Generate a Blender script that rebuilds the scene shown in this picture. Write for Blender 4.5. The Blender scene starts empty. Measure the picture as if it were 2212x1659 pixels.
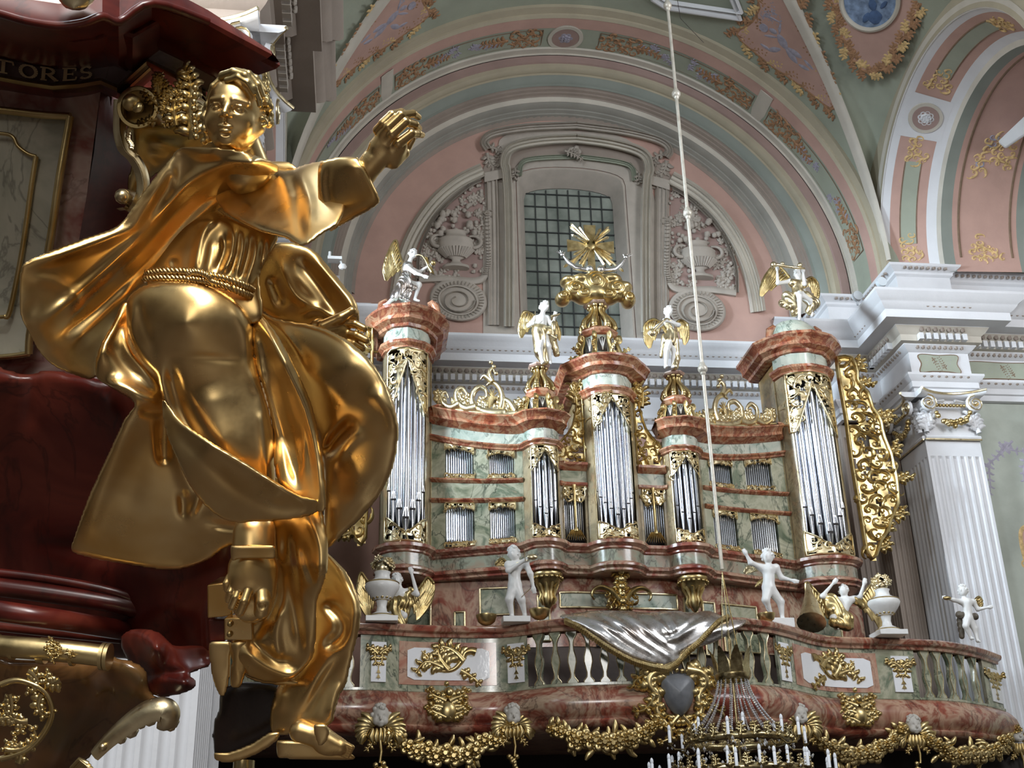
import bpy, math, random
import numpy as np
from mathutils import Vector, Matrix
random.seed(7)
SC = bpy.context.scene
COL = SC.collection
# ---------------------------------------------------------------- camera
F = 2594.5
P_, YW, RO = math.radians(23.6786), math.radians(7.4109), math.radians(-1.50872)
_f = np.array([math.sin(YW)*math.cos(P_), math.cos(YW)*math.cos(P_), math.sin(P_)])
_r = np.array([math.cos(YW), -math.sin(YW), 0.0]); _u = np.cross(_r, _f)
CR = _r*math.cos(RO)+_u*math.sin(RO); CU = -_r*math.sin(RO)+_u*math.cos(RO); CF = _f
CC = np.array([0, 0, 1.6])
def ray(x, y): return CF+CR*(x-1106)/F-CU*(y-829.5)/F
def at(x, y, Y): d = ray(x, y); return CC+d*(Y/d[1])
def atX(x, y, X): d = ray(x, y); return CC+d*(X/d[0])
def atZ(x, y, Z): d = ray(x, y); return CC+d*((Z-1.6)/d[2])
def atD(x, y, z): return CC+ray(x, y)*z
cam = bpy.data.cameras.new('camera'); camo = bpy.data.objects.new('camera', cam); COL.objects.link(camo)
m = Matrix(((CR[0], CU[0], -CF[0], CC[0]), (CR[1], CU[1], -CF[1], CC[1]), (CR[2], CU[2], -CF[2], CC[2]), (0, 0, 0, 1)))
camo.matrix_world = m
cam.sensor_fit = 'HORIZONTAL'; cam.sensor_width = 36; cam.lens = F/2212*36; cam.clip_start = .05; cam.clip_end = 300
SC.camera = camo
# ---------------------------------------------------------------- mesh builder
def nrm(v): v = np.asarray(v, float); return v/(np.linalg.norm(v)+1e-12)
class MB:
    def __init__(s): s.v = []; s.f = []
    def add(s, vs, fs):
        o = len(s.v); s.v.extend([tuple(map(float, p)) for p in vs]); s.f.extend([tuple(i+o for i in f) for f in fs]); return s
    def box(s, x0, x1, y0, y1, z0, z1):
        return s.add([(x0,y0,z0),(x1,y0,z0),(x1,y1,z0),(x0,y1,z0),(x0,y0,z1),(x1,y0,z1),(x1,y1,z1),(x0,y1,z1)],
                     [(0,3,2,1),(4,5,6,7),(0,1,5,4),(1,2,6,5),(2,3,7,6),(3,0,4,7)])
    def prism(s, pts, vec):
        n = len(pts); vec = np.asarray(vec, float); q = [np.asarray(p, float)+vec for p in pts]
        return s.add(list(pts)+q, [tuple(range(n))[::-1], tuple(range(n, 2*n))]+[(i, (i+1) % n, (i+1) % n+n, i+n) for i in range(n)])
    def grid(s, rows, cu=False, cv=False, caps=False):
        R = len(rows); n = len(rows[0]); vs = [p for r in rows for p in r]; fs = []
        for i in range(R if cv else R-1):
            for j in range(n if cu else n-1):
                a = i*n+j; b = i*n+(j+1) % n; c = ((i+1) % R)*n+(j+1) % n; d = ((i+1) % R)*n+j
                fs.append((a, b, c, d))
        if caps: fs += [tuple(range(n))[::-1], tuple(range((R-1)*n, R*n))]
        return s.add(vs, fs)
    def sweep(s, path, prof, closed=False, caps=True, zo=None):
        # path: plan points (x,y); prof: (out,z); out = to the right of the walking direction
        n = len(path); P = [np.array(p[:2], float) for p in path]; rows = []
        for i in range(n):
            if closed or 0 < i < n-1:
                a = P[i]-P[i-1]; b = P[(i+1) % n]-P[i]
            else:
                a = b = P[1]-P[0] if i == 0 else P[-1]-P[-2]
            a = a/np.linalg.norm(a); b = b/np.linalg.norm(b)
            na = np.array([a[1], -a[0]]); nb = np.array([b[1], -b[0]]); m = na+nb; m = m/max(m@na, .3)/1.0 if abs(m@na) > 1e-6 else na
            rows.append([(P[i][0]+m[0]*o, P[i][1]+m[1]*o, z+(zo[i] if zo else 0)) for o, z in prof])
        return s.grid(rows, cu=False, cv=closed, caps=(caps and not closed))
    def tube(s, pts, r, n=8, caps=True, flat=1.0):
        pts = [np.asarray(p, float) for p in pts]; m = len(pts); rr = r if hasattr(r, '__len__') else [r]*m
        t = nrm(pts[1]-pts[0]); a = nrm(np.cross(t, (0, 0, 1) if abs(t[2]) < .9 else (0, 1, 0))); rows = []
        for i in range(m):
            t = nrm(pts[min(i+1, m-1)]-pts[max(i-1, 0)]); a = nrm(a-t*(a@t)); b = np.cross(t, a)
            rows.append([pts[i]+(a*math.cos(2*math.pi*k/n)+b*flat*math.sin(2*math.pi*k/n))*rr[i] for k in range(n)])
        return s.grid(rows, cu=True, caps=caps)
    def lathe(s, prof, c, n=20, M=None, ang=2*math.pi, a0=0):
        full = ang > 6.28; rows = []
        for k in range(n if full else n+1):
            a = a0+ang*k/n; row = []
            for r, z in prof:
                p = np.array([r*math.cos(a), r*math.sin(a), z])
                if M is not None: p = M @ p
                row.append(p+np.asarray(c, float))
            rows.append(row)
        return s.grid(rows, cv=full)
    def ball(s, c, r, n=12, M=None):
        r = np.array(r if hasattr(r, '__len__') else (r, r, r), float); rows = []
        for i in range(n//2+1):
            t = math.pi*i/(n//2); rr = max(math.sin(t), 1e-3); row = []
            for j in range(n):
                p = np.array([rr*math.cos(2*math.pi*j/n), rr*math.sin(2*math.pi*j/n), math.cos(t)])*r
                if M is not None: p = M @ p
                row.append(p+np.asarray(c, float))
            rows.append(row)
        return s.grid(rows, cu=True)
    def build(s, name, mt, parent=None, smooth=35, bevel=0):
        me = bpy.data.meshes.new(name); me.from_pydata(s.v, [], s.f); me.update()
        o = bpy.data.objects.new(name, me); COL.objects.link(o)
        if mt: me.materials.append(mt)
        if parent: o.parent = parent; o.matrix_parent_inverse = PI.get(parent.name, Matrix())
        fix_normals(me)
        if smooth:
            me.shade_smooth()
            if smooth < 180: me.set_sharp_from_angle(angle=math.radians(smooth))
        if bevel:
            b = o.modifiers.new('b', 'BEVEL'); b.width = bevel; b.segments = 2; b.limit_method = 'ANGLE'
        return o
PI = {}
SPLIT = {'green_stiles', 'tower_stiles', 'rail_mouldings', 'gold_fillets', 'tower_sides', 'wing_top', 'parapet', 'base_scrolls'}
def islands(mb):
    par = list(range(len(mb.v)))
    def fd(i):
        while par[i] != i: par[i] = par[par[i]]; i = par[i]
        return i
    for f in mb.f:
        r = fd(f[0])
        for k in f[1:]:
            q = fd(k)
            if q != r: par[q] = r
    G_ = {}
    for f in mb.f: G_.setdefault(fd(f[0]), []).append(f)
    out = []
    for fs in G_.values():
        ids = sorted({i for f in fs for i in f}); mp = {j: k for k, j in enumerate(ids)}; m_ = MB(); m_.v = [mb.v[i] for i in ids]; m_.f = [tuple(mp[i] for i in f) for f in fs]; out.append(m_)
    return out
SING = {'green_stiles': 'green_panel_strip', 'tower_stiles': 'tower_stile', 'rail_mouldings': 'rail_moulding', 'gold_fillets': 'gold_fillet', 'tower_sides': 'tower_side', 'wing_top': 'wing_top', 'parapet': 'parapet', 'base_scrolls': 'base_scroll'}
import bmesh
def fix_normals(me):
    bm = bmesh.new(); bm.from_mesh(me); bmesh.ops.recalc_face_normals(bm, faces=bm.faces); bm.to_mesh(me); bm.free()
def tag(o, label=None, cat=None, group=None, kind=None):
    if label: o['label'] = label
    if cat: o['category'] = cat
    if group: o['group'] = group
    if kind: o['kind'] = kind
    return o
def empty(name, loc, label, cat, group=None):
    o = bpy.data.objects.new(name, None); COL.objects.link(o); o.location = tuple(map(float, loc)); o.empty_display_size = .1
    PI[o.name] = Matrix.Translation(-o.location)
    return tag(o, label, cat, group)
def st(o, label=None): return tag(o, label, kind='structure')
def copy_tree(o, delta, parent=None):
    c = o.copy(); COL.objects.link(c)
    if parent: c.parent = parent; c.matrix_parent_inverse = o.matrix_parent_inverse.copy()
    else: c.location = tuple(np.array(o.location)+delta)
    for ch in [x for x in KIDS.get(o.name, [])]: copy_tree(ch, delta, c)
    return c
KIDS = {}
def index_kids():
    KIDS.clear()
    for o in COL.objects:
        if o.parent: KIDS.setdefault(o.parent.name, []).append(o)
# ---------------------------------------------------------------- materials
def newmat(name):
    m = bpy.data.materials.new(name); m.use_nodes = True; nt = m.node_tree; b = nt.nodes['Principled BSDF']; return m, nt, b
def ramp(nt, fac, stops, interp='LINEAR'):
    r = nt.nodes.new('ShaderNodeValToRGB'); r.color_ramp.interpolation = interp; e = r.color_ramp.elements
    while len(e) < len(stops): e.new(.5)
    for i, (p, c) in enumerate(stops): e[i].position = p; e[i].color = (*c, 1) if len(c) == 3 else c
    nt.links.new(fac, r.inputs[0]); return r.outputs[0]
def noise(nt, scale, detail=4, dist=0, rough=.55, vec=None):
    n = nt.nodes.new('ShaderNodeTexNoise'); n.inputs['Scale'].default_value = scale; n.inputs['Detail'].default_value = detail
    n.inputs['Distortion'].default_value = dist; n.inputs['Roughness'].default_value = rough
    if vec is None: vec = pos(nt)
    nt.links.new(vec, n.inputs['Vector']); return n.outputs['Fac']
def pos(nt):
    g = nt.nodes.get('geo') or nt.nodes.new('ShaderNodeNewGeometry'); g.name = 'geo'; return g.outputs['Position']
def mapping(nt, sc=(1,1,1), rot=(0,0,0)):
    n = nt.nodes.new('ShaderNodeMapping'); nt.links.new(pos(nt), n.inputs[0]); n.inputs['Scale'].default_value = sc; n.inputs['Rotation'].default_value = rot; return n.outputs[0]
def mix(nt, fac, a, b):
    n = nt.nodes.new('ShaderNodeMix'); n.data_type = 'RGBA'
    for s, v in ((0, fac), (6, a), (7, b)):
        if hasattr(v, 'is_linked') or hasattr(v, 'node'): nt.links.new(v, n.inputs[s])
        else: n.inputs[s].default_value = v if s == 0 else (*v, 1)
    return n.outputs[2]
def bump(nt, b, h, strength=.2, dist=.01):
    n = nt.nodes.new('ShaderNodeBump'); n.inputs['Strength'].default_value = strength; n.inputs['Distance'].default_value = dist
    nt.links.new(h, n.inputs['Height']); nt.links.new(n.outputs[0], b.inputs['Normal'])
def L(c): return tuple(((x/255)/12.92 if x/255 < .04045 else ((x/255+.055)/1.055)**2.4) for x in c)
def plaster(name, c, var=.12, rough=.8, sc=1.2):
    m, nt, b = newmat(name); c = L(c); n = noise(nt, sc, 5)
    nt.links.new(ramp(nt, n, [(.3, tuple(x*(1-var) for x in c)), (.7, tuple(min(1, x*(1+var)) for x in c))]), b.inputs['Base Color'])
    b.inputs['Roughness'].default_value = rough; bump(nt, b, noise(nt, 14, 4), .15, .02); return m
def marble(name, cols, sc=1.6, vein=(.15,.1,.08), veinamt=.6, rough=.3, seed=0., stretch=(1,1,1), vw=.02):
    m, nt, b = newmat(name); v = mapping(nt, stretch, (.3+seed, .5, .9+seed))
    n = noise(nt, sc*.85, 4, .7, .62, v); k = len(cols)
    base = ramp(nt, n, [(.3+.42*i/(k-1), L(c)) for i, c in enumerate(cols)])
    w = noise(nt, sc*.8, 5, .8, .6, mapping(nt, (1, 1, .6), (.9, seed+.2, .6)))
    d = nt.nodes.new('ShaderNodeMath'); d.operation = 'SUBTRACT'; nt.links.new(w, d.inputs[0]); d.inputs[1].default_value = .5
    a = nt.nodes.new('ShaderNodeMath'); a.operation = 'ABSOLUTE'; nt.links.new(d.outputs[0], a.inputs[0])
    fac = ramp(nt, a.outputs[0], [(0, (veinamt,)*3), (vw, (0, 0, 0))])
    nt.links.new(mix(nt, fac, base, L(vein)), b.inputs['Base Color']); b.inputs['Roughness'].default_value = rough
    b.inputs['Coat Weight'].default_value = .25; b.inputs['Coat Roughness'].default_value = .15
    return m
def metal(name, c, c2, rough=(.18, .42), sc=9, bsc=30, bs=.12, bd=.004):
    m, nt, b = newmat(name); b.inputs['Metallic'].default_value = 1
    n = noise(nt, sc, 3, .2, .5)
    nt.links.new(ramp(nt, n, [(.32, c2), (.6, c)]), b.inputs['Base Color'])
    r = ramp(nt, noise(nt, sc*2.3, 4), [(.3, (rough[0],)*3), (.75, (rough[1],)*3)]); nt.links.new(r, b.inputs['Roughness'])
    if bs: bump(nt, b, noise(nt, bsc, 5), bs, bd)
    return m
M = {}
M['cream'] = plaster('cream_stucco', (196,190,178)); M['white'] = plaster('white_stucco', (216,217,220), .06)
M['grey'] = plaster('grey_stucco', (150,148,140)); M['green'] = plaster('sage_green_stucco', (158,164,148), .1)
M['dgreen'] = plaster('grey_green_stucco', (134,140,132), .08)
M['pink'] = plaster('pink_stucco', (188,154,142), .1); M['dpink'] = plaster('dusty_pink_stucco', (158,134,127), .1)
M['tan'] = plaster('tan_stucco', (172,163,142), .1); M['taupe'] = plaster('taupe_stucco', (150,138,128), .1)
M['relief'] = plaster('relief_stucco', (176,168,158), .1, .75, 3)
M['ochre'] = plaster('ochre_paint', (160,122,90), .35, .7, 12); M['ochrel'] = plaster('light_ochre_paint', (206,176,124), .3, .7, 12)
M['vio'] = plaster('grey_violet_paint', (160,156,170), .2, .7, 10); M['blue'] = plaster('blue_grey_paint', (120,140,168), .5, .7, 6)
M['line'] = plaster('dark_brown_paint', (120,98,78), .15, .7, 9); M['shadow'] = plaster('dark_recess', (60,54,50), .1)
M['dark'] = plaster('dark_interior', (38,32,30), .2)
M['ivory'] = plaster('white_polished_plaster', (228,228,226), .05, .35, 6)
M['cherub'] = plaster('grey_stone_plaster', (190,186,178), .1, .6, 14)
M['red'] = marble('red_marble', [(112,46,38),(150,80,62),(186,152,128),(132,72,56),(180,158,134),(120,54,44)], 1.5, (70,40,36), .6, .26)
M['orange'] = marble('orange_marble', [(118,54,38),(164,94,64),(182,142,112),(130,68,50),(172,120,86),(112,54,42)], 2.6, (80,42,32), .5, .24, 1.)
M['gmarble'] = marble('green_marble', [(92,104,84),(146,150,126),(180,178,156),(112,124,104),(164,150,130)], 1.9, (52,64,54), .8, .24, 2.)
M['mott'] = marble('mottled_marble', [(104,110,94),(158,140,122),(150,156,138),(118,112,98),(140,104,92)], 1.9, (60,60,50), .7, .26, 2.5)
M['pale'] = marble('pale_green_marble', [(122,140,128),(172,182,170),(198,200,186),(132,146,132)], 2.2, (74,92,80), .7, .2, 3.)
M['mauve'] = marble('mauve_marble', [(128,96,86),(160,128,116),(176,150,132),(140,112,100)], 2., (70,60,52), .7, .3, 4.)
M['gold'] = metal('gilding', (.66,.52,.26), (.44,.32,.13), (.28,.46), 6, 60, .1, .004)
M['goldp'] = metal('pale_gilding', (.80,.70,.46), (.62,.49,.28), (.25,.45), 8, 60, .1, .004)
M['silver'] = metal('silver_leaf', (.80,.79,.78), (.55,.47,.42), (.18,.4), 3, 30, .15, .01)
M['panel'] = plaster('white_enamel', (240,242,246), .02, .15, 4)
M['pipe'] = metal('tin_pipe', (.66,.69,.75), (.56,.59,.66), (.2,.28), 1, 5, 0)
M['brass'] = metal('brass', (.52,.43,.24), (.36,.28,.14), (.2,.35), 8, 20, 0)
M['rod'] = metal('painted_rod', (.62,.58,.5), (.5,.46,.38), (.35,.5), 8, 20, 0); M['rod'].node_tree.nodes['Principled BSDF'].inputs['Metallic'].default_value = .3
# ---------------------------------------------------------------- 2-D ornament helpers
def curl(p, a, Ln, k0, k1, n=14):
    p = np.array(p, float); out = [p.copy()]; ds = Ln/(n-1)
    for i in range(n-1):
        t = (i+.5)/(n-1); a += (k0+(k1-k0)*t*t)*ds; p = p+ds*np.array([math.cos(a), math.sin(a)]); out.append(p.copy())
    return out
def ribbon(mb, Fn, pts, w, h, taper=True):
    # Fn(s,t,h) -> 3-D point ; rounded strip of half width w and height h
    n = len(pts); rows = []
    for i in range(n):
        d = nrm(np.append(pts[min(i+1, n-1)]-pts[max(i-1, 0)], 0))[:2]; q = np.array([-d[1], d[0]]); t = i/(n-1)
        k = (1-.75*t) if taper is True else (math.sin(math.pi*min(max(t, .06), .94))**.6 if taper == 'both' else 1)
        row = []
        for a, b in ((-1, 0), (-.6, .8), (0, 1), (.6, .8), (1, 0), (0, -.25)):
            s_ = pts[i]+q*a*w*k; row.append(Fn(s_[0], s_[1], b*h*(k if taper else 1)))
        rows.append(row)
    mb.grid(rows, cu=True, caps=True)
def leafy(mb, Fn, pts, w, h, leaf=3., step=3, rng=random, both=True):
    pts = [np.array(p, float) for p in pts]; ribbon(mb, Fn, pts, w, h)
    n = len(pts); sg = 1
    for i in range(1, n-1, step):
        d = pts[min(i+1, n-1)]-pts[i-1]; a = math.atan2(d[1], d[0]); t = 1-.5*i/n
        for sg_ in ((1, -1) if both else (sg,)):
            Ls = leaf*w*t*(1.5+.5*rng.random())
            ribbon(mb, Fn, curl(pts[i], a+sg_*.6, Ls, sg_*.5/Ls, sg_*3.2/Ls, 8), w*1.05*t, h*.8, 'both')
        sg = -sg
def scrollwork(mb, Fn, poly, sp, w, h, rng, border=True, dens=1.0):
    """curls filling a polygon given in (s,t)"""
    P = np.array(poly, float); x0, y0 = P.min(0); x1, y1 = P.max(0)
    nx = max(1, int((x1-x0)/sp)); ny = max(1, int((y1-y0)/sp))
    for i in range(nx+1):
        for j in range(ny+1):
            c = np.array([x0+(i+.5*(j % 2))*sp, y0+j*sp])+np.array([rng.uniform(-.15, .15), rng.uniform(-.15, .15)])*sp
            if rng.random() > dens or not inpoly(c, P): continue
            a = rng.uniform(0, 6.28); s_ = rng.choice((-1, 1)); Ln = sp*2.0
            st_ = c+.5*sp*np.array([math.cos(a), math.sin(a)])
            ribbon(mb, Fn, curl(st_, a+s_*1.9, Ln, s_*1.2/sp, s_*7.5/sp, 12), w, h)
            ribbon(mb, Fn, curl(st_, a+s_*1.9+2.6, sp*.8, -s_*1./sp, -s_*5/sp, 6), w*.8, h*.8)
    if border:
        Q = resample(P, sp*.7, True); ribbon(mb, Fn, list(Q)+[Q[0], Q[1]], w*.8, h*.9, None)
def inpoly(p, P):
    x, y = p; c = False; n = len(P); j = n-1
    for i in range(n):
        if (P[i][1] > y) != (P[j][1] > y) and x < (P[j][0]-P[i][0])*(y-P[i][1])/(P[j][1]-P[i][1])+P[i][0]: c = not c
        j = i
    return c
def resample(P, d, closed=False):
    P = np.array(P, float); Q = np.vstack([P, P[:1]]) if closed else P
    s = np.r_[0, np.cumsum(np.linalg.norm(np.diff(Q, axis=0), axis=1))]; n = max(3, int(s[-1]/d)+1)
    t = np.linspace(0, s[-1], n, endpoint=not closed); return np.array([np.interp(t, s, Q[:, k]) for k in range(P.shape[1])]).T
def spline(P, n=6, closed=False):
    P = np.array(P, float); m = len(P); out = []
    for i in range(m if closed else m-1):
        g = (lambda k: P[k % m]) if closed else (lambda k: P[min(max(k, 0), m-1)])
        a, b, c, d = g(i-1), g(i), g(i+1), g(i+2)
        for k in range(n):
            t = k/n; out.append(.5*((2*b)+(-a+c)*t+(2*a-5*b+4*c-d)*t*t+(-a+3*b-3*c+d)*t**3))
    if not closed: out.append(P[-1])
    return np.array(out)
# ---------------------------------------------------------------- implicit surfaces -> one continuous skin
def surfnet(fn, lo, hi, h):
    """fn(X,Y,Z)->distance ; naive surface nets"""
    lo = np.array(lo, float); hi = np.array(hi, float); n = np.ceil((hi-lo)/h).astype(int)+1
    ax = [lo[i]+h*np.arange(n[i]) for i in range(3)]; X, Y, Z = np.meshgrid(*ax, indexing='ij')
    D = fn(X, Y, Z).astype(np.float32); S = D < 0
    a = [slice(0, -1), slice(1, None)]
    cnt = np.zeros(tuple(n-1), np.float32); acc = np.zeros(tuple(n-1)+(3,), np.float32)
    cor = [(i, j, k) for i in (0, 1) for j in (0, 1) for k in (0, 1)]
    for p in cor:
        for ax_ in range(3):
            if p[ax_] == 0:
                q = list(p); q[ax_] = 1
                d0 = D[a[p[0]], a[p[1]], a[p[2]]]; d1 = D[a[q[0]], a[q[1]], a[q[2]]]
                c = (d0 < 0) != (d1 < 0); t = np.where(c, d0/np.where(c, d0-d1, 1), 0)
                cnt += c
                for k in range(3):
                    acc[..., k] += np.where(c, p[k]+(t if k == ax_ else 0), 0)
    act = cnt > 0; idx = -np.ones(act.shape, int); idx[act] = np.arange(act.sum())
    ii = np.argwhere(act); V = lo+h*(ii+acc[act]/cnt[act][:, None])
    fs = []
    for k in range(3):
        u, v = (k+1) % 3, (k+2) % 3
        sl0 = [slice(None)]*3; sl1 = [slice(None)]*3; sl0[k] = slice(0, -1); sl1[k] = slice(1, None)
        A = S[tuple(sl0)]; B = S[tuple(sl1)]; E = np.argwhere(A != B); E = E[(E[:, u] > 0) & (E[:, v] > 0) & (E[:, u] < n[u]-1) & (E[:, v] < n[v]-1)]
        if not len(E): continue
        def g(du, dv):
            q = E.copy(); q[:, u] -= du; q[:, v] -= dv; return idx[q[:, 0], q[:, 1], q[:, 2]]
        q = np.stack([g(0, 0), g(1, 0), g(1, 1), g(0, 1)], 1); fl = A[E[:, 0], E[:, 1], E[:, 2]]
        q[fl] = q[fl][:, ::-1]; fs.append(q)
    return V, np.vstack(fs)
def cone(a, b, r1, r2):
    a = np.array(a, float); b = np.array(b, float)
    def f(p):
        ba = b-a; L2 = ba@ba+1e-12; t = np.clip(((p-a)@ba)/L2, 0, 1); return np.linalg.norm(p-a-t[..., None]*ba, axis=-1)-(r1+(r2-r1)*t)
    R_ = max(r1, r2); f.lo = np.minimum(a-R_, b-R_); f.hi = np.maximum(a+R_, b+R_); return f
def ell(c, r, M=None):
    c = np.array(c, float); r = np.array(r if hasattr(r, '__len__') else (r,)*3, float)
    def f(p):
        q = (p-c) if M is None else (p-c)@M   # M columns = axes
        k0 = np.linalg.norm(q/r, axis=-1); k1 = np.linalg.norm(q/(r*r), axis=-1)+1e-9; return k0*(k0-1)/k1
    f.lo = c-r.max(); f.hi = c+r.max(); return f
def blend(parts, k, h, pad=None):
    """parts: [(fn, k or None, sign)] or fn ; smooth union -> (V,F)"""
    ps = [p if isinstance(p, tuple) else (p, k, 1) for p in parts]
    lo = np.min([p[0].lo for p in ps if p[2] > 0], axis=0)-3*h; hi = np.max([p[0].hi for p in ps if p[2] > 0], axis=0)+3*h
    def fn(X, Y, Z):
        Pq = np.stack([X, Y, Z], -1); d = None
        for f, kk, sg in ps:
            kk = k if kk is None else kk
            # evaluate only near the primitive
            l = np.floor((f.lo-kk*2-2*h-lo)/h).astype(int); u_ = np.ceil((f.hi+kk*2+2*h-lo)/h).astype(int)+1
            l = np.clip(l, 0, None); sl = tuple(slice(l[i], max(u_[i], l[i]+1)) for i in range(3))
            if d is None: d = np.full(X.shape, 10., float)
            e = f(Pq[sl]); dd = d[sl]
            if sg > 0:
                hh = np.clip(.5+.5*(dd-e)/kk, 0, 1); d[sl] = dd*(1-hh)+e*hh-kk*hh*(1-hh)
            else:
                hh = np.clip(.5-.5*(dd+e)/kk, 0, 1); d[sl] = dd*(1-hh)-e*hh+kk*hh*(1-hh)
        return d
    return surfnet(fn, lo, hi, h)
def meshobj(name, V, Fc, mt, parent=None, smooth=180):
    me = bpy.data.meshes.new(name); me.from_pydata(np.asarray(V).tolist(), [], np.asarray(Fc).tolist()); me.update()
    o = bpy.data.objects.new(name, me); COL.objects.link(o); me.materials.append(mt)
    if parent: o.parent = parent; o.matrix_parent_inverse = PI.get(parent.name, Matrix())
    fix_normals(me); me.shade_smooth(); return o

# ---------------------------------------------------------------- swelling forms from outlines, with folds worked into them
def tps(pts):
    P = np.array(pts, float); n = len(P)
    if n < 3: return lambda x, y: np.full(np.shape(x), P[:, 2].mean())
    X = P[:, :2]/1000; d = np.linalg.norm(X[:, None]-X[None], axis=2); K = d+np.eye(n)*.02
    A = np.zeros((n+3, n+3)); A[:n, :n] = K; A[:n, n] = 1; A[:n, n+1:] = X; A[n:, :n] = A[:n, n:].T
    w = np.linalg.lstsq(A, np.r_[P[:, 2], 0, 0, 0], rcond=None)[0]
    def f(x, y):
        x = np.asarray(x, float)/1000; y = np.asarray(y, float)/1000; r = w[n]+w[n+1]*x+w[n+2]*y
        for i in range(n): r = r+w[i]*np.hypot(x-X[i, 0], y-X[i, 1])
        return r
    return f
def seg_d(GX, GY, P):
    best = np.full(GX.shape, 1e9); sd = np.zeros(GX.shape); tt = np.zeros(GX.shape); px_ = np.zeros(GX.shape); py_ = np.zeros(GX.shape)
    L_ = np.r_[0, np.cumsum(np.linalg.norm(np.diff(P, axis=0), axis=1))]
    for i in range(len(P)-1):
        a = P[i]; b = P[i+1]; ba = b-a; l2 = ba@ba+1e-9; t = np.clip(((GX-a[0])*ba[0]+(GY-a[1])*ba[1])/l2, 0, 1)
        dx = GX-a[0]-t*ba[0]; dy = GY-a[1]-t*ba[1]; d = np.hypot(dx, dy); m_ = d < best
        best = np.where(m_, d, best); sd = np.where(m_, np.sign(ba[0]*dy-ba[1]*dx), sd); tt = np.where(m_, (L_[i]+t*(L_[i+1]-L_[i]))/L_[-1], tt)
        px_ = np.where(m_, a[0]+t*ba[0], px_); py_ = np.where(m_, a[1]+t*ba[1], py_)
    return best, sd, tt, px_, py_
def inflate(name, poly, dep, mt, parent=None, step=6, flat=1., hmax=1e9, strokes=(), back=.8, sm=2, hmin=0., smooth_out=True, soft=0):
    """poly: outline in photo pixels; dep: list of (x,y,depth) or number; strokes: (pts, width, amp, kind)"""
    P = np.array(poly, float); P = spline(P, 6, True) if smooth_out else resample(P, step, True)
    x0, y0 = P.min(0)-2*step; x1, y1 = P.max(0)+2*step
    xs = np.arange(x0, x1+step, step); ys = np.arange(y0, y1+step, step); GX, GY = np.meshgrid(xs, ys, indexing='ij')
    ins = np.zeros(GX.shape, bool); n = len(P)
    for i in range(n):
        a, b = P[i-1], P[i]
        if a[1] == b[1]: continue
        c = ((a[1] > GY) != (b[1] > GY)) & (GX < (b[0]-a[0])*(GY-a[1])/(b[1]-a[1])+a[0]); ins ^= c
    phi = np.zeros(GX.shape)
    for it in range(int(60+3*max(GX.shape))):
        s_ = np.zeros_like(phi); s_[1:-1, 1:-1] = .25*(phi[2:, 1:-1]+phi[:-2, 1:-1]+phi[1:-1, 2:]+phi[1:-1, :-2])+.25*step*step
        phi = np.where(ins, phi+1.0*(s_-phi) if it > 40 else s_, 0)
    h = np.sqrt(2*np.maximum(phi, 0)); h = hmax*np.tanh(h/hmax) if hmax < 1e8 else h
    h = h*flat; edge = np.clip(h/(17*flat+1e-6), 0, 1)**1.3 if not soft else np.clip(h/soft, 0, 1)
    add = np.zeros_like(h)
    for st_ in strokes:
        pts, w, amp = st_[:3]; kd = st_[3] if len(st_) > 3 else 'g'
        if len(pts) == 1: d = np.hypot(GX-pts[0][0], GY-pts[0][1]); add += amp*np.exp(-(d/w)**2); continue
        Q = spline(pts, 5) if len(pts) > 2 else np.array(pts, float); d, sd, tt, _, _ = seg_d(GX, GY, Q); tp = np.clip(np.minimum(tt, 1-tt)*5+.12, 0, 1) if kd[-1] != '!' else 1
        if kd[0] == 'g': add += amp*tp*np.exp(-(d/w)**2)
        elif kd[0] == 'f': add += amp*tp*(np.exp(-(d/(w*.55))**2)-.55*np.exp(-((d-w*1.1)/(w*.6))**2))   # ridge flanked by hollows
        elif kd[0] == 's': add += amp*tp*np.where(sd > 0, np.exp(-d/w), -.35*np.exp(-d/(w*.35)))          # raised on the right-hand side, dropping sharply
    for _ in range(sm):
        q = add.copy(); q[1:-1, 1:-1] = .5*add[1:-1, 1:-1]+.125*(add[2:, 1:-1]+add[:-2, 1:-1]+add[1:-1, 2:]+add[1:-1, :-2]); add = q
    h = h+add*edge
    D = dep if not hasattr(dep, '__len__') else tps(dep)
    quad = ins[:-1, :-1] | ins[1:, :-1] | ins[:-1, 1:] | ins[1:, 1:]
    use = np.zeros(ins.shape, bool); use[:-1, :-1] |= quad; use[1:, :-1] |= quad; use[:-1, 1:] |= quad; use[1:, 1:] |= quad
    bd = use & ~ins; d, _, _, qx, qy = seg_d(GX, GY, np.vstack([P, P[:1]]))
    VX = np.where(bd, qx, GX); VY = np.where(bd, qy, GY)
    DD = (D(VX, VY) if callable(D) else np.full(VX.shape, float(D)))
    hf = np.where(ins, np.maximum(h, hmin), 0)*DD/F; hb = np.where(ins, np.maximum(np.sqrt(2*np.maximum(phi, 0))*flat, hmin) if hmax > 1e8 else np.minimum(np.sqrt(2*np.maximum(phi, 0)), hmax)*flat, 0)*back*DD/F
    R = CF[None, None]+CR[None, None]*((VX-1106)/F)[..., None]-CU[None, None]*((VY-829.5)/F)[..., None]
    A = CC+R*(DD-hf)[..., None]; B = CC+R*(DD+hb)[..., None]
    idx = -np.ones(ins.shape, int); k = np.argwhere(use); idx[use] = np.arange(len(k))
    vs = A[use]; ib = -np.ones(ins.shape, int); ib[use] = np.where(bd[use], idx[use], 0); inn = use & ins; ib[inn] = len(k)+np.arange(inn.sum()); vs = np.vstack([vs, B[inn]])
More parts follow.
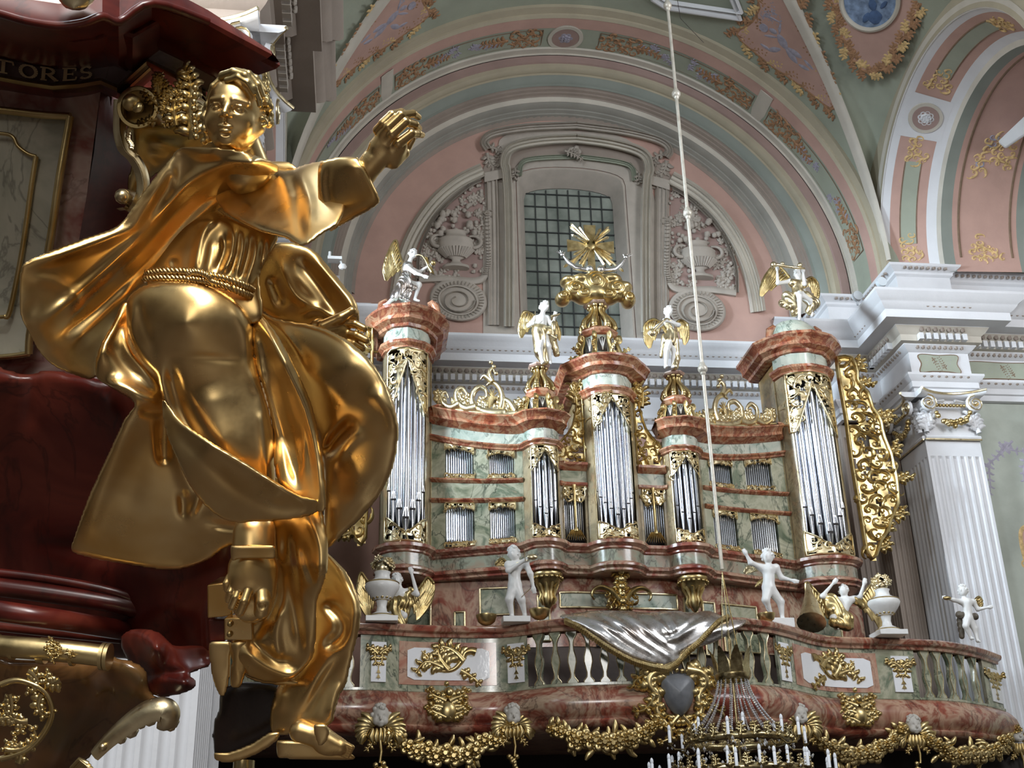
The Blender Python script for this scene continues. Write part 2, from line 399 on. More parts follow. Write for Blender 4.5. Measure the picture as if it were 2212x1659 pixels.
    q = np.argwhere(quad); a, b_, c, d_ = idx[q[:, 0], q[:, 1]], idx[q[:, 0]+1, q[:, 1]], idx[q[:, 0]+1, q[:, 1]+1], idx[q[:, 0], q[:, 1]+1]
    fs = np.stack([a, b_, c, d_], 1)
    a, b_, c, d_ = ib[q[:, 0], q[:, 1]], ib[q[:, 0]+1, q[:, 1]], ib[q[:, 0]+1, q[:, 1]+1], ib[q[:, 0], q[:, 1]+1]
    fs = np.vstack([fs, np.stack([d_, c, b_, a], 1)])
    me = bpy.data.meshes.new(name); me.from_pydata(vs.tolist(), [], fs.tolist()); me.update()
    bm = bmesh.new(); bm.from_mesh(me); bmesh.ops.remove_doubles(bm, verts=bm.verts, dist=1e-5); bmesh.ops.dissolve_degenerate(bm, dist=1e-6, edges=bm.edges); bmesh.ops.recalc_face_normals(bm, faces=bm.faces)
    for _ in range(3): bmesh.ops.smooth_vert(bm, verts=bm.verts, factor=.5, use_axis_x=True, use_axis_y=True, use_axis_z=True)
    bm.to_mesh(me); bm.free()
    o = bpy.data.objects.new(name, me); COL.objects.link(o); me.materials.append(mt)
    if parent: o.parent = parent; o.matrix_parent_inverse = PI.get(parent.name, Matrix())
    me.shade_smooth(); return o
# ================================================================ the church: organ bay, crossing vault, side arch
X0, Z0 = 5.0, 15.37
def arcpt(R, a, Y, cx=X0, cz=Z0): return (cx+R*math.cos(a), Y, cz+R*math.sin(a))
def archband(prof, name, mt, n=72, a0=0., a1=math.pi, cx=X0, cz=Z0, foot=.36):
    mb = MB(); rows = []
    for i in range(n+1):
        a = a0+(a1-a0)*i/n; rows.append([arcpt(R, a, Y, cx, cz) for Y, R in prof])
    if foot:
        rows = [[(p[0], p[1], cz-foot) for p in rows[0]]]+rows+[[(p[0], p[1], cz-foot) for p in rows[-1]]]
    mb.grid(rows); return st(mb.build(name, mt, None, 50))
# nested arch mouldings between the crossing and the lunette wall: (Y, R)
archband([(23.5, 9.5), (23.5, 7.07)], 'wall_arch', M['green'])
archband([(23.5, 7.09), (23.42, 7.07), (23.42, 6.98), (23.62, 6.95), (23.62, 6.9), (23.7, 6.86)], 'trim_arch_edge', M['tan'])
archband([(23.7, 6.87), (24.05, 6.84)], 'trim_arch_pink', M['pink'])
archband([(24.05, 6.85), (24.75, 6.82)], 'trim_arch_soffit', M['green'])
archband([(24.75, 6.83), (24.78, 6.78), (24.95, 6.78), (24.95, 6.7)], 'trim_arch_fillet', M['cream'])
archband([(24.95, 6.72), (24.95, 6.5), (25.0, 6.48)], 'trim_arch_rose', M['dpink'])
archband([(25.0, 6.49), (25.0, 6.36), (25.08, 6.3), (25.16, 6.3), (25.16, 6.24)], 'trim_arch_tan', M['tan'])
archband([(25.16, 6.25), (25.2, 6.1), (25.28, 6.05), (25.28, 5.98)], 'trim_arch_green', M['dgreen'])
archband([(25.28, 6.0), (25.34, 5.97), (25.34, 5.93), (25.42, 5.91), (25.42, 5.87), (25.5, 5.85), (25.5, 5.8)], 'trim_arch_grooves', M['taupe'])
archband([(25.5, 5.82), (25.52, 5.78), (25.52, 5.66)], 'trim_arch_light', M['cream'])
archband([(25.52, 5.67), (25.6, 5.62), (25.74, 5.6), (25.74, 5.56), (25.84, 5.53), (25.84, 5.49), (25.93, 5.47)], 'trim_arch_grey', M['grey'])
mb = MB(); rows = []
for i in range(181):
    a = math.pi*i/180; R = 5.44+(0.035 if i % 2 else 0); rows.append([arcpt(5.5, a, 25.88), arcpt(R, a, 25.93), arcpt(5.4, a, 25.99)])
mb.grid(rows); st(mb.build('trim_arch_beading', M['taupe'], None, 40))
# ---- painted fields on the arch soffit
def soffitF(a, t, h):      # a = angle , t = 0..1 across
    Y = 24.07+.66*t; R = 6.83-h; return np.array(arcpt(R, a, Y))
rng = random.Random(3)
def F_arc(s, t, h): return soffitF(s/6.83, t/.66, h)
ln, oc, vi, cr, pk = MB(), MB(), MB(), MB(), MB()
def panel_lines(mb, s0, s1):
    for t in (.04, .62):
        ribbon(mb, F_arc, [np.array([s0+(s1-s0)*k/20, t]) for k in range(21)], .012, .01, None)
for s in (s0 for s0 in ()): pass
arcs = [(.02, .60), (.66, 1.28), (1.40, 1.49*1.0), (1.86, 2.42), (2.5, 3.1)]
D2 = 6.83
for a0_, a1_ in ((.10, .76), (.84, 1.47), (1.69, 2.30), (2.38, 3.04)):
    panel_lines(ln, a0_*D2, a1_*D2)
    for ae, sg in ((a0_, 1), (a1_, -1)):
        if (a0_, sg) == (.10, 1) or (a1_, sg) == (3.04, -1): pass
        s_ = ae*D2
        ribbon(ln, F_arc, [np.array([s_, .04]), np.array([s_, .2]), np.array([s_, .45]), np.array([s_, .62])], .014, .012, None)
        scrollwork(oc, F_arc, [(s_+sg*.03, .06), (s_+sg*1.0, .06), (s_+sg*.75, .33), (s_+sg*1.0, .6), (s_+sg*.03, .6)], .17, .04, .03, rng, False)
        leafy(oc, F_arc, curl((s_+sg*.9, .33), 0 if sg > 0 else math.pi, .8, .3, -3, 14), .05, .03, 3, 2, rng)
        for k in range(7):
            leafy(vi, F_arc, curl((s_+sg*(1.15+.12*k), .33+rng.uniform(-.12, .12)), rng.uniform(0, 6), .22, 2, 9, 7), .03, .02, 2.5, 2, rng)
st(ln.build('trim_painted_lines', M['line'])); st(oc.build('trim_painted_scrolls', M['ochre'])); st(vi.build('trim_painted_flowers', M['vio']))
# keystone roundel and plain blocks between the painted fields
def disc(mb, Fn, c, r, h, n=40, rin=0, a_=1.0):
    rows = [[Fn(c[0]+a_*rr*math.cos(2*math.pi*k/n), c[1]+rr*math.sin(2*math.pi*k/n), hh) for k in range(n)] for rr, hh in ((r, -.02), (r, h), (max(rin, .001), h), (max(rin, .001), -.02))]
    mb.grid(rows, cu=True)
def rosette(mb, Fn, c, r, h, n=6):
    for lay, (rr, hh) in enumerate(((r, h*.5), (r*.62, h))):
        for k in range(n):
            a = 2*math.pi*(k+.5*lay)/n; q = (c[0]+rr*.55*math.cos(a), c[1]+rr*.55*math.sin(a))
            rows = [[Fn(q[0]+rr*.42*u*math.cos(b), q[1]+rr*.42*u*math.sin(b), hh*v) for b in np.linspace(0, 2*math.pi, 10, endpoint=False)] for u, v in ((1, 0), (.95, .6), (.6, 1), (.1, .8))]
            mb.grid(rows, cu=True)
    disc(mb, Fn, c, r*.18, h*1.5, 10)
kc = 1.60*D2
a = MB(); disc(a, F_arc, (kc, .33), .46, .03, 40, .36); disc(a, F_arc, (kc, .33), .46, .012, 40); st(a.build('trim_roundel_ring', M['cream']))
a = MB(); disc(a, F_arc, (kc, .33), .35, .022); st(a.build('trim_roundel_ground', M['dpink']))
a = MB(); rosette(a, F_arc, (kc, .33), .22, .06, 6); st(a.build('trim_roundel_rosette', M['vio']))
a = MB()
for s_ in (.80, 2.34):
    ribbon(a, F_arc, [np.array([s_*D2, -.3]), np.array([s_*D2, .1]), np.array([s_*D2, .4]), np.array([s_*D2, .74])], .2, .02, None)
st(a.build('trim_soffit_blocks', M['cream']))
# ---- crossing vault: barrel web to the organ arch, groins, side webs
def gro(a, sx=1, R=7.07): return np.array([X0+sx*R*math.cos(a), 16.43+R*math.cos(a), Z0+R*math.sin(a)])
N = 30
for sx, nm in ((1, 'right'), (-1, 'left')):
    web = MB(); rows = []
    for i in range(N+1):
        a = math.pi/2*i/N; g = gro(a, sx); e = np.array(arcpt(7.07, a if sx > 0 else math.pi-a, 23.5))
        rows.append([g+(e-g)*t for t in np.linspace(0, 1, 6)])
    web.grid(rows); st(web.build('ceiling_web_'+nm, M['green'], None, 60))
    rib = MB(); rows = []
    for i in range(N+1):
        a = math.pi/2*i/N; g = gro(a, sx); inw = np.array([-sx*math.cos(a), -.2, -math.sin(a)])*.06; d = np.array([-sx*.0, .18, 0])+np.array([-sx*.10, 0, 0])*math.sin(a); d2 = np.array([sx*.0, -.12, 0])
        rows.append([g+d, g+d+inw*.9, g+inw*1.6, g+d2+inw, g+d2*1.3])
    rib.grid(rows, caps=True); st(rib.build('trim_groin_'+nm, M['cream'], None, 60))
    # side web between the groin and the wall of the side arch
    xw = X0+sx*7.0; rows = []
    for i in range(N+1):
        a = math.radians(12)+math.radians(78)*i/N; g = gro(math.radians(15)+math.radians(75)*i/N*1.0, sx)
        b = math.radians(50)+math.radians(60)*i/N if True else a
        w = np.array([xw, 19.86+5.97*math.cos(b), 13.13+5.97*math.sin(b)])
        rows.append([g+(w-g)*t+np.array([0, 0, .25*math.sin(math.pi*t)]) for t in np.linspace(0, 1, 8)])
    sw = MB(); sw.grid(rows); st(sw.build('ceiling_side_'+nm, M['green'], None, 60))
# ---- painted pink fields with rocaille borders on the vault webs, mirrored
def webF(sx):
    def Fn(s, t, h):   # s angle*7.07 from springing, t = Y
        a = s/7.07; R = 7.05-h; return np.array(arcpt(R, a if sx > 0 else math.pi-a, t))
    return Fn
def fill(mb, Fn, poly, h, step=.25):
    P = resample(poly, step, True); c = P.mean(0); rows = []
    for k in (1, .8, .6, .4, .2, .001): rows.append([Fn(c[0]+(p[0]-c[0])*k, c[1]+(p[1]-c[1])*k, h) for p in P])
    rows.insert(0, [Fn(p[0], p[1], -.01) for p in P]); mb.grid(rows, cu=True)
def onweb(px, py, sx=1):     # pixel -> (s,t) on the barrel web
    d = ray(px, py); lo, hi = 10., 40.
    for _ in range(60):
        t = (lo+hi)/2; p = CC+d*t
        if math.hypot(p[0]-X0, p[2]-Z0) < 7.05: lo = t
        else: hi = t
    a = math.atan2(p[2]-Z0, (p[0]-X0)*sx); return np.array([a*7.07, p[1]])
pinkpx = [(1622,-60),(1640,10),(1618,50),(1578,72),(1600,100),(1660,150),(1722,190),(1790,245),(1812,252),(1790,170),(1760,100),(1735,20),(1722,-60)]
pinkst = np.array([onweb(*p) for p in pinkpx]); pinkst = pinkst.mean(0)+(pinkst-pinkst.mean(0))*np.array([.94, .86])
for sx in (1, -1):
    Fn = webF(sx); a = MB(); fill(a, Fn, pinkst, .012); st(a.build('ceiling_painted_field', M['pink']))
    a = MB(); b = MB(); Q = resample(pinkst, .26, True)
    for i, q in enumerate(Q):
        d = Q[(i+1) % len(Q)]-q; an = math.atan2(d[1], d[0])
        leafy(a if i % 3 else b, Fn, curl(q, an+.4*(-1)**i, .5, (-1)**i*2., (-1)**(i+1)*9., 10), .05, .02, 2.2, 2, rng)
    ribbon(a, Fn, list(Q)+[Q[0]], .035, .02, None)
    st(a.build('trim_rocaille', M['ochre'])); st(b.build('trim_rocaille_light', M['ochrel']))
    # painted winged child in grey, a low relief
    c = onweb(1698, 85); a = MB()
    def ptc(du, dv): return np.array([c[0]+du, c[1]+dv])
    for (u0, v0, u1, v1, r) in ((-.15, .25, .25, .0, .16), (.25, 0, .5, .02, .1), (-.1, .25, -.55, .4, .12), (-.55, .4, -.9, .3, .07), (-.1, .2, -.6, .15, .11), (-.6, .15, -1., .2, .06), (.2, .1, .55, .3, .05), (.2, 0, .3, -.35, .05), (.3, -.35, .7, -.3, .04), (.0, .35, .3, .65, .1), (.2, .6, .55, .6, .06)):
        ribbon(a, Fn, [ptc(u0+(u1-u0)*k/5, v0+(v1-v0)*k/5) for k in range(6)], r, .03, 'both')
    disc(a, Fn, ptc(.62, .08), .12, .03, 14)
    for k in range(10): leafy(a, Fn, curl(ptc(rng.uniform(.3, .8), rng.uniform(-.5, -.1)), rng.uniform(0, 6), .3, 2, 9, 7), .035, .02, 2, 2, rng)
    st(a.build('trim_painted_figure', M['vio']))
# side web medallion with blue painting (right)
def sideweb(px, py, off=0.):
    # intersect with plane through the web near the medallion
    A_ = gro(math.radians(35)); B_ = gro(math.radians(55)); Cp = np.array([12, 19.86, 19.0]); n_ = nrm(np.cross(B_-A_, Cp-A_))
    if n_[2] > 0: n_ = -n_
    d = ray(px, py); t = ((A_-CC)@n_)/(d@n_); return CC+d*t+n_*(off+.02)
def FS(s, t, h): return sideweb(s, t, h)
SW = MB(); rows = []
pp = [(1792,-60),(1800,20),(1822,80),(1830,110),(1850,135),(1875,160),(1905,150),(1930,125),(1945,95),(1985,20),(2010,-60)]
a = MB(); P = resample(pp, 14, True); c = P.mean(0)
a.grid([[FS(*(c+(p-c)*k), .01+.0*k) for p in P] for k in (1, .66, .33, .01)], cu=True); st(a.build('ceiling_side_field', M['pink']))
a = MB(); b = MB()
for i, q in enumerate(P):
    d = P[(i+1) % len(P)]-q; an = math.atan2(d[1], d[0])
    leafy(a if i % 3 else b, lambda s, t, h: FS(s, t, h+.012), curl(q, an+.5*(-1)**i, 30, (-1)**i*.03, (-1)**(i+1)*.2, 10), 3.6, .02, 2.2, 2, rng)
st(a.build('trim_side_rocaille', M['ochre'])); st(b.build('trim_side_rocaille_light', M['ochrel']))
a = MB(); FR = lambda s, t, h: FS(s, t, h+.02)
def edisc(mb, c, rx, ry, r0, h0, h1, n=48):
    mb.grid([[FR(c[0]+rx*k*math.cos(b), c[1]+ry*k*math.sin(b), hh) for b in np.linspace(0, 2*math.pi, n, endpoint=False)] for k, hh in ((1.0, 0), (1.0, h0), (.93, h1), (r0, h0), (r0, 0))], cu=True)
edisc(a, (1882, -2), 66, 68, .86, .06, .09); st(a.build('trim_medallion_frame', M['cream']))
a = MB(); edisc(a, (1882, -2), 58, 60, .01, .02, .02); st(a.build('trim_medallion_painting', M['blue']))
a = MB()
for (p0, p1, r) in (((1895,48),(1890,20),16),((1890,20),(1885,-5),9),((1868,45),(1880,25),7),((1905,15),(1918,0),5)):
    ribbon(a, lambda s, t, h: FR(s, t, h+.03), [np.array(p0)+(np.array(p1)-np.array(p0))*k/5 for k in range(6)], r, .02, 'both')
st(a.build('trim_medallion_robe', plaster('deep_blue_paint', (72,96,134), .3, .7, 6)))
# ---- wall strip above the side arch and the splayed, painted side arches
for sx, nm in ((1, 'right'), (-1, 'left')):
    xw = X0+sx*7.0; Yc, Zc = 20.0, 15.1
    def pa(R, a, X, yc=Yc, zc=Zc): return (X0+sx*(X-X0), yc+R*math.cos(a), zc+R*math.sin(a))
    bands = [(12.0, 3.66, 12.0, 5.2, M['tan']), (12.02, 3.64, 11.98, 3.90, M['cream']), (12.0, 3.66, 12.2, 3.58, M['white']),
             (12.2, 3.58, 12.95, 3.25, M['pink']), (12.95, 3.25, 13.15, 3.14, M['white']), (13.15, 3.14, 13.2, 3.02, M['cream']),
             (13.2, 3.02, 13.45, 2.98, M['dgreen']), (13.45, 2.98, 15.0, 2.9, M['pink']), (15.0, 2.9, 15.25, 2.88, M['dgreen']), (15.25, 2.88, 15.3, 2.75, M['cream']), (15.3, 2.75, 15.6, 2.75, M['white']), (15.6, 2.75, 17.0, 2.75, M['pink'])]
    for k, (xa, ra, xb, rb, mt) in enumerate(bands):
        mb = MB(); rows = []
        for i in range(49):
            a = math.pi*i/48; rows.append([pa(ra, a, xa), pa(rb, a, xb)])
        if k != 0:
            rows.insert(0, [(r[0], r[1], 14.9) for r in rows[0]])
        mb.grid(rows); st(mb.build('trim_side_arch_'+nm, mt, None, 60))
    # green painted centre strips with curls
    def FA(X1, X2, R1, R2):
        def Fn(s, t, h):
            a = s/3.4; X = X1+(X2-X1)*t; R = R1+(R2-R1)*t-h; return np.array(pa(R, a, X))
        return Fn
    Fa = FA(12.2, 12.95, 3.58, 3.25)
    def strip(mb, Fn, s0, s1, t0, t1, h):
        n = 14; mb.grid([[Fn(s0+(s1-s0)*i/n, t, hh) for t, hh in ((t0, -.02), (t0, h), ((t0+t1)/2, h), (t1, h), (t1, -.02))] for i in range(n+1)], caps=False)
    a = MB(); b = MB(); cgo = MB(); d_ = MB()
    for s0, s1 in ((.25, 3.15), (4.35, 7.6)):
        strip(a, Fa, s0+.45, s1-.5, .28, .72, .012)
        for t in (.28, .72): ribbon(b, Fa, [np.array([s0+.45+(s1-s0-.95)*k/12, t]) for k in range(13)], .02, .02, None)
        for c_, sg in (((s0+.05), 1), ((s1-.55), 1)):
            scrollwork(cgo, lambda s, t, h: Fa(s, t/.75, h), [(c_, .12), (c_+.6, .2), (c_+.75, .37), (c_+.6, .55), (c_, .63)], .15, .03, .04, rng, False)
    strip(d_, Fa, 3.2, 4.25, -.1, 1.1, .015)
    st(a.build('trim_side_panel', M['green'])); st(b.build('trim_side_panel_line', M['line'])); st(cgo.build('trim_side_scrolls', M['ochrel'])); st(d_.build('trim_side_block', M['white']))
    Fr = lambda s, t, h: Fa(s, t/.8, h+.015)
    a = MB(); disc(a, Fr, (3.72, .4), .37, .03, 36); st(a.build('trim_side_roundel', M['cream']))
    a = MB(); disc(a, Fr, (3.72, .4), .29, .04, 36); st(a.build('trim_side_roundel_ground', M['dpink']))
    a = MB(); rosette(a, Fr, (3.72, .4), .22, .09, 8); st(a.build('trim_side_rosette', M['white']))
    Fb = FA(13.45, 15.0, 2.98, 2.9)
    a = MB(); b = MB(); c2 = MB()
    for t in (.1, .9): ribbon(a, Fb, [np.array([.2+7*k/30, t]) for k in range(31)], .02, .02, None)
    FbM = lambda s, t, h: Fb(s, t/1.55, h)
    scrollwork(b, FbM, [(.1, .3), (.1, 1.25), (.7, .8), (.95, .65), (.6, .5)], .17, .035, .04, rng, False)
    scrollwork(b, FbM, [(2.0, .2), (2.7, .35), (3.6, .6), (3.6, 1.2), (2.4, 1.35), (2.8, .8)], .2, .04, .04, rng, False)
    scrollwork(c2, FbM, [(2.6, .5), (3.6, .9), (3.6, .6)], .2, .04, .03, rng, False)
    st(a.build('trim_side_field_line', M['line'])); st(b.build('trim_side_field_scrolls', M['ochrel'])); st(c2.build('trim_side_field_cloud', M['vio']))
# back of the bay above
mb = MB(); mb.box(-12.2, -12, 12, 27.4, 0, 20); st(mb.build('wall_side_left', M['cream']))
mb = MB(); mb.box(22, 22.2, 12, 27.4, 0, 20); st(mb.build('wall_side_right', M['cream']))
mb = MB(); mb.box(-12, 22, 27.2, 27.4, 0, 26); st(mb.build('wall_far', M['grey']))
mb = MB(); mb.box(-12, X0-7.0-.0, 23.55, 23.8, 0, 15.2); mb.box(X0+7.05, 22, 23.55, 23.8, 0, 15.2); st(mb.build('wall_front_return', M['cream']))
# ---- entablature running round the piers
LV = [(0.0, 11.78), (.08, 11.80), (.08, 11.93), (.13, 11.95), (.13, 12.08), (.2, 12.14), (.24, 12.2), (.24, 12.25), (.05, 12.27), (.05, 12.82), (.12, 12.86), (.2, 12.95), (.2, 12.97), (.30, 12.99), (.30, 13.14), (.38, 13.2), (.45, 13.3), (.45, 13.31), (.80, 13.31), (.80, 13.5), (.86, 13.54), (.93, 13.62), (.95, 13.66), (1.04, 13.72), (1.1, 13.82), (1.1, 13.88), (0., 13.90)]
AT = [(0., 13.88), (.0, 14.78), (.06, 14.82), (.06, 14.88), (.2, 14.98), (.22, 15.03), (0, 15.05)]
S_ = 7.0
def pathL(s, out=0):
    xr = X0+S_; pr = [(xr+1.25+8, 23.4), (xr+1.3, 23.4), (xr+1.3, 23.1), (xr, 23.1), (xr, 24.7), (xr-1.05, 24.7), (xr-1.05, 26.0), (X0, 26.0)]
    return pr if s > 0 else [(2*X0-x, y) for x, y in pr[::-1]]
full = (pathL(1)+pathL(-1)[1:])[::-1]
st(MB().sweep(full, LV[:13], caps=False).build('trim_architrave', M['white'], None, 30))
st(MB().sweep(full, LV[12:17], caps=False).build('trim_dentil_band', M['cream'], None, 30))
st(MB().sweep(full, LV[16:], caps=False).build('trim_cornice', M['white'], None, 30))
for pp_ in (full[-1:-12:-1][::-1], full[:11]):
    pass
iL = [i for i, p in enumerate(full) if abs(p[1]-26.0) < 1e-6]
st(MB().sweep(full[:iL[0]+1]+[(full[iL[0]][0]+.95, 26.0)], AT, caps=False).build('trim_attic', M['white'], None, 30))
st(MB().sweep([(full[iL[-1]][0]-.95, 26.0)]+full[iL[-1]:], AT, caps=False).build('trim_attic', M['white'], None, 30))
st(MB().sweep([(-2.9, 26.0), (12.9, 26.0)], [(.0, 13.85), (.06, 13.9), (.06, 14.3), (0, 14.32)], caps=False).build('trim_wall_plinth', M['white'], None, 30))
near = [(-12, 12.4), (-1.62, 12.4), (-1.62, 13.7), (-1.75, 13.7), (-1.75, 15.2), (-12, 15.2)]
st(MB().sweep(near, LV, caps=False).build('trim_near_entablature', M['taupe'], None, 30))
st(MB().sweep([(-12, 12.65), (-1.8, 12.65), (-1.8, 15.2), (-12, 15.2)], [(0, 0), (0, 11.8)], caps=False).build('wall_left', M['grey'], None, 30))
mb = MB(); mb.sweep(near, AT[:3]+[(0., 16.5)], caps=False); st(mb.build('wall_left_attic', M['cream'], None, 30))
# dentils and carved egg courses following the entablature
def along(path, out, z0, z1, w, gap, mb, pr=.0, shape='box', y_min=None, clear=.1):
    for i in range(len(path)-1):
        a = np.array(path[i]); b = np.array(path[i+1]); L_ = np.linalg.norm(b-a); d = (b-a)/L_; n = np.array([d[1], -d[0]])
        if L_ < .3: continue
        a = a+n*out; k = int((L_+2*(out if clear == 0 else 0)-clear)/(w+gap))
        for j in range(k):
            c = a+d*(L_/2+(j-(k-1)/2)*(w+gap))
            if not (-3.5 < c[0] < 17): continue
            if shape == 'box':
                q = [c-d*w/2-n*.02, c+d*w/2-n*.02, c+d*w/2+n*pr, c-d*w/2+n*pr]
                mb.prism([(p[0], p[1], z0) for p in q], (0, 0, z1-z0))
            else:
                M3 = np.array([[d[0], n[0], 0], [d[1], n[1], 0], [0, 0, 1]]); mb.ball((c[0], c[1], (z0+z1)/2), (w/2, pr, (z1-z0)/2), 6, M3)
mb = MB(); along(full, .32, 12.99, 13.14, .1, .07, mb, .10); st(mb.build('trim_dentils', M['white'], None, 20))
mb = MB(); along(full, .40, 13.17, 13.3, .14, .02, mb, .05, 'egg'); along(full, .15, 12.86, 12.96, .1, .03, mb, .05, 'egg'); along(full, .20, 12.14, 12.21, .12, .05, mb, .04, 'egg')
[along(pp_, .17, 14.89, 14.97, .1, .04, mb, .05, 'egg') for pp_ in (full[:iL[0]+1], full[iL[-1]:])]; along(full, .86, 13.54, 13.6, .12, .02, mb, .03, 'egg'); st(mb.build('trim_egg_courses', M['taupe'], None, 60))
mb = MB(); along(near, .32, 12.99, 13.14, .1, .07, mb, .10); along(near, .45, 13.17, 13.3, .14, .02, mb, .05, 'egg'); st(mb.build('trim_near_dentils', M['relief'], None, 20))
# painted cartouches on the frieze
def FZ(x, z, h): return np.array([x, 23.05-h, z])
def FZ2(x, z, h): return np.array([x, 23.35-h, z])
for Fn, xa, xb, nm in ((FZ, 12.15, 13.1, 'a'), (FZ2, 13.4, 15.4, 'b')):
    a = MB(); w = xb-xa; pl = spline([(xa, 12.72), (xa+.12*w, 12.78), (xa+.5*w, 12.76), (xb-.1*w, 12.78), (xb, 12.72), (xb-.06*w, 12.55), (xb, 12.34), (xb-.3*w, 12.36), (xa+.3*w, 12.36), (xa, 12.34), (xa+.06*w, 12.55)], 4, True)
    fill(a, Fn, pl, .012, .08); st(a.build('trim_frieze_panel', M['green']))
    a = MB(); ribbon(a, Fn, list(pl)+[pl[0]], .014, .02, None); leafy(a, Fn, curl((xa+.5*w-.15, 12.7), -.9, .4, -2, 5), .02, .02, 3, 2, rng); leafy(a, Fn, curl((xa+.5*w+.15, 12.42), 2.2, .35, -2, 5), .02, .02, 3, 2, rng)
    st(a.build('trim_frieze_scroll', M['line']))
    a = MB()
    for k in range(8): leafy(a, Fn, curl((xa+w*rng.uniform(.15, .85), rng.uniform(12.45, 12.65)), rng.uniform(0, 6), .15, 3, 12, 6), .012, .015, 2.4, 2, rng)
    st(a.build('trim_frieze_flowers', M['vio']))
# ---- fluted pilasters
def flutes(plan, z0, z1, mt, nm, fw=.17, plain=.36):
    pts = []; flat = []
    for i in range(len(plan)-1):
        a = np.array(plan[i], float); b = np.array(plan[i+1], float); L_ = np.linalg.norm(b-a); d = (b-a)/L_; n = np.array([d[1], -d[0]])
        k = int(round((L_-.1)/fw)) if L_ > .4 else 0; pts.append(a); flat.append(a)
        for j in range(k):
            s0 = (L_-k*fw)/2+j*fw
            for u in np.linspace(0, 1, 7):
                q = a+d*(s0+fw*(.14+.72*u)); dep = .045*math.sin(math.pi*u)**.6 if 0 < u < 1 else 0
                pts.append(q-n*dep); flat.append(q)
    pts.append(np.array(plan[-1], float)); flat.append(pts[-1])
    mb = MB(); R = [[(p[0], p[1], z) for p in q] for q, z in ((pts, z0), (pts, z1-plain-.05), (flat, z1-plain), (flat, z1))]
    mb.grid(R); return st(mb.build(nm, mt, None, 30))
flutes([(X0+7+1.28, 23.5), (X0+7+1.28, 23.12), (X0+7.02, 23.12), (X0+7.02, 24.4)][::-1], 0, 10.75, M['white'], 'trim_pilaster_right')
flutes([(X0-7.02, 24.4), (X0-7.02, 23.12), (X0-7-1.28, 23.12), (X0-7-1.28, 23.5)][::-1], 0, 10.75, M['white'], 'trim_pilaster_left')
for sx in (1, -1):
    pl = [(X0+sx*(7.0), 24.4), (X0+sx*6.47, 24.4), (X0+sx*6.47, 24.9), (X0+sx*5.92, 24.9), (X0+sx*5.92, 25.99)]
    flutes(pl if sx < 0 else pl[::-1], 0, 11.78, M['taupe'], 'trim_inner_pilaster', .12, .3)  # taupe instead of white puts the shadow on these pilasters into the colour
flutes([(-3.0, 12.4), (-1.6, 12.4), (-1.6, 13.6)][::1], 0, 10.85, M['white'], 'trim_near_pilaster', .165)
flutes([(-1.72, 13.6), (-1.72, 14.1), (-1.65, 14.1), (-1.65, 15.1), (-1.8, 15.1)], 0, 10.85, M['white'], 'trim_near_pilaster', .12)
# landscape fresco wall right of the pilaster
mb = MB(); mb.box(X0+8.3, 22, 23.42, 23.6, 0, 12.0); st(mb.build('wall_right', plaster('faded_fresco', (170,176,166), .2, .8, .9)))
a = MB()
FW_ = lambda x, z, h: np.array([x, 23.42-h, z])
for k in range(7): leafy(a, FW_, curl((13.45+.2*k+rng.uniform(-.1, .1), 11.3-rng.uniform(0, 1.)), rng.uniform(3.8, 5.4), .9, rng.uniform(-2, 2), rng.uniform(-4, 4), 12), .03, .008, 3, 2, rng)
st(a.build('trim_fresco_scroll', M['vio']))
a = MB(); pl = spline([(13.95, 8.6), (14.1, 8.9), (14.6, 8.85), (15.3, 8.9), (15.3, 6.3), (14.4, 6.2), (14.15, 6.6), (14.2, 7.4), (14.0, 7.9)], 5, True); fill(a, FW_, pl, .01, .2); st(a.build('trim_fresco_cartouche', M['pink']))
a = MB(); ribbon(a, FW_, list(pl)+[pl[0]], .05, .02, None); scrollwork(a, FW_, [(13.95, 8.3), (14.35, 8.3), (14.35, 6.6), (14.1, 6.6)], .25, .04, .02, rng, False); st(a.build('trim_fresco_frame', M['ochrel']))
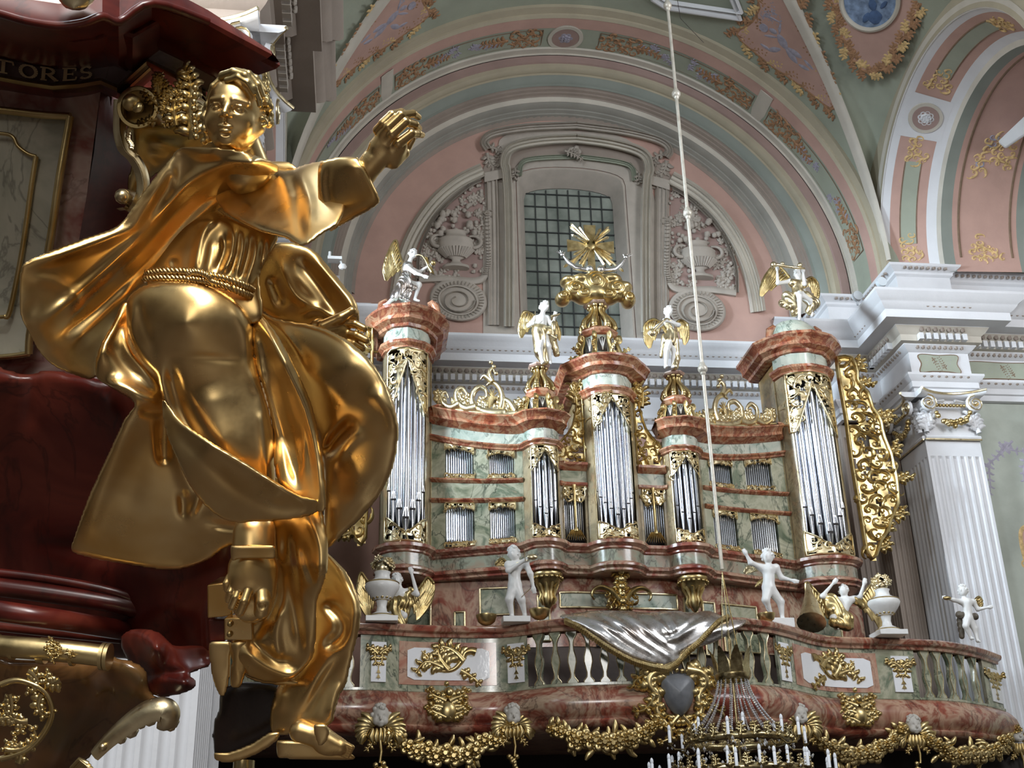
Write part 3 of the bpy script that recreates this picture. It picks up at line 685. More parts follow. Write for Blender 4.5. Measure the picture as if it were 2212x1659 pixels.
# ---- capital of the right pilaster (and the near left one)
def capital(x0, x1, yf, z, sc=1., flank=1, parts=True):
    g, w, fr = MB(), MB(), MB()
    xc = (x0+x1)/2; hw = (x1-x0)/2
    def face(org, du, dn, W):
        org = np.array(org, float); du = np.array(du, float); dn = np.array(dn, float)
        Fn = lambda s, t, h: org+du*s+np.array([0, 0, t])+dn*h
        # concave abacus
        rows = []
        for k in range(13):
            s = -W*1.18+2.36*W*k/12; o = .30*abs(s/W)**2.2*.7+.1
            rows.append([Fn(s, 1.02, -.2), Fn(s, 1.02, o+.05), Fn(s, .97, o+.06), Fn(s, .93, o+.02), Fn(s, .9, o-.04), Fn(s, .9, -.2)])
        w.grid(rows, caps=True)
        g.tube([Fn(-W*1.18+2.36*W*k/12, .985, .30*abs(-1.18+2.36*k/12)**2.2*.7+.155) for k in range(13)], .03, 6)
        for sg in (-1, 1):
            c = (sg*W*.86, .72)
            sp = [np.array([c[0]+sg*(.19*(1-k/26))*math.cos(k*.55+1.6), c[1]+(.19*(1-k/26))*math.sin(k*.55+1.6)]) for k in range(24)]
            ribbon(w, lambda s, t, h: Fn(s, t, h+.2), sp, .035, .07, None); ribbon(g, lambda s, t, h: Fn(s, t, h+.25), sp, .014, .05, None)
            g.ball(Fn(c[0], c[1], .27), .05, 8)
            ribbon(w, lambda s, t, h: Fn(s, t, h+.1), curl((sg*W*.2, .82), 0 if sg > 0 else math.pi, W*.5, sg*-.3, sg*-1.5, 8), .04, .08)
            for q in range(3): leafy(w, lambda s, t, h: Fn(s, t, h+.05), curl((sg*W*(.95-.1*q), .1+.12*q), 1.6+sg*.2, .42, -sg*1., -sg*6, 8), .06, .08, 2.2, 2, rng)
        for k in range(9): fr.ball(Fn(-W*.5+W*k/8, .70, .16), .045, 6)
        for k in range(34):
            s = rng.uniform(-.62, .62)*W; t = .52-.26*(1-(s/(.65*W))**2)+rng.uniform(-.06, .06); fr.ball(Fn(s, t, .16+rng.uniform(0, .07)), rng.uniform(.045, .065), 7)
        w.tube([Fn(-W*1.0, .0, .03), Fn(W*1.0, .0, .03)], .045, 6); g.tube([Fn(-W*1.02, -.05, .05), Fn(W*1.02, -.05, .05)], .02, 6)
    face((xc, yf, z), (1, 0, 0), (0, -1, 0), hw)
    face((x0 if flank > 0 else x1, yf+hw, z), (0, -flank, 0), (-flank, 0, 0), hw)
    w.box(x0+.02, x1-.02, yf+.02, yf+2*hw, z-.05, z+1.0)
    r = empty('pilaster_capital', (xc, yf, z), None, 'column capital')
    w.build('capital_body', M['white'], r, 50); g.build('gilded_volutes', M['goldp'], r, 60); fr.build('fruit_garland', M['gold'], r, 60); return r
r = capital(X0+7.02, X0+8.28, 23.1, 10.8)
r['label'] = 'white capital with gilded volutes and fruit garland on the right fluted pilaster'
r = capital(-3.0, -1.6, 12.38, 10.85, flank=-1); r['label'] = 'white and gilded capital behind the golden statue\'s head, top of the left pilaster'
# ================================================================ lunette wall with the window
FE = lambda s, t, h: at(s, t, 26.0-h)
wx, wh = 5.05, 1.17
def wout(hw, top, sh, zb=14.3, n=12):
    p = [(wx-hw, zb), (wx-hw, (zb+sh)/2)]
    for k in range(n+1):
        a = math.pi-math.pi*k/n; p.append((wx+hw*math.cos(a)*(1 if 0 < k < n else 1), sh+(top-sh)*math.sin(a)**.7 if 0 < k < n else sh))
    return p+[(wx+hw, (zb+sh)/2), (wx+hw, zb)]
wi = wout(1.17, 18.95, 18.55); wo = wout(1.36, 19.2, 18.75); n_ = len(wo)
big = []
for i, p in enumerate(wo):
    d = np.array([p[0]-wx, p[1]-17.0]); k = min((8/abs(d[0]) if abs(d[0]) > 1e-6 else 99), (6/abs(d[1]) if abs(d[1]) > 1e-6 else 99)); big.append((wx+d[0]*k, max(17+d[1]*k, 12.5)))
mb = MB(); mb.grid([[(p[0], 26.0, p[1]) for p in wo], [(p[0], 26.0, p[1]) for p in big]]); mb.box(-4, 14, 26, 26.2, 0, 14.3); mb.box(-4, -2.95, 26, 26.2, 12, 23); mb.box(13, 14, 26, 26.2, 12, 23); st(mb.build('wall_back', M['pink']))
mb = MB(); mb.grid([[(p[0], 25.95, p[1]) for p in wout(1.42, 19.27, 18.8)], [(p[0], 25.93, p[1]) for p in wo], [(p[0], 26.05, p[1]) for p in wout(1.3, 19.13, 18.7)], [(p[0], 26.45, p[1]) for p in wi]]); st(mb.build('trim_window_reveal', M['relief']))
mb = MB(); inn_ = [(p[0], 25.965, p[1]) for p in wout(1.44, 19.3, 18.82)]; outr = []
for x_, _, z_ in inn_:
    dx, dz = x_-wx, max(z_-14.3, 0); k = 1/((abs(dx)/2.34)**5+(dz/6.15)**5)**.2; outr.append((wx+dx*k, 25.965, 14.3+dz*k))
mb.grid([[(p[0], 26.0, p[2]) for p in outr], outr, inn_]); st(mb.build('trim_window_field', M['relief'], None, 30))
m, nt, b = newmat('leaded_glass'); b.inputs['Base Color'].default_value = (*L((128,134,126)), 1); b.inputs['Roughness'].default_value = .35
nt.links.new(ramp(nt, noise(nt, 1.1, 4), [(.35, L((96,104,98))), (.65, L((150,156,148)))]), b.inputs['Base Color'])
b.inputs['Emission Color'].default_value = (*L((120,130,120)), 1); b.inputs['Emission Strength'].default_value = .10; M['glass'] = m
mb = MB(); mb.prism([(p[0], 26.47, p[1]) for p in wi], (0, .02, 0)); st(mb.build('window_1', m))
mb = MB()
for k in range(1, 8): x = wx-1.17+2.34*k/8; mb.box(x-.014, x+.014, 26.43, 26.46, 14.3, 18.9-.3*abs((x-wx)/1.17)**3)
for k in range(12): z = 14.5+.385*k; mb.box(wx-1.17, wx+1.17, 26.42, 26.45, z-.014, z+.014)
st(mb.build('window_1_lead_bars', plaster('iron', (52,56,56), .1, .5)))
def slab(pts, h0, h1, nm, mt, bev=.02):
    mb = MB(); mb.prism([FE(x, y, h0) for x, y in pts], FE(pts[0][0], pts[0][1], h1)-FE(pts[0][0], pts[0][1], h0)); return st(mb.build(nm, mt, None, 40, bev))
def ring(outer, inner, h0, h1, nm, mt):
    mb = MB(); mb.grid([[FE(*p, -.02) for p in outer], [FE(*p, h0) for p in outer], [FE(*p, h1) for p in inner], [FE(*p, -.02) for p in inner]]); return st(mb.build(nm, mt, None, 40))
winp = [tuple(proj_) for proj_ in ()]
def mould(pts, w, h, nm, mt, closed=False, n=5):
    mb = MB(); P = spline(pts, n, closed); P = list(P)+([P[0]] if closed else [])
    for off, ww, hh in ((0, w, h), (-.62*w, w*.2, h*1.5), (.62*w, w*.2, h*1.5), (0, w*.18, h*1.35)):
        Q = []
        for i, p in enumerate(P):
            d = nrm(np.append(P[min(i+1, len(P)-1)]-P[max(i-1, 0)], 0))[:2]; Q.append(p+np.array([-d[1], d[0]])*off)
        ribbon(mb, FE, Q, ww, hh, None)
    return st(mb.build(nm, mt, None, 50))
for side in (0, 1):
    T = (lambda p: p) if side == 0 else (lambda p: (2*1246-p[0]+(p[1]-300)*.012+ (0), p[1]+(1246-p[0])*.085+ (p[0]-1246)*0))
    tl = lambda L_: [T(p) for p in L_]
    mould(tl([(1066,702),(1066,560),(1064,440),(1062,380)]), 16, .10, 'trim_window_jamb', M['relief'])
    mould(tl([(1100,705),(1100,560),(1098,440),(1094,372),(1090,352),(1098,326),(1125,312),(1180,303),(1246,300)]), 13, .2, 'trim_window_hood', M['cream'])
    mould(tl([(1122,380),(1128,352),(1160,342),(1246,338)]), 7, .1, 'trim_window_inner', M['green'])
    mould(tl([(1054,322),(1046,308),(1056,294),(1085,284),(1150,275),(1246,271)]), 10, .14, 'trim_pediment', M['relief'])
    slab(tl([(1040,372),(1052,345),(1078,335),(1096,318),(1246,290),(1246,340),(1130,342),(1110,365),(1108,395),(1046,392)]), .0, .06, 'trim_pediment_ground', M['taupe'])
    slab(tl([(1046,372),(1090,364),(1090,384),(1046,394)]), .0, .16, 'trim_window_capital', M['relief'])
    a = MB(); leafy(a, FE, [np.array(T(p)) for p in curl((1056,318), 0, 46, .02, .22, 14)], 4, .16, 2, 3, rng)
    leafy(a, FE, [np.array(T(p)) for p in curl((1052,330), 1.5, 50, -.01, -.1, 12)], 5, .16, 2.2, 2, rng)
    leafy(a, FE, [np.array(T(p)) for p in curl((1112,362), 1.4, 26, .01, .1, 8)], 4, .22, 2.4, 2, rng)
    scrollwork(a, FE, tl([(1082,308),(1078,335),(1060,345),(1052,372),(1066,372),(1084,352)]), 12, 2.2, .12, rng, False); st(a.build('trim_pediment_volute', M['relief']))
    # outer quarter band and the carved niche
    mould(tl([(858,640),(866,590),(884,530),(912,476),(950,428),(995,392),(1044,368)]), 17, .12, 'trim_lunette_band', M['cream'])
    nic = tl([(905,600),(908,545),(935,485),(970,442),(1012,408),(1046,394),(1046,600)])
    slab(nic, 0, .02, 'trim_niche_ground', M['dpink'])
    mould(tl([(903,602),(906,545),(932,483),(968,440),(1012,404),(1040,390)]), 4, .1, 'trim_niche_edge', M['relief'])
    a = MB()
    urn = [(.0, -.62), (.36, -.62), (.36, -.55), (.2, -.5), (.12, -.42), (.12, -.36), (.3, -.28), (.46, -.1), (.5, .08), (.47, .16), (.5, .2), (.44, .26), (.3, .32), (.28, .42), (.36, .46), (.0, .5)]
    cx_, cy_ = T((985, 535)); uo = FE(cx_, cy_, .12)
    a.lathe([(r*.9, z*.95) for r, z in urn], uo, 22, np.diag([1, .5, 1.]))
    for k in range(16):
        an = math.pi*k/16+math.pi; a.tube([uo+np.array([.24*math.cos(an), .14*math.sin(an), -.3]), uo+np.array([.44*math.cos(an), .24*math.sin(an), -.08])], [.02, .045], 5)
    for sg in (-1, 1):
        h_ = [uo+np.array([sg*(.42+.2*math.sin(t)), -.02, .0+.28*(1-math.cos(t))*.6]) for t in np.linspace(0, 3.6, 12)]; a.tube(h_, [.05]*8+[.04, .035, .03, .03], 6)
    # fruit and leaves above and around
    P = np.array(nic)
    for k in range(260):
        q = np.array([rng.uniform(P[:, 0].min(), P[:, 0].max()), rng.uniform(P[:, 1].min(), P[:, 1].max())])
        if not inpoly(q, P) or (abs(q[0]-cx_) < 34 and -28 < q[1]-cy_ < 62 and rng.random() < .93): continue
        if abs(q[0]-cx_) < 42 and -80 < q[1]-cy_ < -25 and rng.random() < .8: a.ball(FE(q[0], q[1], .12), rng.uniform(.05, .1), 7)
        elif rng.random() < .5: a.ball(FE(q[0], q[1], .06), rng.uniform(.035, .07), 6)
        else: leafy(a, FE, curl(q, rng.uniform(0, 6.3), rng.uniform(16, 26), rng.uniform(-.1, .1), rng.uniform(-.2, .2), 7), 4.5, .09, 1.6, 2, rng)
    st(a.build('trim_niche_urn_relief', M['relief'], None, 60))
    # console scroll and oval volute under the niche
    a = MB(); ribbon(a, FE, [np.array(T(p)) for p in spline([(1052,455),(1054,520),(1055,570),(1045,600),(1018,608),(960,602),(905,604)], 5)], 9, .14, None)
    leafy(a, FE, [np.array(T(p)) for p in curl((1046,462), -1.2, 46, .06, .3, 14)], 4, .2, .5, 9, rng)
    for k in range(22):
        pz = spline([(1052,460),(1054,520),(1055,570),(1045,600)], 8)[k]; q = T(pz); ribbon(a, FE, [np.array([q[0]-5, q[1]]), np.array([q[0], q[1]+1]), np.array([q[0]+5, q[1]])], 1.4, .18, None)
    st(a.build('trim_console', M['relief'], None, 60))
    a = MB(); oc_ = np.array(T((990, 648)))
    ell_ = lambda k, n=56: [oc_+np.array([62*k*math.cos(t), 46*k*math.sin(t)+.09*62*k*math.cos(t)]) for t in np.linspace(0, 2*math.pi, n)]
    a.grid([[FE(*p, h) for p in ell_(k)[:-1]] for k, h in ((1, 0), (1, .1), (.93, .15), (.72, .12), (.70, .16), (.64, .16), (.62, .1), (.4, .16), (.01, .18))], cu=True)
    for k in range(40):
        t = 2*math.pi*k/40; p0 = oc_+np.array([62*.75*math.cos(t), 46*.75*math.sin(t)]); p1 = oc_+np.array([62*.9*math.cos(t), 46*.9*math.sin(t)]); ribbon(a, FE, [p0, (p0+p1)/2, p1], 2.2, .18, None)
    sp = [oc_+np.array([62*(.6-.42*k/30)*math.cos(.35*k), 46*(.6-.42*k/30)*math.sin(.35*k)]) for k in range(31)]; ribbon(a, FE, sp, 2.5, .24, None)
    st(a.build('trim_oval_volute', M['relief'], None, 60))
a = MB()
leafy(a, lambda s, t, h: FE(s, t, h+.2), curl((1220,326), .2, 46, .01, .02, 12), 3, .1, 2.4, 2, rng); rosette(a, lambda s, t, h: FE(s, t, .15+h), (1243, 327), 14, .12, 5); st(a.build('trim_window_rosette', M['relief']))
# ---- ceiling centre frame just inside the picture's top edge
Fv = lambda s, t, h: np.array(arcpt(7.02-h, s/7.07, t))
a = MB(); c0 = onweb(1500, 10); q0 = onweb(1398, -10); q1 = onweb(1598, 33)
for off, w in ((0, .1), (.2, .04)):
    P = [np.array([onweb(1385, -60)[0], onweb(1385, -60)[1]]), np.array([onweb(1412, -6)[0], onweb(1412, -6)[1]-off]), np.array([onweb(1440, 12)[0], onweb(1440, 12)[1]-off]), np.array([onweb(1600, 36)[0]+0, onweb(1600, 36)[1]-off]), np.array([onweb(1560, -60)[0], onweb(1560, -60)[1]-off])]
    ribbon(a, Fv, P, w, .1, None)
st(a.build('trim_ceiling_frame', M['white']))
# ---- floor, far right white cornice piece, other shell
mb = MB(); mb.box(-12, 22, -6, 27, -.1, 0); st(mb.build('floor', plaster('dark_floor', (62,50,42), .3, .5, 2)))
mb = MB()
P = [at(2158,308,20.4), at(2212+60,215,20.4), at(2212+60,255,20.4), at(2165,318,20.4)]
mb.add([atX(2155,306,13.6), atX(2290,178,13.6), atX(2290,240,13.75), atX(2172,322,13.75), atX(2155,306,14.6), atX(2290,178,14.6), atX(2290,240,14.6), atX(2172,322,14.6)], [(0,1,2,3),(0,4,5,1),(3,2,6,7),(4,7,6,5),(0,3,7,4),(1,5,6,2)])
st(mb.build('trim_side_sill', M['white'], None, 30, .05))
# ================================================================ the organ
half = [(0,21.22),(.2,21.25),(.34,21.34),(.43,21.50),(.5,21.62),(1.02,21.62),(1.07,21.5),(1.16,21.37),(1.37,21.3),(1.58,21.37),(1.67,21.5),(1.75,21.68),(2.2,21.85),(2.7,22.05),(3.2,22.25),(3.62,22.42),(3.68,22.15),(3.84,21.97),(4.15,21.87),(4.46,21.97),(4.62,22.15),(4.70,22.5)]
PL = [(-u, v) for u, v in half[::-1]]+half[1:]
PU = np.array([p[0] for p in PL]); PV = np.array([p[1] for p in PL])
def ux(u): return 4.72+u*(1.022+.0155*u)
def pv(u): return float(np.interp(u, PU, PV))
def W3(u, v, z): return np.array([ux(u), v+.075*u, z])
def OF(u, z, h): return W3(u, pv(u)-h, z)
def OFb(back):
    return lambda u, z, h: W3(u, pv(u)+back-h, z)
def rise(u):
    a = abs(u); return .42*max(0, min((a-1.85)/1.8, 1))**1.4 if a < 3.66 else 0
def sub(u0, u1, n=None):
    us = sorted(set([u0, u1]+[u for u in PU if u0 < u < u1]+list(np.linspace(u0, u1, n or 3)))); return us
def path(us, back=0): return [tuple(W3(u, pv(u)+back, 0)[:2]) for u in us]
def smoothus(u0, u1):
    n = max(4, int((u1-u0)/.07)); return list(np.linspace(u0, u1, n))
def course(mb, u0, u1, prof, z=0, rs=0., back=0):
    us = smoothus(u0, u1); mb.sweep(path(us, back), [(o, z+zz) for o, zz in prof], zo=[rs*rise(u) for u in us]); return mb
def wallstrip(mb, u0, u1, z0, z1, th=.14, rs0=0., rs1=0., back=0.):
    us = sub(u0, u1); a = [W3(u, pv(u)+back, z0+rs0*rise(u)) for u in us]; b = [W3(u, pv(u)+back, z1+rs1*rise(u)) for u in us]
    c = [W3(u, pv(u)+back+th, z1+rs1*rise(u)) for u in us]; d = [W3(u, pv(u)+back+th, z0+rs0*rise(u)) for u in us]
    mb.grid([list(r) for r in zip(a, b, c, d)], cu=True, caps=True)
organ = empty('pipe_organ', W3(0, 22.5, 5.0), 'tall baroque church organ in red and green marbled casework with silver pipes', 'pipe organ')
def part(mb, name, mt, smooth=40, parent=None):
    if name in SPLIT: return [m_.build(SING[name], mt, parent or organ, smooth) for m_ in islands(mb)][0]
    return mb.build(name, mt, parent or organ, smooth)
def pierced(mb, Fn, poly, step, th, rng, hole=.16, relief=None):
    P = np.array(poly, float); x0, y0 = P.min(0); x1, y1 = P.max(0); nx = int((x1-x0)/step)+1; ny = int((y1-y0)/step)+1
    hs = [(rng.uniform(x0, x1), rng.uniform(y0, y1), rng.uniform(.8, 1.5)*step) for _ in range(int(hole*nx*ny*.55))]
    def nz(x, y): return .5*math.sin(x*2.6/step*.35+y*1.1/step*.3)+.5*math.sin(y*2.2/step*.31-x*.9/step*.3)
    idx = {}; vs = []; fs = []
    def vid(i, j):
        if (i, j) not in idx:
            x, y = x0+i*step, y0+j*step; a = len(vs); vs.append(Fn(x, y, th*(1.1+.5*nz(x, y)))); vs.append(Fn(x, y, 0)); idx[(i, j)] = a
        return idx[(i, j)]
    cells = set()
    for i in range(nx):
        for j in range(ny):
            c = (x0+(i+.5)*step, y0+(j+.5)*step)
            if inpoly(c, P) and not any((c[0]-h[0])**2+(c[1]-h[1])**2 < h[2]**2 for h in hs): cells.add((i, j))
    for i, j in cells:
        a, b, c, d = vid(i, j), vid(i+1, j), vid(i+1, j+1), vid(i, j+1); fs += [(a, b, c, d), (a+1, d+1, c+1, b+1)]
        for (di, dj), (p, q) in (((0, -1), (a, b)), ((1, 0), (b, c)), ((0, 1), (c, d)), ((-1, 0), (d, a))):
            if (i+di, j+dj) not in cells: fs.append((p, p+1, q+1, q))
    mb.add(vs, fs)
def carving(mb, Fn, poly, sp, rng, w=None, h=.05):
    pierced(mb, Fn, poly, sp*.32, h*.4, rng, .2)
    scrollwork(mb, lambda s, t, hh: Fn(s, t, hh+h*.3), poly, sp, w or sp*.2, h, rng, True)
rng = random.Random(11)
# ---- base mouldings
BM = [(.0, 7.28), (.05, 7.30), (.05, 7.34), (.12, 7.38), (.12, 7.42), (.07, 7.46), (.02, 7.48)]
BT = [(.02, 7.70), (.06, 7.72), (.06, 7.75), (.15, 7.80), (.15, 7.86), (.0, 7.90)]
a = MB(); course(a, -4.68, 4.68, BM+[]); part(a, 'lower_moulding', M['red'], 30)
a = MB(); course(a, -4.68, 4.68, [(.02, 7.47), (.02, 7.71)]); part(a, 'base_frieze', M['mott'], 30)
a = MB(); course(a, -4.68, 4.68, BT); part(a, 'base_moulding', M['red'], 30)
a = MB()   # undersides closing the overhang
us = smoothus(-4.68, 4.68); a.grid([[W3(u, pv(u), 7.29), W3(u, 23.4, 7.29)] for u in us]); part(a, 'underside', M['mauve'])
# ---- dark inner back walls
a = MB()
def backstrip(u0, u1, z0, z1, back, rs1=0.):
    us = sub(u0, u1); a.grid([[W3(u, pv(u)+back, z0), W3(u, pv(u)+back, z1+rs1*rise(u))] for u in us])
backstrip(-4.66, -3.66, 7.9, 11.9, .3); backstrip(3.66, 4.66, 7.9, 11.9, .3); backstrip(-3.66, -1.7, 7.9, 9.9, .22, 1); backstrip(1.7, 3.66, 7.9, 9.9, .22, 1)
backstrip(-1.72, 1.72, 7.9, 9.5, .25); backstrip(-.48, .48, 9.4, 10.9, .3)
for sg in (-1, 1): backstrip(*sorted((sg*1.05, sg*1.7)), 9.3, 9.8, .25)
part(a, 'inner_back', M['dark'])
# ---- case sides behind the towers
a = MB()
for u0, u1, v0, z1 in ((-4.66, -3.66, 22.35, 12.3), (3.66, 4.66, 22.35, 12.3), (-.49, .49, 21.75, 11.3), (-1.7, -1.05, 21.8, 10.1), (1.05, 1.7, 21.8, 10.1)):
    p = [W3(u0, v0, 7.9), W3(u1, v0, 7.9), W3(u1, 23.5, 7.9), W3(u0, 23.5, 7.9)]; a.prism(p, (0, 0, z1-7.9))
part(a, 'tower_sides', marble('mustard_marble', [(150,116,70),(178,146,96),(140,124,90),(186,164,124)], 1.8, (90,64,40), .6, .3, 5.))
a = MB()
for sg in (-1, 1):
    us = smoothus(*sorted((sg*1.7, sg*3.66))); a.grid([[W3(u, pv(u)+.3, 10.3+rise(u)), W3(u, 23.4, 10.3+rise(u))] for u in us])
part(a, 'wing_top', M['mauve'])
# ---- stiles
a = MB()
for sg in (-1, 1):
    S = lambda u0, u1: sorted((sg*u0, sg*u1))
    wallstrip(a, *S(3.60, 3.73), 7.9, 11.86, .3); wallstrip(a, *S(4.56, 4.70), 7.9, 11.86, .3)
    wallstrip(a, *S(.385, .52), 7.9, 10.83, .3); wallstrip(a, *S(.50, .56), 7.9, 9.1, .2); wallstrip(a, *S(.97, 1.1), 7.9, 9.72, .2); wallstrip(a, *S(1.63, 1.76), 7.9, 9.72, .25)
part(a, 'tower_stiles', marble('ochre_marble', [(150,126,92),(172,154,122),(134,124,98),(164,128,94)], 2.2, (92,70,48), .6, .28, 6.))
a = MB()
for sg in (-1, 1):
    S = lambda u0, u1: sorted((sg*u0, sg*u1))
    for u0, u1 in ((1.75, 1.92), (2.42, 2.72), (3.30, 3.62)): wallstrip(a, *S(u0, u1), 7.9, 9.75, .2, 0, 1)
    wallstrip(a, *S(1.75, 3.62), 8.80, 9.10, .2, .35, .45); wallstrip(a, *S(1.75, 3.62), 9.72, 9.76, .2, 1, 1)
    wallstrip(a, *S(.5, 1.04), 9.1, 9.36, .2)
part(a, 'green_stiles', M['gmarble'])
a = MB()
for sg in (-1, 1):
    S = lambda u0, u1: sorted((sg*u0, sg*u1))
    course(a, *S(1.76, 3.60), [(0, 0), (.03, .01), (.07, .05), (.07, .08), (0, .1)], 8.70, .35); course(a, *S(1.76, 3.60), [(0, 0), (.03, .01), (.07, .05), (.07, .08), (0, .1)], 9.08, .45)
    course(a, *S(.5, 1.05), [(0, 0), (.04, .03), (.04, .08), (0, .09)], 9.02); course(a, *S(.5, 1.05), [(0, 0), (.05, .03), (.13, .09), (.13, .14), (0, .16)], 9.34)
part(a, 'rail_mouldings', M['orange'], 30)
# gold fillets on the stiles
a = MB()
for sg in (-1, 1):
    for u, z1 in ((3.735, 11.5), (3.60, 11.8), (4.56, 11.5), (4.69, 11.8), (.385, 10.5), (1.64, 9.5), (1.10, 9.4)):
        wallstrip(a, *sorted((sg*u-.008, sg*u+.008)), 7.95, z1, .02, back=-.015)
part(a, 'gold_fillets', M['goldp'])
# ---- entablatures: small tower + wing
for sg, nm in ((-1, 'l'), (1, 'r')):
    S = lambda u0, u1: sorted((sg*u0, sg*u1))
    a = MB(); course(a, *S(1.02, 3.62), [(0, 9.72), (.05, 9.74), (.05, 9.77), (.1, 9.81), (.1, 9.84), (0, 9.86)], 0, 1.); part(a, 'upper_moulding', M['orange'], 30)
    a = MB(); course(a, *S(1.02, 3.62), [(.0, 9.85), (0, 10.10)], 0, 1.); part(a, 'upper_frieze', M['pale'], 30)
    a = MB(); course(a, *S(.93, 3.64), [(0, 10.08), (.05, 10.1), (.08, 10.13), (.2, 10.18), (.2, 10.24), (.24, 10.3), (.3, 10.34), (.3, 10.37), (-.3, 10.39)], 0, 1.); part(a, 'wing_cornice', M['orange'], 30)
    a = MB(); course(a, *S(3.62, 4.70), [(0, 11.84), (.05, 11.86), (.05, 11.9), (.12, 11.96), (.12, 12.02), (0, 12.05)]); part(a, 'tower_moulding', M['orange'], 30)
    a = MB(); course(a, *S(3.62, 4.70), [(0, 12.04), (0, 12.32)]); part(a, 'tower_frieze', M['pale'], 30)
    def wide(u0, u1, prof, back=.0):   # round cornice with straight returns
        us = smoothus(u0, u1); p = path(us); q = [tuple(W3(u0-.22, 22.45 if abs(u0) > 3 else 21.75, 0)[:2]), tuple(W3(u0-.12, (22.25 if abs(u0) > 3 else 21.6), 0)[:2])]
        r = [tuple(W3(u1+.12, 22.25 if abs(u0) > 3 else 21.6, 0)[:2]), tuple(W3(u1+.22, 22.45 if abs(u0) > 3 else 21.75, 0)[:2])]
        e0 = [tuple(W3(u0-.22, 23.6, 0)[:2])]; e1 = [tuple(W3(u1+.22, 23.6, 0)[:2])]
        mb = MB(); mb.sweep(e0+q+p+r+e1, prof); 
        n = len(e0+q+p+r+e1); k = len(prof); mb.add([mb.v[i*k+k-1] for i in range(n)], [tuple(range(n))]); mb.add([mb.v[i*k] for i in range(n)], [tuple(range(n))]); return mb
    a = wide(*S(3.74, 4.56), [(-.02, 12.32), (.04, 12.34), (.06, 12.4), (.18, 12.46), (.18, 12.54), (.22, 12.6), (.30, 12.66), (.30, 12.72), (.1, 12.76)]); part(a, 'tower_cornice', M['orange'], 30)
    # little pedestal block on the side tower
    a = MB(); c = W3(sg*4.12, 22.45, 0)
    a.lathe([(.72, 12.74), (.72, 12.78), (.6, 12.84), (.5, 12.92 if sg < 0 else 13.1), (.35, 13.0 if sg < 0 else 13.25), (.001, 13.02 if sg < 0 else 13.28)], (c[0], c[1], 0), 10, np.diag([1, .8, 1])); part(a, 'statue_base', M['pale'], 30)
    a = MB()
    for s2 in (-1, 1): a.tube([(c[0]+s2*x, c[1]-.1, z) for x, z in ((.72, 12.76), (.6, 12.86), (.55, 13.05), (.46, 13.12), (.40, 13.08))], [.08, .07, .09, .08, .05], 8)
    part(a, 'base_scrolls', M['orange'], 60)
a = wide(-.40, .40, [(-.02, 11.26), (.04, 11.28), (.06, 11.32), (.2, 11.38), (.2, 11.46), (.24, 11.5), (.30, 11.55), (.30, 11.6), (.1, 11.63)]); part(a, 'central_cornice', M['orange'], 30)
a = MB(); course(a, -.5, .5, [(0, 10.82), (.05, 10.84), (.05, 10.9), (.1, 10.95), (.1, 10.99), (0, 11.02)]); part(a, 'central_moulding', M['orange'], 30)
a = MB(); course(a, -.5, .5, [(0, 11.01), (0, 11.28)]); part(a, 'central_frieze', M['pale'], 30)
# ---- pipes
pipes = []      # (size, mesh builder, mouth builder)
def pipe(u, back, zf, zm, zt, r, towards=None):
    c = W3(u, pv(u)+back, 0); mb = MB()
    mb.lathe([(.001, zf), (r*.25, zf+.01), (r*.96, zm-.012), (r, zm), (r, zt), (r*.9, zt), (r*.9, zt-.02)], (c[0], c[1], 0), 14 if r > .04 else 8)
    mo = MB()
    if r > .035:
        mo.box(c[0]-r*.62, c[0]+r*.62, c[1]-r*1.02, c[1]-r*.7, zm+.0, zm+r*.55)
        mb.add([(c[0]-r*.66, c[1]-r*.80, zm+r*.6), (c[0]+r*.66, c[1]-r*.80, zm+r*.6), (c[0]+r*.3, c[1]-r*1.0, zm+r*2.6), (c[0]-r*.3, c[1]-r*1.0, zm+r*2.6)], [(0, 1, 2, 3)])
    pipes.append((r*(zt-zf), mb, mo))
def tower_pipes(uc, hw, n, zb, zv, ztop, zedge, r0, r1, back):
    for k in range(n):
        t = (k-(n-1)/2)/((n-1)/2); u = uc+hw*math.sin(t*1.45)/math.sin(1.45)*1.0; r = r0+(r1-r0)*abs(t)
        pipe(u, back, zb+(zv-zb)*abs(t)-.05, zb+(zv-zb)*abs(t)+.35+.42*abs(t)*(zv-zb+.4), ztop-(ztop-zedge)*abs(t)*.6, r)
for sg in (-1, 1): tower_pipes(sg*4.15, .40, 9, 8.0, 8.42, 11.7, 10.6, .088, .05, .13); tower_pipes(sg*1.37, .235, 7, 8.02, 8.2, 9.66, 9.3, .05, .03, .12)
tower_pipes(0, .33, 9, 8.02, 8.25, 10.8, 10.2, .062, .036, .13)
for sg in (-1, 1):
    for u0, u1 in ((1.93, 2.41), (2.73, 3.29)):
        for z0, z1, rs in ((7.93, 8.72, 0), (9.16, 9.76, 1)):
            n = 12
            for k in range(n):
                u = sg*(u0+(u1-u0)*(k+.5)/n); t = k/(n-1) if z0 < 8 and u0 > 2.5 else .5
                zz = z0+rs*.4*rise(u); pipe(u, .10, zz, zz+.16+(.1*(t-.5) if z0 < 8 else 0), z1+rise(u)*(.8 if rs else .2), .5*(u1-u0)/n*.82*(1.25 if (u0 > 2.5 and z0 < 8 and k > 6) else 1))
    for k in range(10):
        u = sg*(.58+.40*(k+.5)/10); pipe(u, .10, 7.98, 8.25+.02*abs(k-4.5), 9.02, .0155)
pipes.sort(key=lambda p: -p[0]); rest = MB()
for i, (s_, mb, mo) in enumerate(pipes):
    if i < 100:
        o = part(mb, 'organ_pipe', M['pipe'], 40)
        if mo.v: mo.build('pipe_mouth', M['dark'], o, 0); o.children
    else: rest.add(mb.v, mb.f)
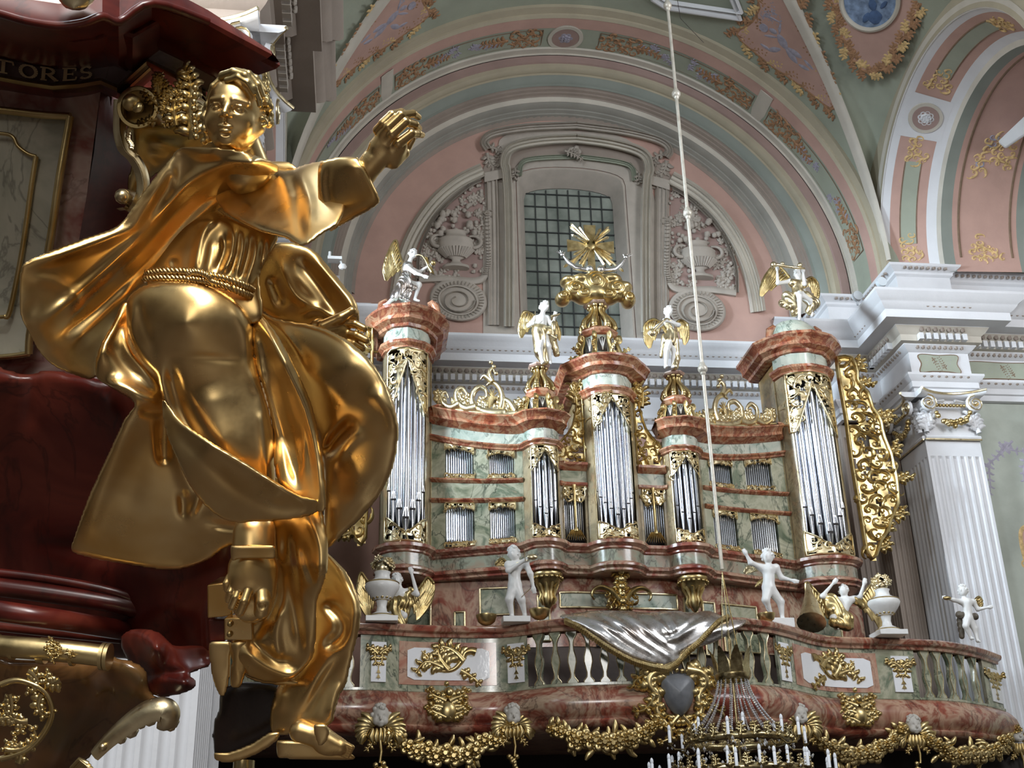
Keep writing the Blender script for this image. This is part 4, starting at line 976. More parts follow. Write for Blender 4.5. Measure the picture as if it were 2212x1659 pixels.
tag(part(rest, 'small_organ_pipes', M['pipe'], 40), kind='stuff')
# ---- gilded pierced carvings
for sg in (-1, 1):
    def PO(L_): return [(sg*u, z) for u, z in L_]
    a = MB(); carving(a, OFb(-.02), PO([(3.70, 11.85), (4.60, 11.85), (4.60, 10.50), (4.52, 10.55), (4.15, 11.62), (3.78, 10.55), (3.70, 10.50)]), .17, rng, .03); part(a, 'top_carving', M['goldp'], 60)
    a = MB(); carving(a, OFb(-.02), PO([(3.70, 7.92), (4.60, 7.92), (4.60, 8.42), (4.15, 8.04), (3.70, 8.42)]), .15, rng, .028); part(a, 'foot_carving', M['goldp'], 60)
    a = MB(); carving(a, OFb(-.02), PO([(1.10, 9.72), (1.64, 9.72), (1.64, 9.22), (1.59, 9.28), (1.37, 9.62), (1.15, 9.28), (1.10, 9.22)]), .10, rng, .018, .035); part(a, 'small_top_carving', M['goldp'], 60)
    a = MB(); carving(a, OFb(-.02), PO([(1.10, 7.92), (1.64, 7.92), (1.64, 8.2), (1.37, 8.04), (1.10, 8.2)]), .09, rng, .016, .035); part(a, 'small_foot_carving', M['goldp'], 60)
    for u0, u1 in ((1.92, 2.44), (2.72, 3.32)):
        for zt, rs in ((9.74, 1.), (8.70, .35)):
            P = [(u0, 0), (u1, 0), (u1, -.16), (u1-.06, -.12), ((u0+u1)/2, -.07), (u0+.06, -.12), (u0, -.16)]
            a = MB(); Fr_ = (lambda zt, rs: lambda u, z, h: OF(u, zt+z+rs*rise(u), h+.0))(zt, rs); carving(a, Fr_, PO(P), .085, rng, .016, .035); part(a, 'window_valance', M['goldp'], 60)
        for zb, rs in ((7.92, 0), (9.18, .45)):
            a = MB(); Fr_ = (lambda zt, rs: lambda u, z, h: OF(u, zt+z+rs*rise(u), h+.0))(zb, rs); carving(a, Fr_, PO([(u0, 0), (u1, 0), (u1, .08), (u0, .08)]), .07, rng, .015, .03); part(a, 'window_fringe', M['goldp'], 60)
    # narrow field beside the centre : gilt column, arch carving, fan
    a = MB(); carving(a, OF, PO([(.56, 9.02), (.97, 9.02), (.97, 8.80), (.9, 8.70), (.80, 8.72), (.765, 8.85), (.73, 8.72), (.63, 8.70), (.56, 8.80)]), .09, rng, .016, .035); part(a, 'field_carving', M['goldp'], 60)
    a = MB(); c = OF(sg*.765, 0, .04); a.lathe([(.045, 8.12), (.045, 8.16), (.024, 8.2), (.026, 8.6), (.022, 8.95), (.04, 9.0), (.04, 9.04)], (c[0], c[1], 0), 10)
    for k in range(-4, 5): ribbon(a, OF, [np.array([sg*.765+.02*k, 8.15]), np.array([sg*.765+.035*k, 8.06]), np.array([sg*.765+.05*k, 7.96])], .018, .05)
    part(a, 'gilt_colonnette', M['gold'], 60)
    # gilded wings above the narrow field
    P = PO([(1.03, 9.5), (1.05, 9.75), (.98, 9.95), (.84, 10.1), (.72, 10.3), (.66, 10.55), (.62, 10.8), (.66, 11.0), (.74, 11.08), (.72, 11.2), (.62, 11.22), (.53, 11.12), (.52, 10.4), (.52, 9.5)])
    a = MB(); Fw2 = lambda u, z, h: W3(u, 21.66-h, z); carving(a, Fw2, P, .16, rng, .03, .07); leafy(a, Fw2, [np.array(p) for p in curl((sg*.68, 10.75), 1.4, .7, -sg*.3, sg*9, 14)], .05, .09, 2.4, 2, rng); part(a, 'gilded_side_wing', M['gold'], 60)
    # crest over the wing
    cf = MB(); Fc = lambda u, z, h: W3(u, pv(u)-.12-h, 10.39+z*1.45+rise(u))
    S2 = lambda L_: [np.array([sg*p[0], p[1]]) for p in L_]
    for pts, w in (([(1.9,.08),(2.0,.2),(2.12,.24),(2.2,.15),(2.12,.08),(2.06,.14)], .04), ([(2.1,.05),(2.3,.04),(2.5,.05),(2.72,.12),(2.74,.28),(2.62,.40),(2.48,.38),(2.46,.28),(2.55,.24)], .05), ([(2.18,.10),(2.14,.26),(2.2,.42),(2.34,.5),(2.46,.44)], .045), ([(2.7,.1),(2.9,.06),(3.06,.14),(3.08,.28),(2.96,.36),(2.86,.28),(2.92,.22)], .045), ([(3.05,.1),(3.2,.04),(3.36,.08),(3.4,.2),(3.3,.26),(3.24,.18)], .04), ([(1.86,.04),(2.6,.02),(3.5,.03)], .04), ([(2.34,.5),(2.40,.62),(2.34,.7),(2.28,.64)], .035), ([(2.36,.5),(2.5,.58),(2.58,.52)], .03)):
        ribbon(cf, Fc, spline(S2(pts), 5), w*1.7, .11)
    for k in range(8): ribbon(cf, Fc, S2([(2.42-.012*k, .1+.008*k), (2.40-.022*k+.02, .25), (2.30+.045*(k-2), .40-.012*(k-3)**2)]), .026, .08, 'both')
    for k in range(12):
        u = 1.9+.14*k; leafy(cf, Fc, curl((sg*u, .06), 1.57+sg*rng.uniform(-.8, .8), rng.uniform(.2, .32), rng.uniform(-2, 2), rng.choice((-1, 1))*11, 8), .055, .07, 1.3, 2, rng)
    for q in ((2.3,.72),(2.36,.78),(2.26,.62)): cf.ball(Fc(sg*q[0], q[1], .05), .05, 7)
    part(cf, 'gilded_crest', M['goldp'], 60)
    # great carved wing on the outer flank
    PX = [(1805,775),(1835,770),(1850,800),(1850,830),(1872,850),(1885,890),(1900,905),(1905,940),(1922,980),(1935,1040),(1938,1090),(1925,1115),(1915,1150),(1905,1160),(1895,1185),(1888,1212),(1872,1205),(1855,1100),(1838,1000),(1825,900),(1812,830)]
    Q3 = [at(x, y, 22.75) for x, y in PX]; Pw = [(sg*((q[0]-4.72)/1.09), q[2]) for q in Q3]
    a = MB(); Fk = lambda u, z, h: np.array([4.72+u*(1.09 if u > 0 else .95), 22.75+(.0 if u > 0 else -.7)-h, z])
    pierced(a, Fk, Pw, .055, .03, rng, .12); scrollwork(a, lambda s, t, h: Fk(s, t, h+.03), Pw, .26, .05, .10, rng)
    for k in range(9):
        q = np.array(Pw[2+int(k*1.5)]); leafy(a, Fk, curl(q, rng.uniform(-1, 1) if sg > 0 else math.pi+rng.uniform(-1, 1), .4, 2, rng.choice((-12, 12)), 9), .06, .1, 1.8, 2, rng)
    part(a, 'outer_carved_wing', M['gold'], 60)
a = MB(); carving(a, OFb(-.02), [(-.38, 10.82), (.38, 10.82), (.38, 10.1), (.33, 10.18), (0, 10.75), (-.33, 10.18), (-.38, 10.1)], .12, rng, .022, .04); part(a, 'central_top_carving', M['goldp'], 60)
a = MB(); carving(a, OFb(-.02), [(-.38, 7.92), (.38, 7.92), (.38, 8.26), (0, 8.04), (-.38, 8.26)], .12, rng, .02, .04); part(a, 'central_foot_carving', M['goldp'], 60)
# ---- crowns: lanterns, scroll brackets and caps
def crown(u, v, z0, r, hl, nm):
    c = W3(u, v, 0); c = (c[0], c[1], 0); n = 8
    oc = lambda rr, z, n=8: [(c[0]+rr*math.cos(2*math.pi*(k+.5)/n), c[1]+rr*math.sin(2*math.pi*(k+.5)/n), z) for k in range(n)]
    a = MB(); a.grid([oc(r*1.05, z0), oc(r, z0+.04), oc(r*.94, z0+hl)], cu=True); part(a, 'lantern', M['pale'], 20)
    a = MB()
    for k in range(8):
        an = 2*math.pi*k/8; d = np.array([math.cos(an), math.sin(an), 0]); t = np.array([-d[1], d[0], 0]); o = np.array(c)+d*r*.955
        Fh = lambda s, tt, h: o+t*s+np.array([0, 0, z0+tt])+d*h
        W_ = r*.27
        a.prism([Fh(s, q, -.01) for s, q in [(-W_, hl*.38), (W_, hl*.38), (W_, hl*.7), (W_*.6, hl*.85), (0, hl*.9), (-W_*.6, hl*.85), (-W_, hl*.7)]], Fh(0, 0, .025)-Fh(0, 0, 0))
        for s in (-.5, .5): a.prism([Fh(s*W_+q, w, -.01) for q, w in ((-W_*.3, hl*.10), (W_*.3, hl*.10), (0, hl*.27))], Fh(0, 0, .025)-Fh(0, 0, 0))
    part(a, 'lantern_openings', M['shadow'], 0)
    a = MB()
    for k in range(8):
        an = 2*math.pi*k/8; d = np.array([math.cos(an), math.sin(an), 0]); t = np.array([-d[1], d[0], 0]); o = np.array(c)+d*(r*.96+.0)
        for s in (-.1, 0, .1): a.tube([o+t*s*0+np.array([0, 0, z0+hl*.4])+d*.02, o+t*s*r*1.6+np.array([0, 0, z0+hl*.85])+d*.02], .008, 4)
    part(a, 'lantern_tracery', M['ivory'], 0)
    a = MB(); z1 = z0+hl; a.grid([oc(r*.95, z1), oc(r*1.08, z1+.03), oc(r*1.12, z1+.06), oc(r*1.2, z1+.1), oc(r*1.2, z1+.13), oc(r*1.0, z1+.19), oc(r*.8, z1+.2), oc(.01, z1+.2)], cu=True); part(a, 'crown_moulding', M['orange'], 25)
    a = MB(); z2 = z1+.19; hb = hl*.95+(.12 if hl < .5 else 0)
    for k in range(8):
        an = 2*math.pi*(k+.5)/8; d = np.array([math.cos(an), math.sin(an), 0]); pts = []
        for t in np.linspace(0, 1, 14): pts.append(np.array(c)+d*(r*(.95-.55*t+.16*math.sin(t*math.pi*2)))+np.array([0, 0, z2+hb*t]))
        a.tube(pts, [r*.16*(1.3-.5*t) for t in np.linspace(0, 1, 14)], 7); a.ball(pts[0]+d*.02+np.array([0, 0, .05]), r*.22, 8); a.ball(pts[-1]+d*.03, r*.17, 8)
    part(a, 'scroll_brackets', M['gold'], 60)
    a = MB(); z3 = z2+hb; a.grid([oc(r*.5, z3), oc(r*.75, z3+.02), oc(r*.85, z3+.05), oc(r*.85, z3+.08), oc(.01, z3+.085)], cu=True); part(a, 'crown_cap', M['mauve'], 25)
    for k in range(8):   # scrolls leaning on the lantern
        a = MB(); an = 2*math.pi*(k+.5)/8; d = np.array([math.cos(an), math.sin(an), 0]); t_ = np.array([-d[1], d[0], 0])
        Fs = lambda s, t, h: np.array(c)+d*(r*1.02+s)+np.array([0, 0, z0+t])+t_*(h-.03)
        ribbon(a, Fs, spline([(r*.62, .12), (r*.75, .03), (r*.5, .0), (r*.28, hl*.22), (r*.22, hl*.5), (.03, hl*.72), (.02, hl*.95), (r*.25, hl*1.0), (r*.3, hl*.85), (r*.16, hl*.82)], 4), .045, .07, None)
        leafy(a, Fs, curl((r*.3, hl*.3), 1.2, hl*.45, -2/hl, -6/hl, 8), .03, .06, 1.6, 2, rng); a.ball(Fs(r*.6, .07, .03), r*.15, 7); a.build('lantern_scroll', M['gold'], organ, 60)
    return z3+.085
CT = crown(-.08, 21.75, 11.63, .34, .60, 'c'); SL = crown(-1.37, 21.62, 10.39, .26, .38, 'l'); SR = crown(1.37, 21.62, 10.39, .26, .38, 'r')
# ---- pendants under the small towers, bracket under the centre
for sg in (-1, 1):
    a = MB(); c = W3(sg*1.37, 21.55, 0); a.lathe([(.27, 7.3), (.29, 7.26), (.29, 7.2), (.24, 7.16), (.22, 7.08), (.13, 7.0), (.11, 6.9), (.13, 6.82), (.10, 6.72), (.05, 6.64), (.001, 6.6)], (c[0], c[1], 0), 18)
    for k in range(18): a.ball((c[0]+.28*math.cos(k*.349), c[1]+.28*math.sin(k*.349), 7.17), .035, 6)
    for k in range(10):
        an = 2*math.pi*k/10; d = np.array([math.cos(an), math.sin(an), 0]); a.tube([np.array([c[0], c[1], z])+d*r_ for r_, z in ((.2, 7.08), (.15, 6.98), (.12, 6.88), (.15, 6.8), (.11, 6.7))], [.03, .03, .025, .03, .01], 5)
    part(a, 'gilded_pendant', M['gold'], 60)
    a = MB(); a.lathe([(.26, 7.3), (.33, 7.29), (.33, 7.33), (.28, 7.36)], (c[0], c[1]-.02, 0), 18); part(a, 'pendant_ring', M['red'], 40)
a = MB(); Fg = lambda s, t, h: W3(s, 21.45-h, t)
for sg in (-1, 1):
    for q in range(2): ribbon(a, Fg, curl((sg*.05*q, 6.72+.06*q), 1.57-sg*.6, .85-.2*q, -sg*.5, sg*-11, 22), .075, .14)
    leafy(a, Fg, curl((sg*.03, 6.9), 1.57, .5, sg*.2, sg*9, 12), .05, .14, 2, 2, rng)
    scrollwork(a, Fg, [(0, 6.55), (sg*.25, 6.6), (sg*.3, 6.9), (0, 7.0)], .11, .03, .08, rng, False)
for t in np.linspace(6.6, 7.3, 6): a.ball(Fg(0, t, .1), .07, 8)
part(a, 'central_bracket', M['gold'], 60)
# ---- clouds, hands and rayed cross on top
a = MB(); cc = W3(-.12, 21.65, 0); rg = random.Random(4)
cl = [(0, .32, .30, .30), (-.42, .18, .24, .2), (.44, .22, .26, .24), (-.68, .0, .16, .14), (.70, .02, .15, .16), (-.25, .05, .22, .16), (.25, .05, .24, .16), (0, .1, .28, .2), (-.30, .42, .20, .13), (.34, .46, .24, .13), (.62, .3, .18, .12), (-.56, .4, .16, .1)]
Vv, Ff = blend([ell((cc[0]+x, cc[1]-.05+.12*abs(x), 13.12+z), (rx, .24, rz)) for x, z, rx, rz in cl], .05, .03)
o = meshobj('gilded_cloud', Vv, Ff, M['gold'], organ)
a = MB()
for x, z, rx, rz in cl[:7]:
    Fq = lambda s, t, h: np.array([cc[0]+x+s, cc[1]-.05+.12*abs(x)-.24*math.sqrt(max(.05, 1-min(.95, (s/rx)**2+(t/rz)**2)))-h, 13.12+z+t])
    sp = [np.array([rx*(.85-.75*k/30)*math.cos(.5*k+1), rz*(.85-.75*k/30)*math.sin(.5*k+1)]) for k in range(30)]; ribbon(a, Fq, sp, .022, .03, None)
part(a, 'cloud_curls', M['gold'], 60)
a = MB(); s0 = W3(-.14, 21.7, 14.42)
X_ = lambda s, t, h=0: s0+np.array([s, -h, t])
for pts in ([(-.085, -.95), (.085, -.95), (.07, 0), (.085, .0), (.13, .52), (-.13, .52), (-.085, 0), (-.07, 0)], [(-.1, .07), (-.5, .15), (-.5, -.13), (-.1, -.06), (.1, -.06), (.5, -.13), (.5, .15), (.1, .07)]):
    a.prism([X_(*p) for p in pts], (0, .05, 0))
a.ball(s0+np.array([0, .02, 0]), (.13, .06, .13), 14); part(a, 'gilded_cross', M['gold'], 30)
a = MB()
for k, (an, ln) in enumerate(((118, .48), (128, .62), (134, .58), (148, .44), (62, .45), (50, .6), (44, .56), (30, .42), (212, .42), (222, .78), (228, .6), (240, .5), (248, .52), (300, .52), (312, .6), (318, .85), (326, .5), (334, .42))):
    c_, s_ = math.cos(math.radians(an)), math.sin(math.radians(an)); q = np.array([c_, 0, s_]); n_ = np.array([-s_, 0, c_]); w = .035
    a.add([s0+q*.1-n_*w*.3+(0, -.04, 0), s0+q*.1+n_*w*.3+(0, -.04, 0), s0+q*ln+n_*w+(0, -.03, 0), s0+q*ln-n_*w+(0, -.03, 0), s0+q*.1+(0, -.09, 0), s0+q*ln+(0, -.07, 0), s0+q*(ln+.05)+(0, -.03, 0), s0+q*.1+(0, .0, 0), s0+q*ln+(0, .0, 0)],
          [(0, 4, 5, 3), (4, 1, 2, 5), (3, 5, 6), (5, 2, 6), (0, 3, 8, 7), (7, 8, 2, 1), (3, 6, 8), (6, 2, 8)])
part(a, 'gilded_rays', M['goldp'], 0)
a = MB()
for sg in (-1, 1):
    b = cc+np.array([sg*.12, -.15, 13.75]); a.ball(b, .09, 10)
    e = b+np.array([sg*.3, 0, .02]); w_ = b+np.array([sg*.52, 0, .28]); a.tube([b+(sg*.04, 0, -.02), e, (e+w_)/2+(sg*.02, 0, 0), w_], [.05, .055, .05, .03], 8); a.ball(w_+(sg*.03, 0, .05), (.05, .03, .05), 8)
    for k in range(5): a.tube([w_+(sg*(.0+.02*k), 0, .06), w_+(sg*(-.02+.05*k), 0, .15-.018*abs(k-2))], [.014, .008], 5)
part(a, 'raised_arms', M['silver'], 60)
# ---- lower case behind the balcony: red marble with framed green panels
lowp = [(-4.9, 22.9), (-4.0, 22.6), (-3.0, 22.3), (-1.7, 21.95), (-.9, 21.8), (.9, 21.8), (1.7, 21.95), (3.0, 22.35), (4.0, 22.6), (4.9, 22.9)]
lu = [p[0] for p in lowp]; lv = [p[1] for p in lowp]
def LF(u, z, h): return W3(u, float(np.interp(u, lu, lv))-h, z)
a = MB(); us = np.linspace(-4.9, 4.9, 40); a.grid([[LF(u, 6.0, 0), LF(u, 7.3, 0)] for u in us]); part(a, 'lower_case', M['red'], 60)
a = MB(); a.grid([[LF(u, 4.6, -.02), LF(u, 6.02, -.02)] for u in us]); part(a, 'lower_case_shade', plaster('shade_brown', (58,44,36), .3, .5, 3), 60)  # dark sheet stands for the shade and openings behind the balusters
def framed(u0, u1, z0, z1, gm, nm='green_panel'):
    a = MB(); us = np.linspace(u0, u1, 5); a.grid([[LF(u, z0, -.02), LF(u, z0, .02), LF(u, z1, .02), LF(u, z1, -.02)] for u in us]); p_ = part(a, nm, gm, 40)
    a = MB(); f = [(u0, z0), (u1, z0), (u1, z1), (u0, z1)]
    for i in range(4):
        p, q = np.array(f[i]), np.array(f[(i+1) % 4]); a.tube([LF(*(p+(q-p)*t), .03) for t in np.linspace(0, 1, 5)], .022, 6)
    part(a, 'gold_frame', M['goldp'], 60, p_)
framed(-2.62, -1.98, 6.62, 7.12, M['gmarble']); framed(-3.12, -2.92, 5.9, 6.7, M['gmarble']); framed(-1.52, -1.30, 6.1, 6.95, M['gmarble']); framed(-1.1, -.15, 6.72, 7.0, M['pale']); framed(.1, 1.12, 6.72, 7.0, M['pale'])
framed(1.25, 1.5, 5.9, 6.95, M['gmarble']); framed(1.62, 1.85, 5.9, 6.9, M['pale']); framed(2.0, 2.7, 6.0, 6.9, M['gmarble']); framed(3.0, 3.15, 5.8, 6.7, M['gmarble']); framed(-4.3, -3.6, 5.9, 7.0, M['gmarble']); framed(3.7, 4.4, 5.9, 7.0, M['gmarble'])
a = MB(); a.prism([LF(u, z, .03) for u, z in ((-.45, 6.0), (-.45, 6.48), (-.3, 6.5), (0, 6.55), (.3, 6.5), (.45, 6.48), (.45, 6.0))], (0, .05, 0)); part(a, 'dark_doorway', M['dark'], 0)
a = MB(); us = np.linspace(-.62, .75, 9); a.grid([[LF(u, 6.5+.05*math.cos(u*2), .02), LF(u, 6.5+.05*math.cos(u*2), .1), LF(u, 6.58+.05*math.cos(u*2), .18), LF(u, 6.62+.05*math.cos(u*2), .18), LF(u, 6.63+.05*math.cos(u*2), .0)] for u in us]); part(a, 'door_hood', M['red'], 30)
# ================================================================ organ balcony
BPt = spline([(-2.6,20.7),(-1.3,20.15),(0.0,19.97),(1.05,20.2),(2.2,20.25),(2.75,20.02),(3.25,19.72),(4.6,19.5),(6.1,19.55),(6.75,19.76),(7.3,20.15),(8.3,21.0),(9.4,21.2),(10.6,21.4),(11.6,21.95),(12.5,22.75)], 6)
def by(x): return float(np.interp(x, BPt[:, 0], BPt[:, 1]))
def BF(x, z, h): return np.array([x, by(x)-h, z])
balc = empty('organ_balcony', (4.7, 20.2, 4.2), 'curved red and green marbled balcony in front of the organ', 'balcony')
def bpart(mb, n, mt, sm=40, parent=None):
    if n in SPLIT: return [m_.build(SING[n], mt, parent or balc, sm) for m_ in islands(mb)][0]
    return mb.build(n, mt, parent or balc, sm)
pth = [tuple(p) for p in BPt]
a = MB(); a.sweep(pth, [(0, 4.94), (.05, 4.92), (.12, 4.86), (.2, 4.76), (.24, 4.64), (.21, 4.52), (.13, 4.43), (.10, 4.40), (.14, 4.37), (.12, 4.31), (.02, 4.27), (-.15, 4.24)]); bpart(a, 'bulging_base', M['red'], 50)
a = MB(); a.sweep(pth, [(-.02, 5.83), (.04, 5.84), (.05, 5.89), (.11, 5.92), (.13, 5.96), (.13, 6.0), (.09, 6.03), (-.16, 6.03), (-.16, 5.83)]); bpart(a, 'handrail', M['red'], 30)
a = MB(); a.sweep(pth, [(0.01, 4.92), (.03, 4.94), (.03, 4.98), (-.12, 4.99)]); bpart(a, 'lower_rail', M['gmarble'], 30)
def xat(px, py=1430): 
    lo, hi = -3., 13.
    for _ in range(50):
        m_ = (lo+hi)/2; v = np.array([m_, by(m_), 5.4])-CC; x = 1106+F*(v@CR)/(v@CF)
        if x < px: lo = m_
        else: hi = m_
    return m_
solid = [(-2.6, xat(700)), (xat(778), xat(1140)), (xat(1681), xat(1980)), (xat(2128), 12.5)]
a = MB()
for x0, x1 in solid:
    xs = np.linspace(x0, x1, max(2, int((x1-x0)/.12))); a.grid([[BF(x, 4.97, 0), BF(x, 5.84, 0), BF(x, 5.84, -.14), BF(x, 4.97, -.14)] for x in xs], cu=True, caps=True)
bpart(a, 'parapet', M['gmarble'])
def pan(x0, x1, z0, z1, mt, nm, cut=.05, h=.02, parent=None):
    a = MB(); n = 12; rows = []
    for k in range(n+1):
        x = x0+(x1-x0)*k/n; e = min(x-x0, x1-x); c = max(0, cut-e) if cut else 0
        rows.append([BF(x, z0+c, -.01), BF(x, z0+c, h), BF(x, z1-c, h), BF(x, z1-c, -.01)])
    a.grid(rows, caps=True); return bpart(a, nm, mt, 30, parent)
MPS = marble('rose_marble', [(150,92,76),(178,124,104),(190,158,136),(140,84,70)], 2.2, (90,54,46), .6, .26, 12.)
for (p0, p1, q0, q1, mir) in ((880, 1057, 862, 1072, 1), (1732, 1882, 1716, 1896, -1)):
    x0, x1, y0_, y1_ = xat(p0), xat(p1), xat(q0), xat(q1)
    pan(y0_, y1_, 5.05, 5.76, MPS, 'panel_surround', 0, .012); pn = pan(x0, x1, 5.13, 5.66, M['panel'], 'white_panel', .05, .025)
    xc = (x0+x1)/2; Fo = lambda s, t, h: BF(xc+mir*s, 5.4+t, h+.03); a = MB()
    ribbon(a, Fo, [np.array(p) for p in spline([(.46,.2),(.38,.22),(.28,.18),(.22,.05),(.1,-.08),(-.05,-.12),(-.2,-.1)], 5)], .075, .07)
    leafy(a, Fo, curl((.25, .05), 2.2, .6, 1, 7, 16), .075, .06, 1.8, 3, rng); leafy(a, Fo, curl((.0, -.1), 2.4, .5, -1, -8, 14), .07, .06, 1.8, 3, rng)
    leafy(a, Fo, [np.array(p) for p in spline([(-.1,-.06),(-.3,.02),(-.42,.0),(-.55,-.16)], 5)], .06, .06, 2, 3, rng); leafy(a, Fo, curl((.2, -.12), -.4, .42, -.5, -3, 10), .055, .05, 1.6, 3, rng)
    leafy(a, Fo, curl((-.3, .02), 2.0, .25, 1, 6, 8), .03, .04, 1.6, 2, rng); bpart(a, 'gilded_ornament', M['gold'], 60, None)
for p0, p1 in ((802, 834), (1096, 1132), (1684, 1706), (1928, 1966), (2138, 2160)):
    x0, x1 = xat(p0), xat(p1); pan(x0, x1, 5.07, 5.72, M['panel'], 'white_pilaster_panel', 0, .03)
    xc = (x0+x1)/2; k_ = (x1-x0)/.26; Fo = lambda s, t, h: BF(xc+s*k_, 5.4+t, h+.035); a = MB()
    for sg in (-1, 1): leafy(a, Fo, curl((sg*.02, .12), 1.57-sg*.7, .24, -sg*2, -sg*9, 10), .045, .04, 1.5, 3, rng); leafy(a, Fo, curl((sg*.06, .22), -1.57, .3, sg*.5, -sg*6, 10), .04, .03, 1.8, 3, rng)
    for k in range(5): ribbon(a, Fo, [np.array([.018*(k-2), .1]), np.array([.03*(k-2), .2])], .012, .03)
    ribbon(a, Fo, [np.array([0, -.02]), np.array([0, -.12]), np.array([0, -.3])], .012, .02)
    for z in (-.16, -.24): a.prism([Fo(s, t, 0) for s, t in ((-.035, z-.03), (.035, z-.03), (0, z+.04))], Fo(0, 0, .015)-Fo(0, 0, 0))
    bpart(a, 'pilaster_ornament', M['gold'], 60)
def baluster(x, w=.075):
    prof = [(.09, 0), (.09, .03), (.035, .09), (.03, .16), (.055, .26), (.075, .34), (.07, .42), (.04, .52), (.03, .62), (.035, .68), (.06, .74), (.1, .80), (.1, .84)]
    c = BF(x, 4.99, -.06); d = nrm(BF(x+.05, 0, 0)-BF(x-.05, 0, 0)); n_ = np.array([d[1], -d[0], 0]); a = MB(); g = MB()
    rows = [[c+d*r*k+n_*t+np.array([0, 0, z]) for k, t in ((-.85, .045), (.85, .045), (1, 0), (.85, -.045), (-.85, -.045), (-1, 0))] for r, z in prof]
    a.grid(rows, cu=True, caps=True); o = bpart(a, 'baluster', M['gmarble'], 40)
    for sg in (-1, 1): g.tube([c+d*r*sg*.92+n_*.047+np.array([0, 0, z]) for r, z in prof], .009, 5)
    g.build('gold_edge', M['goldp'], o, 60)
    a = MB()
for p0, p1, n in ((1150, 1672, 15), (1990, 2122, 5), (705, 772, 2)):
    for k in range(n): baluster(xat(p0+(p1-p0)*(k+.5)/n))
a = MB(); a.grid([[BF(x, 4.25, -.1), BF(x, 4.2, -.6), np.array([x, 23.6, 4.2])] for x in np.linspace(-2.5, 12.4, 30)]); bpart(a, 'balcony_underside', M['mauve'])
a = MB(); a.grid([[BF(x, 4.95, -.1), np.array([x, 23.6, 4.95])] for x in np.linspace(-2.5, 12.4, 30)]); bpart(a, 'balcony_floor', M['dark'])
# wall below with dark arches
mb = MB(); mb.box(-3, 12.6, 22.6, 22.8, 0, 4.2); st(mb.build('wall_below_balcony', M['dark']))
for xc, r in ((.2, 1.5), (4.75, 2.3), (9.6, 1.6)):
    a = MB(); a.grid([[(xc+R*math.cos(t), y, 1.35+R*math.sin(t)*.85) for R, y in ((r, 22.6), (r, 22.3), (r+.1, 22.25), (r+.35, 22.25), (r+.4, 22.6))] for t in np.linspace(0, math.pi, 40)]); st(a.build('trim_lower_arch', M['mauve'], None, 40))
# ---- cartouche with a grey shield in the middle, gilded shells on the base
g = MB(); xc = xat(1450, 1530)
Fz = lambda s, t, h: BF(xc+s*1.3, 4.62+(t-4.62)*1.2, .24+h*1.2)
for sg in (-1, 1):
    leafy(g, Fz, [np.array(p) for p in spline([(sg*.12, 5.02),(sg*.3, 4.98),(sg*.36, 4.85),(sg*.26, 4.68),(sg*.28, 4.5),(sg*.18, 4.32),(sg*.02, 4.2)], 5)], .095, .12, 1.1, 4, rng)
    leafy(g, Fz, curl((sg*.2, 4.95), 1.57-sg*1.2, .45, -sg*2, -sg*9, 12), .05, .1, 1.8, 3, rng); leafy(g, Fz, curl((sg*.3, 4.7), -1.57+sg*.3, .4, sg*2, sg*8, 10), .05, .1, 1.8, 3, rng)
    leafy(g, Fz, [np.array(p) for p in spline([(sg*.02, 4.42),(sg*.12, 4.3),(sg*.14, 4.15),(sg*.3, 4.08)], 5)], .05, .08, 1.5, 4, rng)
for k in range(7): g.ball(Fz(-.22+.07*k, 5.02+.015*math.sin(k), .06), .045, 7)
scrollwork(g, Fz, [(.22, 4.95), (.45, 4.9), (.42, 4.6), (.24, 4.5)], .12, .03, .1, rng, False)
bpart(g, 'gilded_cartouche', M['gold'], 60)
a = MB(); pl = spline([(-.2, 4.95), (.0, 4.98), (.2, 4.95), (.2, 4.75), (.14, 4.55), (0, 4.42), (-.14, 4.55), (-.2, 4.75)], 4, True); a.grid([[Fz(*(np.array([0, 4.72])+(p-np.array([0, 4.72]))*k), h) for p in pl] for k, h in ((1, .0), (.98, .05), (.6, .12), (.01, .15))], cu=True); bpart(a, 'grey_shield', plaster('slate_paint', (104,106,110), .2, .4, 5), 60)
for px_, py_, sc in ((965, 1525, 1.), (1833, 1545, 1.05)):
    xc2 = xat(px_, py_); g = MB(); Fs2 = lambda s, t, h: BF(xc2+s*sc, 4.68+t*sc, .2+h)
    for sg in (-1, 1):
        for q in range(3): leafy(g, Fs2, curl((sg*.03, -.18+.13*q), 1.57-sg*1.0, .34, -sg*2, sg*(-9 if q % 2 else 10), 12), .075, .1, 1.3, 3, rng)
    g.ball(Fs2(0, -.08, .02), (.16, .1, .18), 10); g.ball(Fs2(.02, .22, .03), .09, 8); g.ball(Fs2(-.02, .36, .03), .05, 7); bpart(g, 'gilded_shell', M['gold'], 60)
